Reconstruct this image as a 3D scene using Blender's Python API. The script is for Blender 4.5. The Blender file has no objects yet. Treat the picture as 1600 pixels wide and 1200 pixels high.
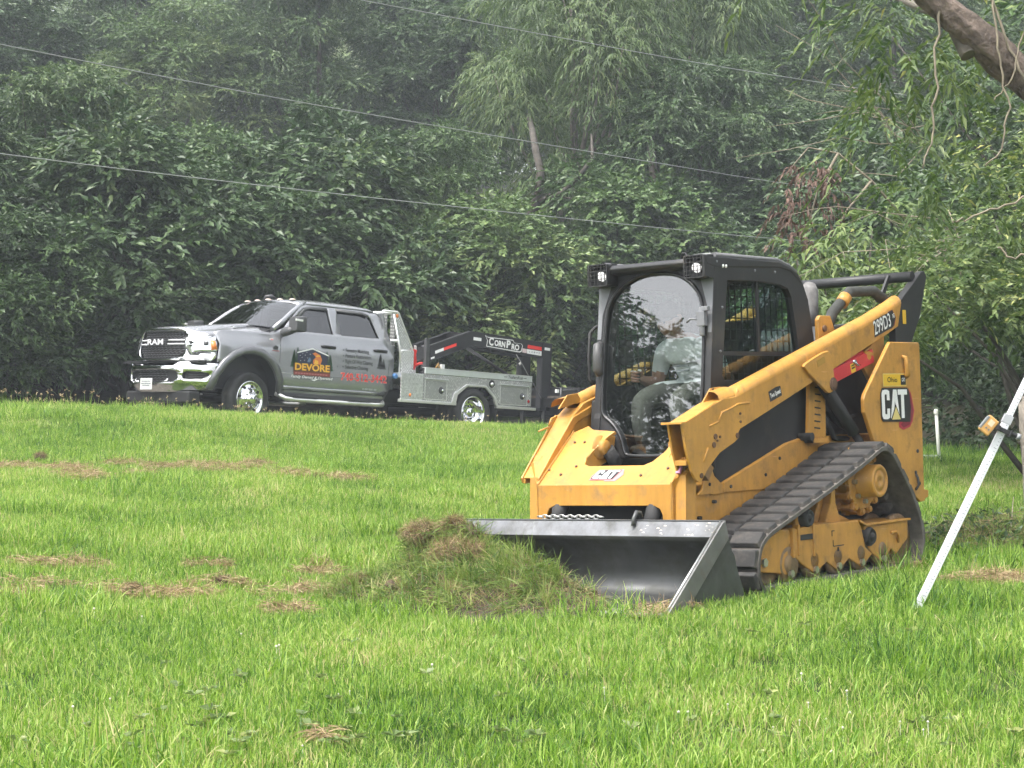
import bpy, bmesh, math, random
import numpy as np
from mathutils import Matrix, Vector

S = bpy.context.scene
rad = math.radians

# ---------------------------------------------------------------- camera
cam_data = bpy.data.cameras.new("camera")
cam_data.sensor_width = 36.0
cam_data.lens = 36.0 * 2950 / 1600
cam_data.clip_start = 0.1
cam_data.clip_end = 3000
cam = bpy.data.objects.new("camera", cam_data)
S.collection.objects.link(cam)
cam.location = (0, 0, 1.13)
cam.rotation_euler = (rad(90.8), 0, 0)
S.camera = cam

# ---------------------------------------------------------------- sky and sun (bright, thin overcast)
world = bpy.data.worlds.new("World")
S.world = world
world.use_nodes = True
wn = world.node_tree
for n in list(wn.nodes):
    wn.nodes.remove(n)
SUN_EL, SUN_AZ = 62.0, 232.0          # azimuth: degrees clockwise from +Y (behind the camera, to the left)
sky = wn.nodes.new("ShaderNodeTexSky")
sky.sky_type = 'NISHITA'
sky.sun_disc = False
sky.sun_elevation = rad(SUN_EL)
sky.sun_rotation = rad(SUN_AZ)
sky.air_density = 1.0
sky.dust_density = 4.0
sky.ozone_density = 1.0
hs = wn.nodes.new("ShaderNodeHueSaturation")
hs.inputs["Saturation"].default_value = 0.22
bg = wn.nodes.new("ShaderNodeBackground")
bg.inputs["Strength"].default_value = 0.15
wo = wn.nodes.new("ShaderNodeOutputWorld")
wn.links.new(sky.outputs[0], hs.inputs["Color"])
wn.links.new(hs.outputs[0], bg.inputs["Color"])
wn.links.new(bg.outputs[0], wo.inputs[0])
sun_data = bpy.data.lights.new("sun", 'SUN')
sun_data.energy = 1.5
sun_data.angle = rad(22)
sun_data.color = (1.0, 0.96, 0.9)
sun = bpy.data.objects.new("sun", sun_data)
S.collection.objects.link(sun)
sun.rotation_euler = (rad(90 - SUN_EL), 0, rad(180 - SUN_AZ))

S.view_settings.view_transform = 'Standard'
S.view_settings.look = 'None'
S.view_settings.exposure = 1.74
S.view_settings.gamma = 1.0
S.view_settings.use_curve_mapping = False
S.cycles.use_adaptive_sampling = True
S.cycles.adaptive_threshold = 0.04
S.cycles.max_bounces = 6
S.cycles.diffuse_bounces = 2
S.cycles.glossy_bounces = 2
S.cycles.transmission_bounces = 6
S.cycles.transparent_max_bounces = 12
S.cycles.volume_bounces = 0
S.cycles.caustics_reflective = False
S.cycles.caustics_refractive = False

rng = np.random.default_rng(7)
random.seed(7)

# ---------------------------------------------------------------- materials
MATS = {}
def ramp(nt, stops):
    r = nt.nodes.new("ShaderNodeValToRGB")
    els = r.color_ramp.elements
    while len(els) < len(stops):
        els.new(0.5)
    for e, (p, c) in zip(els, stops):
        e.position = p
        e.color = (c[0], c[1], c[2], 1)
    return r

def mat(name, col, rough=0.5, metal=0.0, var=0.0, scale=6.0, dirt=None, dirt_amt=0.0, dirt_scale=3.0, bump=0.0, bump_scale=60.0,
        coat=0.0, spec=0.5, coord='Object', streak=0.0):
    """painted / bare surface: base colour with a little noise, optional dirt blotches and fine relief"""
    if name in MATS:
        return MATS[name]
    m = bpy.data.materials.new(name)
    m.use_nodes = True
    nt = m.node_tree
    b = nt.nodes["Principled BSDF"]
    b.inputs["Base Color"].default_value = (*col, 1)
    b.inputs["Roughness"].default_value = rough
    b.inputs["Metallic"].default_value = metal
    b.inputs["Specular IOR Level"].default_value = spec
    b.inputs["Coat Weight"].default_value = coat
    tc = nt.nodes.new("ShaderNodeTexCoord")
    src = tc.outputs[coord]
    out = None
    if var > 0:
        n = nt.nodes.new("ShaderNodeTexNoise")
        n.inputs["Scale"].default_value = scale
        n.inputs["Detail"].default_value = 6
        nt.links.new(src, n.inputs["Vector"])
        lo = [c * (1 - var) for c in col]
        hi = [min(1, c * (1 + var)) for c in col]
        r = ramp(nt, [(0.3, lo), (0.7, hi)])
        nt.links.new(n.outputs[0], r.inputs[0])
        out = r.outputs[0]
    if dirt is not None:
        n2 = nt.nodes.new("ShaderNodeTexNoise")
        n2.inputs["Scale"].default_value = dirt_scale
        n2.inputs["Detail"].default_value = 9
        n2.inputs["Roughness"].default_value = 0.65
        nt.links.new(src, n2.inputs["Vector"])
        r2 = ramp(nt, [(0.62 - 0.35 * dirt_amt, (0, 0, 0)), (0.9 - 0.25 * dirt_amt, (1, 1, 1))])
        nt.links.new(n2.outputs[0], r2.inputs[0])
        mx = nt.nodes.new("ShaderNodeMix")
        mx.data_type = 'RGBA'
        nt.links.new(r2.outputs[0], mx.inputs[0])
        if out is not None:
            nt.links.new(out, mx.inputs[6])
        else:
            mx.inputs[6].default_value = (*col, 1)
        mx.inputs[7].default_value = (*dirt, 1)
        out = mx.outputs[2]
        mr = nt.nodes.new("ShaderNodeMapRange")
        mr.inputs[3].default_value = rough
        mr.inputs[4].default_value = 0.9
        nt.links.new(r2.outputs[0], mr.inputs[0])
        nt.links.new(mr.outputs[0], b.inputs["Roughness"])
    if streak > 0:
        # rain and dust streaks running down, and short pale scratches
        mp = nt.nodes.new("ShaderNodeMapping"); mp.inputs["Scale"].default_value = (16, 16, 2.2)
        nt.links.new(src, mp.inputs[0])
        n4 = nt.nodes.new("ShaderNodeTexNoise"); n4.inputs["Scale"].default_value = 1.0; n4.inputs["Detail"].default_value = 7; n4.inputs["Roughness"].default_value = 0.7
        nt.links.new(mp.outputs[0], n4.inputs["Vector"])
        r4 = ramp(nt, [(0.42, (1, 1, 1)), (0.72, (1 - streak, 1 - streak * 1.05, 1 - streak * 1.1))])
        nt.links.new(n4.outputs[0], r4.inputs[0])
        m4 = nt.nodes.new("ShaderNodeMix"); m4.data_type = 'RGBA'; m4.blend_type = 'MULTIPLY'; m4.inputs[0].default_value = 1.0
        if out is not None:
            nt.links.new(out, m4.inputs[6])
        else:
            m4.inputs[6].default_value = (*col, 1)
        nt.links.new(r4.outputs[0], m4.inputs[7])
        mp2 = nt.nodes.new("ShaderNodeMapping"); mp2.inputs["Scale"].default_value = (5, 40, 60); mp2.inputs["Rotation"].default_value = (0.3, 0.5, 0.2)
        nt.links.new(src, mp2.inputs[0])
        n5 = nt.nodes.new("ShaderNodeTexNoise"); n5.inputs["Scale"].default_value = 1.0; n5.inputs["Detail"].default_value = 3
        nt.links.new(mp2.outputs[0], n5.inputs["Vector"])
        r5 = ramp(nt, [(0.70, (0, 0, 0)), (0.76, (0.6, 0.6, 0.6))])
        nt.links.new(n5.outputs[0], r5.inputs[0])
        m5 = nt.nodes.new("ShaderNodeMix"); m5.data_type = 'RGBA'
        nt.links.new(r5.outputs[0], m5.inputs[0]); nt.links.new(m4.outputs[2], m5.inputs[6]); m5.inputs[7].default_value = (min(1, col[0] * 1.3), min(1, col[1] * 1.4), min(1, col[2] * 3 + 0.04), 1)
        out = m5.outputs[2]
    if out is not None:
        nt.links.new(out, b.inputs["Base Color"])
    if bump > 0:
        n3 = nt.nodes.new("ShaderNodeTexNoise")
        n3.inputs["Scale"].default_value = bump_scale
        n3.inputs["Detail"].default_value = 5
        nt.links.new(src, n3.inputs["Vector"])
        bp = nt.nodes.new("ShaderNodeBump")
        bp.inputs["Strength"].default_value = bump
        bp.inputs["Distance"].default_value = 0.02
        nt.links.new(n3.outputs[0], bp.inputs["Height"])
        nt.links.new(bp.outputs[0], b.inputs["Normal"])
    MATS[name] = m
    return m

def glass(name, tint, rough=0.02, base=0.06):
    """thin pane: tinted see-through mixed with mirror reflection by Fresnel"""
    if name in MATS:
        return MATS[name]
    m = bpy.data.materials.new(name)
    m.use_nodes = True
    nt = m.node_tree
    for n in list(nt.nodes):
        nt.nodes.remove(n)
    o = nt.nodes.new("ShaderNodeOutputMaterial")
    t = nt.nodes.new("ShaderNodeBsdfTransparent")
    t.inputs[0].default_value = (*tint, 1)
    g = nt.nodes.new("ShaderNodeBsdfGlossy")
    g.inputs["Roughness"].default_value = rough
    g.inputs[0].default_value = (1, 1, 1, 1)
    lw = nt.nodes.new("ShaderNodeLayerWeight")
    pw = nt.nodes.new("ShaderNodeMath"); pw.operation = 'POWER'; pw.inputs[1].default_value = 4.0
    nt.links.new(lw.outputs["Facing"], pw.inputs[0])
    fr = nt.nodes.new("ShaderNodeMapRange")
    fr.inputs[3].default_value = base
    fr.inputs[4].default_value = 1.0
    nt.links.new(pw.outputs[0], fr.inputs[0])
    mx = nt.nodes.new("ShaderNodeMixShader")
    nt.links.new(fr.outputs[0], mx.inputs[0])
    nt.links.new(t.outputs[0], mx.inputs[1])
    nt.links.new(g.outputs[0], mx.inputs[2])
    nt.links.new(mx.outputs[0], o.inputs[0])
    MATS[name] = m
    return m

# ---------------------------------------------------------------- mesh builder
class MB:
    def __init__(s):
        s.v = []; s.f = []; s.m = []; s.sm = []
    def add(s, vs, fs, m=0, smooth=False):
        o = len(s.v)
        s.v.extend([tuple(map(float, p)) for p in vs])
        for fc in fs:
            s.f.append(tuple(o + i for i in fc)); s.m.append(m); s.sm.append(smooth)
        return s
    def box(s, x0, x1, y0, y1, z0, z1, m=0, T=None):
        vs = [(x, y, z) for x in (x0, x1) for y in (y0, y1) for z in (z0, z1)]
        if T is not None:
            vs = [tuple(T @ Vector(p)) for p in vs]
        return s.add(vs, [(0, 1, 3, 2), (4, 6, 7, 5), (0, 4, 5, 1), (2, 3, 7, 6), (0, 2, 6, 4), (1, 5, 7, 3)], m)
    def obox(s, c, size, ax=(1, 0, 0), up=(0, 0, 1), m=0):
        """oriented box: centre, full sizes along ax, side, up"""
        X = Vector(ax).normalized(); U = Vector(up); Y = U.cross(X).normalized(); Z = X.cross(Y)
        c = Vector(c); vs = []
        for a in (-.5, .5):
            for b in (-.5, .5):
                for d in (-.5, .5):
                    vs.append(c + X * size[0] * a + Y * size[1] * b + Z * size[2] * d)
        return s.add(vs, [(0, 1, 3, 2), (4, 6, 7, 5), (0, 4, 5, 1), (2, 3, 7, 6), (0, 2, 6, 4), (1, 5, 7, 3)], m)
    def prism(s, poly, axis, a0, a1, m=0, smooth=False):
        """extrude a polygon. axis 1: poly is (x,z); axis 0: (y,z); axis 2: (x,y)"""
        def P(p, a):
            return {1: (p[0], a, p[1]), 0: (a, p[0], p[1]), 2: (p[0], p[1], a)}[axis]
        n = len(poly)
        vs = [P(p, a0) for p in poly] + [P(p, a1) for p in poly]
        fs = [tuple(range(n)), tuple(range(2 * n - 1, n - 1, -1))]
        fs += [(i, i + n, (i + 1) % n + n, (i + 1) % n) for i in range(n)]
        return s.add(vs, fs, m, smooth)
    def tube(s, path, r, n=8, m=0, caps=True, smooth=True, flat=1.0):
        P = [Vector(p) for p in path]
        rs = r if hasattr(r, '__len__') else [r] * len(P)
        t0 = (P[1] - P[0]).normalized()
        u = t0.orthogonal().normalized()
        rings = []
        for i, p in enumerate(P):
            t = (P[min(i + 1, len(P) - 1)] - P[max(i - 1, 0)]).normalized()
            u = (u - t * u.dot(t)).normalized()
            w = t.cross(u)
            rings.append([p + (u * math.cos(2 * math.pi * k / n) + w * flat * math.sin(2 * math.pi * k / n)) * rs[i] for k in range(n)])
        return s.loft(rings, m, caps, smooth)
    def loft(s, rings, m=0, caps=True, smooth=True, closed=True):
        n = len(rings[0]); vs = [p for r in rings for p in r]; fs = []
        for i in range(len(rings) - 1):
            for k in range(n if closed else n - 1):
                a = i * n + k; b = i * n + (k + 1) % n
                fs.append((a, b, b + n, a + n))
        o = len(s.v)
        s.add(vs, fs, m, smooth)
        if caps:
            s.add([], [])
            L = (len(rings) - 1) * n
            s.f.append(tuple(o + k for k in range(n - 1, -1, -1))); s.m.append(m); s.sm.append(False)
            s.f.append(tuple(o + L + k for k in range(n))); s.m.append(m); s.sm.append(False)
        return s
    def lathe(s, prof, c, axis, n=24, m=0, smooth=True, a0=0.0, a1=2 * math.pi):
        """profile of (radius, offset along axis) swept about axis through c"""
        A = Vector(axis).normalized(); u = A.orthogonal().normalized(); w = A.cross(u); c = Vector(c)
        full = abs(a1 - a0 - 2 * math.pi) < 1e-6
        k = n if full else n + 1
        rings = []
        for (r, t) in prof:
            rings.append([c + A * t + (u * math.cos(a0 + (a1 - a0) * i / n) + w * math.sin(a0 + (a1 - a0) * i / n)) * max(r, 1e-5) for i in range(k)])
        return s.loft(rings, m, False, smooth, closed=full)
    def cyl(s, a, b, r, n=16, m=0, smooth=True):
        return s.tube([a, b], r, n, m, True, smooth)
    def build(s, name, mats, parent=None, bevel=0.0, seg=2, sub=0, angle=35, loc=None):
        me = bpy.data.meshes.new(name)
        me.from_pydata(s.v, [], s.f)
        if not isinstance(mats, (list, tuple)):
            mats = [mats]
        for mm in mats:
            me.materials.append(mm)
        me.polygons.foreach_set("material_index", s.m)
        me.polygons.foreach_set("use_smooth", s.sm)
        bm = bmesh.new(); bm.from_mesh(me)
        bmesh.ops.recalc_face_normals(bm, faces=bm.faces)
        bm.to_mesh(me); bm.free()
        o = bpy.data.objects.new(name, me)
        S.collection.objects.link(o)
        if parent is not None:
            o.parent = parent
        if loc is not None:
            o.location = loc
        if bevel > 0:
            b = o.modifiers.new("bevel", 'BEVEL')
            b.width = bevel; b.segments = seg; b.limit_method = 'ANGLE'; b.angle_limit = rad(angle)
            b.use_clamp_overlap = True
        if sub > 0:
            b = o.modifiers.new("sub", 'SUBSURF'); b.levels = sub; b.render_levels = sub
        return o

def rawmesh(name, V, F, mats, parent=None, smooth=False, mi=None):
    """fast mesh from numpy arrays of verts and equal-size faces"""
    me = bpy.data.meshes.new(name)
    V = np.asarray(V, np.float32); F = np.asarray(F, np.int32)
    me.vertices.add(len(V)); me.vertices.foreach_set("co", V.ravel())
    k = F.shape[1]
    me.loops.add(F.size); me.loops.foreach_set("vertex_index", F.ravel())
    me.polygons.add(len(F))
    me.polygons.foreach_set("loop_start", np.arange(0, F.size, k, dtype=np.int32))
    me.polygons.foreach_set("loop_total", np.full(len(F), k, np.int32))
    if mi is not None:
        me.polygons.foreach_set("material_index", np.asarray(mi, np.int32))
    me.polygons.foreach_set("use_smooth", np.full(len(F), smooth))
    for mm in (mats if isinstance(mats, (list, tuple)) else [mats]):
        me.materials.append(mm)
    me.update(calc_edges=True)
    return me

def link(name, me, parent=None):
    o = bpy.data.objects.new(name, me)
    S.collection.objects.link(o)
    if parent is not None:
        o.parent = parent
    return o

def empty(name, label, cat, M=None, group=None):
    o = bpy.data.objects.new(name, None)
    S.collection.objects.link(o)
    if M is not None:
        o.matrix_world = M
    o["label"] = label; o["category"] = cat
    if group:
        o["group"] = group
    return o

def tag(o, label, cat, group=None, kind=None):
    o["label"] = label; o["category"] = cat
    if group:
        o["group"] = group
    if kind:
        o["kind"] = kind
    return o

def text(body, name, m, parent, pos, xdir, ydir, height, width=None, bold=0.0, shear=0.0, extrude=0.002, align='CENTER'):
    """flat lettering laid on a surface: height of capitals, fitted to a width"""
    cu = bpy.data.curves.new(name, 'FONT')
    cu.body = body; cu.size = 1.0; cu.align_x = align; cu.align_y = 'CENTER'
    cu.offset = bold; cu.shear = shear; cu.extrude = 0.0; cu.resolution_u = 3
    o = bpy.data.objects.new(name, cu)
    S.collection.objects.link(o)
    bpy.context.view_layer.update()
    w = max(o.dimensions.x, 1e-3)
    me = bpy.data.meshes.new_from_object(o)
    bpy.data.objects.remove(o)
    sy = height / 0.72
    sx = (width / w) if width else sy
    X = Vector(xdir).normalized(); Y = Vector(ydir); Y = (Y - X * Y.dot(X)).normalized(); Z = X.cross(Y)
    M = Matrix(((X.x * sx, Y.x * sy, Z.x, pos[0]), (X.y * sx, Y.y * sy, Z.y, pos[1]), (X.z * sx, Y.z * sy, Z.z, pos[2]), (0, 0, 0, 1)))
    me.transform(M)
    me.materials.clear(); me.materials.append(m)
    return link(name, me, parent)

def poly_on(name, polys, m, parent, pos, xdir, ydir, lift=0.0):
    """flat print made of 2-D polygons laid on a surface at pos"""
    X = Vector(xdir).normalized(); Y = Vector(ydir); Y = (Y - X * Y.dot(X)).normalized(); Z = X.cross(Y)
    mb = MB(); p0 = Vector(pos) + Z * lift
    for pl in polys:
        mb.add([p0 + X * a + Y * b for a, b in pl], [tuple(range(len(pl)))])
    me_o = mb.build(name, m, parent)
    return me_o

def rrect(x0, x1, y0, y1, r, n=4):
    out = []
    for cx, cy, a in ((x1 - r, y1 - r, 0), (x0 + r, y1 - r, 90), (x0 + r, y0 + r, 180), (x1 - r, y0 + r, 270)):
        for i in range(n + 1):
            t = rad(a + 90 * i / n)
            out.append((cx + r * math.cos(t), cy + r * math.sin(t)))
    return out

def smooth_poly(pts, it=2):
    """Chaikin corner cutting of a closed outline"""
    for _ in range(it):
        o = []
        for i in range(len(pts)):
            a = pts[i]; b = pts[(i + 1) % len(pts)]
            o.append((a[0] * .75 + b[0] * .25, a[1] * .75 + b[1] * .25)); o.append((a[0] * .25 + b[0] * .75, a[1] * .25 + b[1] * .75))
        pts = o
    return pts

# ---------------------------------------------------------------- lie of the land
M_LOADER = Matrix(((-0.63107, 0.77492, -0.03533, 1.27764), (-0.77553, -0.63128, 0.00632, 12.55573), (-0.0174, 0.03139, 0.99936, -0.00067), (0, 0, 0, 1)))
M_TRUCK = Matrix(((-0.69107, 0.72177, 0.0384, -4.653), (-0.72136, -0.69207, 0.0261, 29.09445), (0.04541, -0.00966, 0.99892, 0.90409), (0, 0, 0, 1)))

# ================================================================ ground
LOADER_PTS = [(1.407, 11.29, 0.012), (0.012, 12.43, -0.045), (2.669, 12.84, 0.047), (1.274, 13.977, -0.01), (0.3, 10.9, -0.03), (-0.9, 11.7, -0.07)]
CTRL = np.array(LOADER_PTS + [(-3.95, 28.42, 0.875), (-5.35, 29.77, 0.90), (-0.82, 31.65, 0.67), (-2.26, 33.03, 0.69), (0.4, 34.3, 0.60), (4.2, 38.0, 0.50),
                 (-7.0, 26.0, 1.13), (-10.0, 27.0, 1.2), (5.0, 22.0, 0.56), (7.0, 24.0, 0.5), (4.2, 18.0, 0.36), (2.6, 10.2, 0.02), (-2.5, 8.5, -0.18), (2.0, 7.5, -0.25), (0, 5.5, -0.36), (-3.0, 14, 0.17), (-3, 20, 0.52), (2.0, 24, 0.55), (-3.3, 27.2, 0.99), (-1.2, 30.0, 0.84), (-5.6, 26.0, 1.14), (1.2, 31.4, 0.72)])
def base_z(x, y):
    yy = np.minimum(y, 33.0)
    hill = np.maximum(y - 37.0, 0.0)
    return 0.050 * (yy - 12.5) - 0.028 * np.clip(x, -14, 14) + 0.30 * np.minimum(hill, 18.0) + 0.14 * np.clip(hill - 18.0, 0, 110)
def _k(d):
    return np.exp(-(d / 3.0) ** 2)
_D = np.sqrt(((CTRL[:, None, :2] - CTRL[None, :, :2]) ** 2).sum(-1))
_W = np.linalg.solve(_k(_D) + 0.03 * np.eye(len(CTRL)), CTRL[:, 2] - base_z(CTRL[:, 0], CTRL[:, 1]))
def zg(x, y):
    x = np.asarray(x, float); y = np.asarray(y, float)
    d = np.sqrt((x[..., None] - CTRL[:, 0]) ** 2 + (y[..., None] - CTRL[:, 1]) ** 2)
    return base_z(x, y) + _k(d) @ _W
def zg1(x, y):
    return float(zg(np.array([x]), np.array([y]))[0])
def edge_y(x):
    """far edge of the mown lawn"""
    return np.interp(x, [-30, -12, -7.2, -4.4, -1.2, 1.0, 3.0, 5.0, 7.0, 12, 30], [26.0, 26.3, 26.6, 27.8, 30.9, 32.5, 31.5, 24.2, 23.4, 22.5, 22])

gx = np.concatenate([np.linspace(-400, -45, 10), np.linspace(-40, -9, 22), np.linspace(-8, 8, 81), np.linspace(9, 40, 22), np.linspace(45, 400, 10)])
gy = np.concatenate([np.linspace(-400, -30, 9), np.linspace(-25, 4, 16), np.linspace(4.4, 40, 179), np.linspace(41, 90, 25), np.linspace(95, 170, 12), np.linspace(200, 600, 6)])
GX, GY = np.meshgrid(gx, gy)
GZ = zg(GX.ravel(), GY.ravel()).reshape(GX.shape)
nx, ny = len(gx), len(gy)
idx = np.arange(nx * ny).reshape(ny, nx)
Fq = np.stack([idx[:-1, :-1].ravel(), idx[:-1, 1:].ravel(), idx[1:, 1:].ravel(), idx[1:, :-1].ravel()], 1)
SOIL = bpy.data.materials.new("lawn_soil"); SOIL.use_nodes = True
def _soil():
    nt = SOIL.node_tree; b = nt.nodes["Principled BSDF"]; b.inputs["Roughness"].default_value = 0.95; b.inputs["Specular IOR Level"].default_value = 0.1
    ge = nt.nodes.new("ShaderNodeNewGeometry")
    n = nt.nodes.new("ShaderNodeTexNoise"); n.inputs["Scale"].default_value = 3.0; n.inputs["Detail"].default_value = 10
    nt.links.new(ge.outputs["Position"], n.inputs["Vector"])
    r = ramp(nt, [(0.3, (0.022, 0.035, 0.010)), (0.55, (0.045, 0.070, 0.018)), (0.75, (0.10, 0.10, 0.04))])
    nt.links.new(n.outputs[0], r.inputs[0]); nt.links.new(r.outputs[0], b.inputs["Base Color"])
_soil()
g = link("ground", rawmesh("ground", np.stack([GX.ravel(), GY.ravel(), GZ.ravel()], 1), Fq, SOIL, smooth=True)); g["kind"] = "structure"
# gravel drive under the truck and trailer, and dark leaf litter under the trees
def strip(name, rows, lift, m):
    V = []; 
    for a, b in rows:
        for t in np.linspace(0, 1, 9):
            x = a[0] + (b[0] - a[0]) * t; y = a[1] + (b[1] - a[1]) * t
            V.append((x, y, zg1(x, y) + lift))
    F = [(i * 9 + k, i * 9 + k + 1, i * 9 + 10 + k, i * 9 + 9 + k) for i in range(len(rows) - 1) for k in range(8)]
    o = link(name, rawmesh(name, V, F, m, smooth=True)); o["kind"] = "structure"; return o
GRAVEL = mat("gravel", (0.10, 0.09, 0.075), 0.95, 0, var=0.5, scale=30, bump=0.5, bump_scale=90, coord='Object', spec=0.1)
LITTER = mat("leaf_litter", (0.020, 0.019, 0.011), 0.95, 0, var=0.6, scale=8, bump=0.6, bump_scale=30, spec=0.05)
ds = [(-22, 14.5), (-14, 21.0), (-9.5, 24.6), (-7, 26.8), (-4.65, 29.1), (-2.5, 31.3), (0, 33.9), (2.5, 36.4), (6, 39.5)]
strip("driveway", [((x + 1.35, y - 1.1), (x - 1.5, y + 1.6)) for x, y in ds][2:], 0.012, GRAVEL)
strip("forest_floor", [((x, float(edge_y(x)) + 2.6 + (3.2 if -9 < x < 4.5 else 0)), (x * 2.6, 160)) for x in (-40, -25, -16, -12, -9.5, -8, -6, -4, -2, 0, 2, 4, 6, 8, 12, 18, 28, 40)], 0.02, LITTER)

# ================================================================ compact track loader
YEL = mat("loader_yellow", (0.49, 0.242, 0.040), 0.45, 0, var=0.13, scale=4, dirt=(0.20, 0.13, 0.065), dirt_amt=0.28, dirt_scale=9, streak=0.22, coat=0.12, bump=0.02, bump_scale=25)
YELD = mat("loader_yellow_dusty", (0.46, 0.228, 0.040), 0.6, 0, var=0.12, scale=6, dirt=(0.12, 0.085, 0.05), dirt_amt=0.30, dirt_scale=7, streak=0.22, bump=0.03, bump_scale=40)
BLK = mat("loader_black_paint", (0.018, 0.018, 0.019), 0.5, 0, var=0.2, scale=4, dirt=(0.09, 0.08, 0.065), dirt_amt=0.10, dirt_scale=4)
BLKM = mat("loader_black_matte", (0.022, 0.022, 0.022), 0.75, 0, var=0.25, scale=5, dirt=(0.08, 0.07, 0.055), dirt_amt=0.18)
GREYP = mat("cab_grey_panel", (0.16, 0.165, 0.175), 0.5, 0, var=0.1, scale=5)
RUB = mat("track_rubber", (0.030, 0.029, 0.028), 0.72, 0, var=0.3, scale=9, dirt=(0.13, 0.11, 0.09), dirt_amt=0.40, dirt_scale=9, bump=0.12, bump_scale=70)
RUBG = mat("track_rubber_dusty", (0.10, 0.090, 0.078), 0.85, 0, var=0.4, scale=12, dirt=(0.035, 0.032, 0.03), dirt_amt=0.4, dirt_scale=9, bump=0.12, bump_scale=70)
BUCK = mat("bucket_steel", (0.075, 0.078, 0.078), 0.42, 0.45, var=0.3, scale=3, dirt=(0.052, 0.052, 0.034), dirt_amt=0.55, dirt_scale=3.5, bump=0.03, bump_scale=30)
WORN = mat("worn_steel", (0.50, 0.50, 0.48), 0.32, 0.9, var=0.15, scale=20, dirt=(0.2, 0.17, 0.13), dirt_amt=0.2, dirt_scale=14)
RUSTY = mat("rusty_steel", (0.13, 0.075, 0.045), 0.7, 0.3, var=0.35, scale=14)
STEEL = mat("hydraulic_steel", (0.45, 0.45, 0.46), 0.25, 1.0)
HOSE = mat("hose_rubber", (0.015, 0.015, 0.015), 0.55)
REDP = mat("red_lock_paint", (0.50, 0.028, 0.035), 0.42, 0, var=0.12, scale=6, dirt=(0.15, 0.06, 0.05), dirt_amt=0.1)
DEC_W = mat("decal_white", (0.78, 0.78, 0.76), 0.45)
DEC_K = mat("decal_black", (0.015, 0.015, 0.016), 0.45)
DEC_R = mat("decal_red", (0.42, 0.03, 0.05), 0.45)
DEC_RL = mat("decal_pink", (0.62, 0.2, 0.2), 0.45)
DEC_Y = mat("decal_yellow", (0.72, 0.45, 0.03), 0.45)
DEC_YP = mat("decal_pale_yellow", (0.68, 0.55, 0.2), 0.45)
CABGL = glass("cab_glass", (0.72, 0.78, 0.76), 0.01, 0.17)
SIDEGL = glass("cab_side_glass", (0.70, 0.80, 0.78), 0.01, 0.05)
LAMPW = bpy.data.materials.new("work_lamp_lit"); LAMPW.use_nodes = True
_b = LAMPW.node_tree.nodes["Principled BSDF"]
_b.inputs["Base Color"].default_value = (0.8, 0.8, 0.8, 1); _b.inputs["Emission Color"].default_value = (1, 0.98, 0.95, 1); _b.inputs["Emission Strength"].default_value = 0.3

LD = empty("compact_track_loader", "yellow compact track loader with black cab pushing a pile of sod", "track loader", M_LOADER)

def ray_poly(c, a, poly):
    d = (math.cos(a), math.sin(a)); best = None
    for i in range(len(poly)):
        p = poly[i]; q = poly[(i + 1) % len(poly)]
        ex, ey = q[0] - p[0], q[1] - p[1]
        den = d[0] * ey - d[1] * ex
        if abs(den) < 1e-12:
            continue
        t = ((p[0] - c[0]) * ey - (p[1] - c[1]) * ex) / den
        u = ((p[0] - c[0]) * d[1] - (p[1] - c[1]) * d[0]) / den
        if t > 0 and -1e-9 <= u <= 1 + 1e-9 and (best is None or t > best):
            best = t
    return (c[0] + d[0] * best, c[1] + d[1] * best)

def ring_plate(mb, outer, inner, P, thick, m=0, c=None):
    """plate with an opening: outer and inner outlines in 2-D, P maps (a, b, depth) to 3-D"""
    if c is None:
        c = (sum(p[0] for p in inner) / len(inner), sum(p[1] for p in inner) / len(inner))
    angs = sorted(set([round(math.atan2(p[1] - c[1], p[0] - c[0]), 5) for p in outer + inner] + [round(-math.pi + 2 * math.pi * i / 36, 5) for i in range(36)]))
    O = [ray_poly(c, a, outer) for a in angs]; I = [ray_poly(c, a, inner) for a in angs]
    n = len(angs)
    vs = [P(*p, 0) for p in O] + [P(*p, 0) for p in I] + [P(*p, thick) for p in O] + [P(*p, thick) for p in I]
    fs = []
    for i in range(n):
        j = (i + 1) % n
        fs += [(i, j, n + j, n + i), (2 * n + i, 3 * n + i, 3 * n + j, 2 * n + j), (i, 2 * n + i, 2 * n + j, j), (n + i, n + j, 3 * n + j, 3 * n + i)]
    mb.add(vs, fs, m)
    return I

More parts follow.
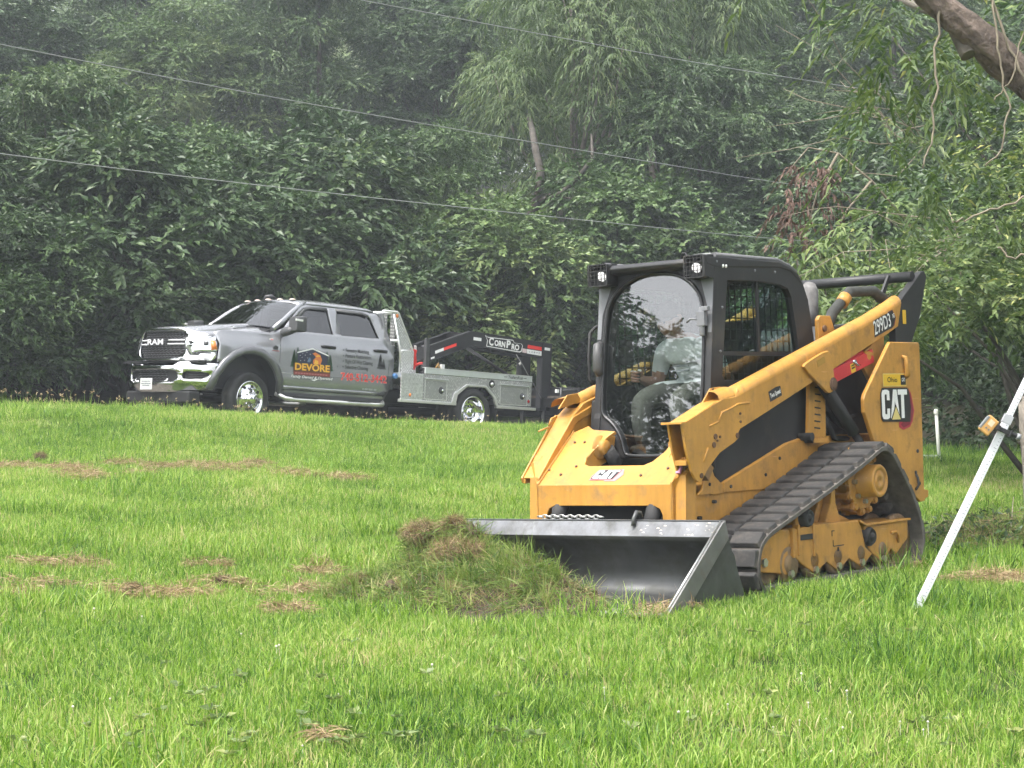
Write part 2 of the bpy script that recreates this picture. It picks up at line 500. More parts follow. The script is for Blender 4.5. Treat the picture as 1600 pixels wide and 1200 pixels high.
# ---- rubber tracks
TP = [(0.80, 0.0), (0.885, 0.035), (0.925, 0.125), (0.915, 0.235), (0.875, 0.325), (0.79, 0.388), (0.676, 0.432), (0.387, 0.520), (-0.016, 0.645), (-0.444, 0.785),
      (-0.60, 0.842), (-0.70, 0.875), (-0.80, 0.868), (-0.885, 0.82), (-0.975, 0.73), (-1.097, 0.598), (-1.20, 0.452), (-1.272, 0.30), (-1.29, 0.185), (-1.255, 0.075), (-1.17, 0.012), (-1.05, 0.0),
      (-0.6, 0.0), (-0.1, 0.0), (0.4, 0.0)]
def resample(pts, step):
    P = [Vector((p[0], p[1])) for p in pts]; n = len(P); dense = []
    for i in range(n):
        p0, p1, p2, p3 = P[i - 1], P[i], P[(i + 1) % n], P[(i + 2) % n]
        for k in range(12):
            t = k / 12
            dense.append(0.5 * ((2 * p1) + (p2 - p0) * t + (2 * p0 - 5 * p1 + 4 * p2 - p3) * t * t + (3 * p1 - p0 - 3 * p2 + p3) * t ** 3))
    L = [0]
    for i in range(len(dense)):
        L.append(L[-1] + (dense[(i + 1) % len(dense)] - dense[i]).length)
    N = round(L[-1] / step); out = []; j = 0
    for k in range(N):
        s = L[-1] * k / N
        while L[j + 1] < s:
            j += 1
        a = dense[j]; b = dense[(j + 1) % len(dense)]
        out.append(a + (b - a) * ((s - L[j]) / max(1e-9, L[j + 1] - L[j])))
    return out
belt = resample(TP, 0.049)
NB = len(belt)
def belt_frame(i):
    p = belt[i % NB]; t = (belt[(i + 1) % NB] - belt[(i - 1) % NB]).normalized()
    return p, t, Vector((t.y, -t.x))      # outward normal (path runs front -> top -> rear)
def make_track(s):
    y0, y1 = (0.53, 0.98) if s > 0 else (-0.98, -0.53)
    mb = MB(); rings = []
    for i in range(NB):
        p, t, n = belt_frame(i)
        if n.dot(p - Vector((-0.15, 0.35))) < 0:
            n = -n
        a = p - n * 0.028; b = p - n * 0.058
        rings.append([(a.x, y0, a.y), (a.x, y1, a.y), (b.x, y1, b.y), (b.x, y0, b.y)])
    rings.append(rings[0])
    mb.loft(rings, 0, False, False)
    # guide lugs inside
    for i in range(0, NB, 2):
        p, t, n = belt_frame(i)
        if n.dot(p - Vector((-0.15, 0.35))) < 0:
            n = -n
        c = p - n * 0.085
        mb.obox((c.x, (y0 + y1) / 2, c.y), (0.035, 0.10, 0.06), (t.x, 0, t.y), (n.x, 0, n.y), 0)
    tr = mb.build("track", RUBG, LD, bevel=0.004, seg=1)
    # tread bars: two staggered halves per bar
    bar = MB()
    for (ya, yb, dx) in ((0.004, 0.222, 0.012), (0.226, 0.446, -0.014)):
        for (lo, hi, w0, w1) in ((-0.032, 0.0, 0.060, 0.050),):
            vs = [(dx - w0, ya, lo), (dx + w0, ya, lo), (dx + w0, yb, lo), (dx - w0, yb, lo), (dx - w1, ya + .008, hi), (dx + w1, ya + .008, hi), (dx + w1, yb - .008, hi), (dx - w1, yb - .008, hi)]
            bar.add(vs, [(0, 3, 2, 1), (4, 5, 6, 7), (0, 1, 5, 4), (1, 2, 6, 5), (2, 3, 7, 6), (3, 0, 4, 7)])
    first = None
    for i in range(0, NB, 3):
        p, t, n = belt_frame(i)
        if n.dot(p - Vector((-0.15, 0.35))) < 0:
            n = -n
        if first is None:
            o = bar.build("tread_bar", RUB, tr, bevel=0.006, seg=2); first = o
        else:
            o = first.copy(); S.collection.objects.link(o); o.parent = tr
        X = Vector((t.x, 0, t.y)); Z = Vector((n.x, 0, n.y)); Y = Z.cross(X)
        yo = y0 if Y.y > 0 else y1
        o.matrix_local = Matrix(((X.x, Y.x, Z.x, p.x), (X.y, Y.y, Z.y, yo), (X.z, Y.z, Z.z, p.y), (0, 0, 0, 1)))
    return tr
for s in (1, -1):
    make_track(s)

# ---- undercarriage
FR = [(0.79, 0.14), (0.775, 0.292), (0.66, 0.345), (0.542, 0.382), (0.43, 0.378), (0.415, 0.30), (0.456, 0.259), (0.46, 0.17), (0.437, 0.13), (0.487, 0.095), (0.60, 0.12)]
FM = [(0.40, 0.375), (0.136, 0.386), (-0.418, 0.381), (-0.46, 0.33), (-0.50, 0.20), (-0.593, 0.149), (-0.52, 0.11), (-0.438, 0.075), (-0.283, 0.142), (-0.135, 0.073), (0.005, 0.142), (0.157, 0.080), (0.31, 0.15), (0.375, 0.194)]
FB = [(-0.50, 0.345), (-0.70, 0.33), (-0.90, 0.335), (-1.114, 0.345), (-1.104, 0.215), (-0.93, 0.12), (-0.86, 0.16), (-0.735, 0.08), (-0.60, 0.15), (-0.545, 0.20)]
for s in (1, -1):
    def Y(a, b):
        return (a, b) if s > 0 else (-b, -a)
    mb = MB()
    mb.prism(FR, 1, *Y(0.62, 0.925)); mb.prism(FM, 1, *Y(0.60, 0.935)); mb.prism(FB, 1, *Y(0.62, 0.93))
    # curved suspension pedestal up to the drive motor
    ped = [(-0.02, 0.37), (-0.10, 0.43), (-0.17, 0.55), (-0.20, 0.66), (-0.30, 0.66), (-0.31, 0.52), (-0.38, 0.43), (-0.55, 0.375)]
    mb.prism(ped, 1, *Y(0.56, 0.80))
    mb.prism([(-0.12, 0.37), (-0.20, 0.5), (-0.235, 0.66), (-0.265, 0.66), (-0.27, 0.5), (-0.33, 0.37)], 1, *Y(0.80, 0.86))
    mb.box(-0.5, 0.5, *Y(0.50, 0.62), 0.20, 0.34)
    mb.build("undercarriage_frame", YELD, LD, bevel=0.008)
    for x in (0.454, 0.157, -0.135, -0.438, -0.735):
        r = MB(); yc = s * 0.82
        for yy in (0.70, 0.90):
            r.lathe([(0.0, -0.035), (0.105, -0.03), (0.115, 0.0), (0.105, 0.03), (0.06, 0.02), (0.05, 0.035), (0.0, 0.035)], (x, s * yy, 0.165), (0, s, 0), 20)
        r.cyl((x, s * 0.62, 0.155), (x, s * 0.925, 0.155), 0.03, 10)
        ro = r.build("roller", mat("roller_worn", (0.23, 0.15, 0.075), 0.55, 0.3, var=0.3, scale=9, dirt=(0.07, 0.055, 0.04), dirt_amt=0.5, dirt_scale=8), LD)
        b = MB(); b.cyl((x, s * 0.93, 0.106), (x, s * 0.952, 0.106), 0.024, 6, smooth=False); b.build("bolt", WORN, ro)
    for (x, z, rr, nm) in ((0.655, 0.225, 0.185, "front_idler"), (-1.06, 0.215, 0.17, "rear_idler")):
        r = MB()
        for yy in (0.67, 0.86):
            r.lathe([(0.0, -0.03), (rr - 0.03, -0.025), (rr, -0.02), (rr, 0.02), (rr - 0.03, 0.025), (0.08, 0.015), (0.07, 0.03), (0.0, 0.03)], (x, s * yy, z), (0, s, 0), 28)
        r.cyl((x, s * 0.6, z), (x, s * 0.90, z), 0.05, 12)
        r.build(nm, MATS['roller_worn'], LD)
    # carrier roller + front bolt + pivot cap
    r = MB(); r.box(0.155, 0.31, *Y(0.80, 0.90), 0.395, 0.47); r.build("roller_bracket", YELD, LD, bevel=0.006)
    r = MB(); r.lathe([(0.0, 0.004), (0.018, 0.004), (0.02, -0.006), (0.035, -0.006), (0.038, 0.0), (0.05, 0.0), (0.058, -0.02), (0.058, -0.09)], (0.225, s * 0.955, 0.435), (0, s, 0), 20); r.build("carrier_roller", BLKM, LD)
    r = MB(); r.lathe([(0.0, 0.006), (0.02, 0.006), (0.022, -0.008), (0.042, -0.008), (0.046, 0.0), (0.062, -0.02), (0.066, -0.08)], (-0.555, s * 0.965, 0.265), (0, s, 0), 20); r.build("pivot_cap", BLKM, LD)
    r = MB(); r.cyl((0.75, s * 0.92, 0.196), (0.75, s * 0.945, 0.196), 0.028, 6, smooth=False); r.build("frame_bolt", WORN, LD)
    # added dark sheet that blacks out the yellow behind the undercarriage, frame steps, straps and stencil marks
    mb = MB(); mb.prism([(0.80, 0.06), (0.84, 0.32), (0.60, 0.40), (-0.60, 0.78), (-0.80, 0.82), (-1.20, 0.30), (-1.10, 0.06)], 1, *Y(0.545, 0.552)); mb.build("dark_backing", BLKM, LD)
    for (xa, xb, za, zb) in ((0.425, 0.40, 0.20, 0.385), (0.36, 0.335, 0.21, 0.40), (0.175, 0.155, 0.19, 0.395)):
        mb = MB(); mb.box(min(xa, xb), max(xa, xb), *Y(0.90, 0.945), za, zb); mb.build("frame_strap", YELD, LD, bevel=0.004)
    mb = MB(); mb.box(0.17, 0.34, *Y(0.937, 0.9385), 0.30, 0.335); mb.build("cover_plate", BLKM, LD)
    for (xa, xb, za, zb) in ((-0.08, -0.215, 0.232, 0.238), (-0.075, -0.083, 0.235, 0.275), (-0.07, -0.10, 0.33, 0.336), (-0.064, -0.072, 0.30, 0.335), (-0.13, -0.15, 0.20, 0.225)):
        mb = MB(); mb.box(min(xa, xb), max(xa, xb), *Y(0.936, 0.9375), za, zb); mb.build("stencil_mark", BLKM, LD)
    mb = MB(); mb.prism([(-0.42, 0.384), (-0.50, 0.352), (-1.12, 0.352), (-1.12, 0.338), (-0.50, 0.336), (-0.42, 0.366)], 1, *Y(0.60, 0.95)); mb.build("frame_ledge", YELD, LD, bevel=0.003)
    mb = MB(); mb.tube([(-0.86, s * 0.932, 0.27), (-0.90, s * 0.95, 0.275), (-0.93, s * 0.95, 0.25), (-0.96, s * 0.932, 0.20)], 0.010, 6); mb.build("frame_loop", YELD, LD)
    # drive sprocket with hub
    r = MB(); n = 13; prof = []
    for k in range(n):
        for (da, rr) in ((-0.32, 0.185), (-0.14, 0.232), (0.14, 0.232), (0.32, 0.185)):
            a = 2 * math.pi * (k + da) / n
            prof.append((-0.69 + rr * math.cos(a), 0.625 + rr * math.sin(a)))
    r.prism(prof, 1, *Y(0.70, 0.73)); r.prism(prof, 1, *Y(0.80, 0.83))
    for k in range(n):
        a = 2 * math.pi * k / n
        r.cyl((-0.69 + 0.205 * math.cos(a), s * 0.68, 0.625 + 0.205 * math.sin(a)), (-0.69 + 0.205 * math.cos(a), s * 0.845, 0.625 + 0.205 * math.sin(a)), 0.022, 8)
    sp = r.build("drive_sprocket", YELD, LD, bevel=0.004, seg=1)
    r = MB(); r.lathe([(0.0, 0.950), (0.018, 0.950), (0.020, 0.957), (0.060, 0.957), (0.063, 0.950), (0.080, 0.950), (0.083, 0.960), (0.103, 0.960), (0.109, 0.952), (0.109, 0.80), (0.16, 0.78), (0.16, 0.58), (0.1, 0.55)], (-0.693, 0, 0.623), (0, s, 0), 32)
    r.build("drive_hub", YEL, sp)
    for k in range(8):
        a = k * math.pi / 4
        b = MB(); b.cyl((-0.693 + 0.135 * math.cos(a), s * 0.83, 0.623 + 0.135 * math.sin(a)), (-0.693 + 0.135 * math.cos(a), s * 0.855, 0.623 + 0.135 * math.sin(a)), 0.016, 6, smooth=False); b.build("hub_bolt", WORN, sp)

# ---- main frame between the tracks
mb = MB()
mb.prism([(0.87, 0.30), (0.86, 0.606), (0.55, 0.665), (-0.258, 0.895), (-0.45, 0.925), (-0.72, 0.925), (-1.0, 0.93), (-1.60, 0.93), (-1.70, 0.45), (-1.55, 0.26)], 1, -0.52, 0.52)
mb.build("chassis", YEL, LD, bevel=0.01)
for s in (1, -1):
    def Y(a, b):
        return (a, b) if s > 0 else (-b, -a)
    # overlapping skirt plate with its seam, cut corner and bolts
    mb = MB(); mb.prism([(0.545, 0.672), (0.55, 0.612), (0.10, 0.607), (-0.62, 0.607), (-0.66, 0.90), (-0.44, 0.905), (-0.262, 0.898)], 1, *Y(0.523, 0.533))
    sk = mb.build("skirt_plate", YEL, LD, bevel=0.003)
    for (bx, bz) in ((0.47, 0.645), (0.05, 0.70), (-0.18, 0.66), (-0.215, 0.69), (-0.13, 0.80)):
        b = MB(); b.cyl((bx, s * 0.531, bz), (bx, s * 0.541, bz), 0.011, 8, smooth=False); b.build("bolt", BLKM, sk)
    mb = MB(); mb.prism([(0.86, 0.61), (0.80, 0.64), (0.76, 0.72), (0.70, 0.80), (0.66, 0.72), (0.60, 0.68), (0.565, 0.66), (0.57, 0.61), (0.68, 0.602), (0.71, 0.61)], 1, *Y(0.523, 0.541))
    mb.build("front_gusset", YEL, LD, bevel=0.003)
    for (bx, bz) in ((0.66, 0.56), (0.83, 0.47), (0.72, 0.67)):
        b = MB(); b.cyl((bx, s * 0.519, bz), (bx, s * 0.546, bz), 0.011, 8, smooth=False); b.build("frame_bolt", BLKM, LD)
    # slotted post behind the cab
    mb = MB(); mb.prism([(-0.455, 0.925), (-0.69, 0.92), (-0.715, 1.45), (-0.515, 1.45)], 1, *Y(0.54, 0.566))
    lo = mb.build("louver_plate", YEL, LD, bevel=0.004)
    for k in range(9):
        z = 0.985 + k * 0.045
        b = MB(); b.obox((-0.575 - (z - 0.98) * 0.1, s * 0.5672, z), (0.075, 0.003, 0.010), (1, 0, 0.10)); b.build("slot", BLKM, lo)
    mb = MB(); mb.box(-0.66, -0.47, *Y(0.50, 0.60), 0.885, 0.918); mb.build("post_foot", YELD, LD, bevel=0.004)
    mb = MB(); mb.cyl((-0.45, s * 0.50, 0.93), (-0.45, s * 0.60, 0.93), 0.028, 12); mb.cyl((-0.47, s * 0.50, 0.905), (-0.47, s * 0.595, 0.905), 0.018, 8); mb.build("latch_pin", BLKM, LD)
# black lower side screens and the dark engine bay
mb = MB()
for s in (1, -1):
    mb.prism([(0.60, 0.63), (0.55, 0.95), (0.52, 1.22), (-0.80, 1.32), (-0.80, 0.88), (-0.40, 0.88), (0.5, 0.64)], 1, *sorted((s * 0.44, s * 0.495)))
mb.prism([(0.40, 0.62), (0.40, 0.80), (-0.20, 0.82), (-0.36, 1.06), (-0.80, 1.30), (-0.80, 0.88), (-0.40, 0.88), (0.3, 0.64)], 1, -0.44, 0.44)
mb.build("cab_base", BLKM, LD, bevel=0.01)
mb = MB(); mb.box(-1.60, -0.70, -0.44, 0.44, 0.9, 1.50); mb.build("engine_block", BLKM, LD, bevel=0.02)
mb = MB(); mb.prism([(-0.85, 1.50), (-1.0, 1.68), (-1.55, 1.72), (-1.78, 1.62), (-1.78, 1.5)], 1, -0.46, 0.46); mb.build("engine_hood", BLK, LD, bevel=0.02)
mb = MB(); mb.box(-1.80, -1.74, -0.64, 0.64, 0.46, 1.52); rd = mb.build("rear_door", BLK, LD, bevel=0.012)
for z in np.arange(0.75, 1.45, 0.07):
    b = MB(); b.box(-1.812, -1.80, -0.45, 0.45, z, z + 0.03); b.build("slat", BLKM, rd)

# ---- rear towers
TW = [(-1.36, 1.564), (-1.785, 1.564), (-1.80, 1.55), (-1.795, 0.99), (-1.785, 0.515), (-1.853, 0.505), (-1.845, 0.455), (-1.80, 0.45), (-1.785, 0.430), (-1.725, 0.428), (-1.30, 0.50), (-1.05, 0.86), (-0.958, 1.07), (-0.955, 1.17), (-0.97, 1.205), (-1.33, 1.545)]
TW = [(-1.365, 1.564), (-1.785, 1.564), (-1.80, 1.55), (-1.795, 0.99), (-1.785, 0.515), (-1.853, 0.505), (-1.845, 0.455), (-1.80, 0.45), (-1.785, 0.430), (-1.725, 0.428), (-1.25, 0.70), (-1.07, 0.885), (-0.958, 1.08), (-0.953, 1.17), (-0.975, 1.205), (-1.335, 1.54)]
for s in (1, -1):
    def Y(a, b):
        return (a, b) if s > 0 else (-b, -a)
    mb = MB(); mb.prism(TW, 1, *Y(0.69, 0.72))
    mb.prism([(-1.72, 1.5), (-1.77, 1.5), (-1.77, 0.5), (-1.72, 0.5)], 1, *Y(0.46, 0.69))
    tw = mb.build("rear_tower", YEL, LD, bevel=0.006)
    mb = MB(); mb.tube([(-1.515, s * 0.722, 1.462), (-1.525, s * 0.745, 1.455), (-1.54, s * 0.745, 1.40), (-1.555, s * 0.745, 1.33), (-1.56, s * 0.722, 1.32)], [0.012, 0.016, 0.016, 0.022, 0.02], 8); mb.build("tie_down_hook", YELD, tw)
    mb = MB(); mb.tube([(-1.66, s * 0.722, 0.63), (-1.665, s * 0.735, 0.60), (-1.675, s * 0.735, 0.55), (-1.64, s * 0.73, 0.52)], 0.009, 6); mb.build("wire_hook", BLKM, tw)
    for (bx, bz) in ((-1.66, 0.64), (-1.70, 0.79), (-1.71, 0.56)):
        b = MB(); b.cyl((bx, s * 0.718, bz), (bx, s * 0.728, bz), 0.013, 8, smooth=False); b.build("bolt", BLKM, tw)
# big emblem on the left tower: white letters on black with a red edge and a triangle
yD = 0.7225
def side_print(name, polys, m, lift):
    mb = MB()
    for pl in polys:
        mb.add([(x, yD + lift, z) for x, z in pl], [tuple(range(len(pl)))])
    return mb.build(name, m, LD)
side_print("emblem_red", [[(-1.50, 1.235), (-1.60, 1.235), (-1.635, 1.20), (-1.675, 1.08), (-1.645, 1.005), (-1.60, 0.965), (-1.50, 0.945), (-1.44, 0.965), (-1.44, 1.02)]], DEC_R, 0.0)
side_print("emblem_rim", [[(-1.56, 1.222), (-1.595, 1.222), (-1.625, 1.195), (-1.660, 1.08), (-1.632, 1.015), (-1.59, 0.978), (-1.50, 0.960), (-1.46, 0.985), (-1.59, 1.05)]], mat("decal_dark_red", (0.2, 0.012, 0.03), 0.45), 0.0015)
side_print("emblem_black", [[(-1.175, 1.205), (-1.20, 1.243), (-1.575, 1.243), (-1.60, 1.22), (-1.62, 1.10), (-1.60, 1.00), (-1.20, 1.010), (-1.18, 1.03)]], DEC_K, 0.003)
def catpolys(x0, z0, w, h, sx):
    """letters C, A, T as outlines; sx is the reading direction sign"""
    def T(pl):
        return [(x0 + sx * a * w, z0 + b * h) for a, b in pl]
    C = [[(0.00, 0.12), (0.04, 0.02), (0.12, 0.0), (0.22, 0.0), (0.30, 0.05), (0.31, 0.36), (0.20, 0.36), (0.195, 0.17), (0.13, 0.17), (0.12, 0.2), (0.0, 0.2)],
         [(0.0, 0.2), (0.12, 0.2), (0.12, 0.8), (0.0, 0.8)],
         [(0.0, 0.8), (0.12, 0.8), (0.13, 0.84), (0.195, 0.84), (0.20, 0.64), (0.31, 0.64), (0.30, 0.95), (0.22, 1.0), (0.12, 1.0), (0.04, 0.98), (0.0, 0.88)]]
    A = [[(0.33, 0.02), (0.44, 0.02), (0.53, 0.80), (0.53, 1.0), (0.45, 1.0)], [(0.69, 0.02), (0.58, 0.02), (0.49, 0.80), (0.49, 1.0), (0.59, 1.0)]]
    Tt = [[(0.63, 1.0), (0.63, 0.82), (1.0, 0.82), (1.0, 1.0)], [(0.755, 0.82), (0.755, 0.02), (0.875, 0.02), (0.875, 0.82)]]
    return [T(p) for p in C], [T(p) for p in A], [T(p) for p in Tt], [T([(0.36, -0.02), (0.70, -0.02), (0.53, 0.42)])], [T([(0.32, -0.04), (0.74, -0.04), (0.53, 0.50)])]
c_, a_, t_, tri, trik = catpolys(-1.19, 1.025, 0.375, 0.205, -1)
side_print("emblem_letters", c_ + a_ + t_, DEC_W, 0.0045)
side_print("emblem_outline", trik, DEC_K, 0.006)
side_print("emblem_triangle", tri, DEC_YP, 0.0075)
# dealer sticker
side_print("sticker_border", [[(-1.228, 1.342), (-1.568, 1.342), (-1.568, 1.252), (-1.228, 1.252)]], DEC_YP, 0.0)
side_print("sticker_face", [[(-1.233, 1.337), (-1.563, 1.337), (-1.563, 1.257), (-1.233, 1.257)]], DEC_Y, 0.0015)
side_print("sticker_black", [[(-1.482, 1.332), (-1.558, 1.332), (-1.558, 1.262), (-1.482, 1.262)]], DEC_K, 0.003)
text("Ohio", "sticker_text", DEC_K, LD, (-1.358, yD + 0.003, 1.297), (-1, 0, 0), (0, 0, 1), 0.036, 0.145, bold=0.008)
text("CAT", "sticker_mark", DEC_W, LD, (-1.52, yD + 0.0045, 1.297), (-1, 0, 0), (0, 0, 1), 0.026, 0.05, bold=0.02)

# ---- lift arms
AR = [(1.170, 1.050), (0.805, 1.165), (0.725, 1.190), (0.565, 1.205), (0.181, 1.312), (-1.219, 1.700), (-1.53, 1.800), (-1.665, 1.850), (-1.600, 1.680), (-1.446, 1.626), (-0.660, 1.378), (-0.378, 1.291), (0.196, 1.109), (0.530, 1.006), (0.552, 0.985), (0.557, 0.946), (0.600, 0.925), (0.772, 0.865), (0.911, 0.773), (0.985, 0.700), (1.013, 0.695), (1.045, 0.712), (1.086, 0.761), (1.137, 0.896)]
ARR = [(1.062, 0.700), (1.058, 0.735), (0.928, 0.862), (0.675, 1.122), (0.612, 1.165)] + AR[3:20]
TOP = [(1.165, 1.052), (0.805, 1.165), (0.565, 1.205), (0.181, 1.312), (-1.219, 1.700), (-1.53, 1.800), (-1.665, 1.850)]
for s in (1, -1):
    def Y(a, b):
        return (a, b) if s > 0 else (-b, -a)
    yo, yi = s * 0.66, s * 0.545
    mb = MB()
    ARS = AR if s > 0 else ARR
    mb.prism(ARS, 1, *Y(0.642, 0.66)); mb.prism(ARS, 1, *Y(0.545 if s > 0 else 0.525, 0.560))
    # leg down to the coupler
    mb.prism([(1.085, 0.395), (1.065, 0.74), (0.97, 0.80), (0.95, 0.70), (0.985, 0.395)], 1, *Y(0.524, 0.60))
    if s < 0:
        fp = [(1.074, 0.40), (1.064, 0.735), (0.932, 0.866), (0.679, 1.126), (0.60, 1.178)]
        mb.loft([[(x, -0.662, z), (x, -0.525, z), (x - 0.012, -0.525, z - 0.008), (x - 0.012, -0.662, z - 0.008)] for x, z in fp[1:]], 0, True, False)
        mb.prism([(1.062, 0.70), (1.078, 0.735), (0.948, 0.872), (0.695, 1.135), (0.68, 1.12), (0.93, 0.86)], 1, -0.668, -0.655)
        mb.prism([(1.09, 0.40), (1.08, 0.735), (0.945, 0.875), (0.70, 1.115), (0.50, 1.185), (0.28, 1.24), (0.28, 1.20), (0.66, 1.08), (0.92, 0.83), (0.97, 0.40)], 1, -0.527, -0.512)
        mb.add([(0.93, -0.66, 0.875), (0.93, -0.60, 0.875), (0.90, -0.60, 0.875), (0.955, -0.66, 0.845), (0.955, -0.60, 0.845)], [(0, 1, 4, 3)])
    # rounded top of the box section
    sec = [(0.66, 0.0), (0.655, 0.022), (0.640, 0.042), (0.615, 0.055), (0.585, 0.055), (0.56, 0.042), (0.548, 0.022), (0.545, 0.0)]
    mb2 = []
    for (x, z) in TOP[2:]:
        mb2.append([(x, s * a, z - 0.004 + b * 1.05) for a, b in sec])
    mb.loft(mb2, 0, True, True)
    if s > 0:
        mb2 = [[(x, s * a, z - 0.004 + b * (0.35 if k == 0 else 1)) for a, b in ((0.66, 0), (0.655, 0.012), (0.545, 0.012), (0.545, 0))] for k, (x, z) in enumerate(TOP[:3])]
        mb.loft(mb2, 0, True, False)
    # bottom web
    low = [(-1.60, 1.69), (-1.446, 1.636), (-0.66, 1.388), (0.19, 1.119), (0.53, 1.016)]
    mb.loft([[(x, s * 0.644, z), (x, s * 0.558, z), (x, s * 0.558, z + 0.012), (x, s * 0.644, z + 0.012)] for x, z in low], 0, True, False)
    # nose lip and inner web
    if s > 0:
        mb.box(1.155, 1.20, *Y(0.525, 0.675), 1.048, 1.062)
        mb.prism([(1.12, 0.80), (0.80, 0.84), (0.62, 0.96), (0.62, 0.99), (0.80, 0.87), (1.12, 0.83)], 1, *Y(0.56, 0.642))
    arm = mb.build("lift_arm", YEL, LD, bevel=0.005)
    # bracket saddle with two holes
    mb = MB()
    mb.prism([(0.80, 1.17), (0.70, 1.262), (0.585, 1.272), (0.545, 1.215)], 1, *Y(0.552, 0.562))
    mb.loft([[(0.75, s * a, 1.185 + b), (0.57, s * a, 1.215 + b)] for a, b in ((0.655, 0.0), (0.645, 0.03), (0.62, 0.05), (0.59, 0.055), (0.562, 0.055))], 0, False, True, closed=False)
    mb.prism([(0.552, 1.215), (0.532, 1.258), (0.515, 1.225)], 1, *Y(0.60, 0.655))
    mb.build("hose_guard", YEL, arm, bevel=0.003)
    for hx in (0.675, 0.61):
        b = MB(); b.cyl((hx, s * 0.5635, 1.252), (hx, s * 0.566, 1.252), 0.011, 10); b.build("bolt_hole", BLKM, arm)
    # welded strengthening plate (outer)
    pl = smooth_poly([(-0.225, 1.385), (-0.262, 1.416), (-0.548, 1.505), (-0.60, 1.475), (-0.612, 1.383), (-0.640, 1.262), (-0.60, 1.225), (-0.545, 1.212), (-0.50, 1.235)], 1)
    mb = MB(); mb.prism(pl, 1, *Y(0.661, 0.684)); wp = mb.build("pivot_plate", YEL, arm, bevel=0.004)
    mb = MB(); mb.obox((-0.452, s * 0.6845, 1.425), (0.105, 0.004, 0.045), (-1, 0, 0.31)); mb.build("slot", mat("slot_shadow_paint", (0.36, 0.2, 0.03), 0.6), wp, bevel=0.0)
    mb = MB(); mb.cyl((-0.603, s * 0.66, 1.275), (-0.603, s * 0.70, 1.275), 0.032, 14); mb.cyl((-0.603, s * 0.66, 1.275), (-0.603, s * 0.692, 1.275), 0.045, 14); mb.build("pin", RUSTY, wp)
    # weld beads and bolts on the nose
    if s < 0:
        pass
    mb = MB()
    mb.tube([(0.42, s * 0.661, 1.165), (0.55, s * 0.662, 1.16), (0.63, s * 0.662, 1.135), (0.74, s * 0.662, 1.11), (0.77, s * 0.661, 1.065)], 0.007, 6)
    mb.build("weld_bead", YEL, arm)
    mb = MB(); mb.tube([(0.775, s * 0.661, 1.055), (0.88, s * 0.661, 1.03)], 0.006, 6); mb.build("weld_bead", YEL, arm)
    mb = MB(); mb.tube([(0.905, s * 0.661, 0.90), (0.96, s * 0.661, 0.815)], 0.007, 6); mb.build("weld_bead", YEL, arm)
    for (bx, bz, rr) in ((0.82, 0.965, 0.018), (0.84, 0.915, 0.018), (0.77, 0.962, 0.008), (0.80, 0.94, 0.007), (0.572, 0.965, 0.017), (0.99, 0.735, 0.016), (0.53, 1.10, 0.008), (0.53, 1.05, 0.008)):
        b = MB(); b.cyl((bx, s * 0.655, bz), (bx, s * 0.668, bz), rr, 8, smooth=False); b.build("bolt", RUSTY, arm)
    # black rear link
    RL = [(-2.030, 2.085), (-2.075, 2.095), (-2.113, 2.056), (-1.98, 1.75), (-1.832, 1.560), (-1.60, 1.560), (-1.60, 1.68), (-1.675, 1.855)]
    mb = MB(); mb.prism(RL, 1, *Y(0.585, 0.640))
    mb.prism([(-1.60, 1.86), (-1.66, 1.90), (-1.80, 2.07), (-1.83, 2.06), (-1.70, 1.87)], 1, *Y(0.48, 0.50))
    mb.build("rear_link", BLK, LD, bevel=0.006)
    mb = MB(); mb.box(-1.76, -1.71, *Y(0.641, 0.643), 1.70, 1.80); mb.build("warning_label", DEC_Y, LD)
    # lift cylinder and its yellow lower brace
    mb = MB(); mb.cyl((-0.603, s * 0.61, 1.275), (-1.0, s * 0.60, 0.95), 0.045, 14); mb.cyl((-1.0, s * 0.60, 0.95), (-1.3, s * 0.60, 0.70), 0.028, 12, m=1); mb.build("lift_cylinder", [BLKM, BLKM], LD)
    mb = MB(); mb.prism([(-1.45, 1.62), (-1.30, 1.57), (-1.16, 1.50), (-1.12, 1.40), (-1.22, 1.30), (-1.40, 1.34)], 1, *Y(0.60, 0.63)); mb.build("link_plate", YELD, LD, bevel=0.004)
    mb = MB(); mb.cyl((-1.17, s * 0.60, 1.47), (-1.17, s * 0.655, 1.47), 0.03, 12); mb.obox((-1.17, s * 0.65, 1.485), (0.11, 0.015, 0.02), (1, 0, 0.1)); mb.build("link_pin", YELD, LD)
mb = MB(); mb.cyl((-1.93, -0.62, 2.05), (-1.93, 0.62, 2.05), 0.038, 18); mb.build("cross_tube", BLK, LD)
# red cylinder stop stored under the left arm
mb = MB()
for (xa, za, xb, zb) in ((-0.655, 1.325, -1.235, 1.47),):
    d = Vector((xb - xa, 0, zb - za)); L = d.length; c = Vector(((xa + xb) / 2, 0.648, (za + zb) / 2))
    mb.obox(c, (L, 0.012, 0.095), d); mb.obox(c + Vector((0, -0.04, 0.04)), (L, 0.08, 0.010), d); mb.obox(c + Vector((-0.05, -0.04, 0.062)), (L * 0.45, 0.06, 0.03), d)
rs = mb.build("cylinder_stop", REDP, LD, bevel=0.004)
mb = MB(); mb.obox((-0.935, 0.6555, 1.385), (0.062, 0.002, 0.062), (-0.58, 0, 0.145)); mb.build("warning_label", DEC_Y, rs)
mb = MB(); mb.obox((-0.935, 0.6572, 1.385), (0.046, 0.001, 0.012), (-0.58, 0, 0.145)); mb.obox((-0.932, 0.6572, 1.402), (0.046, 0.001, 0.010), (-0.58, 0, 0.145)); mb.build("label_print", DEC_K, rs)
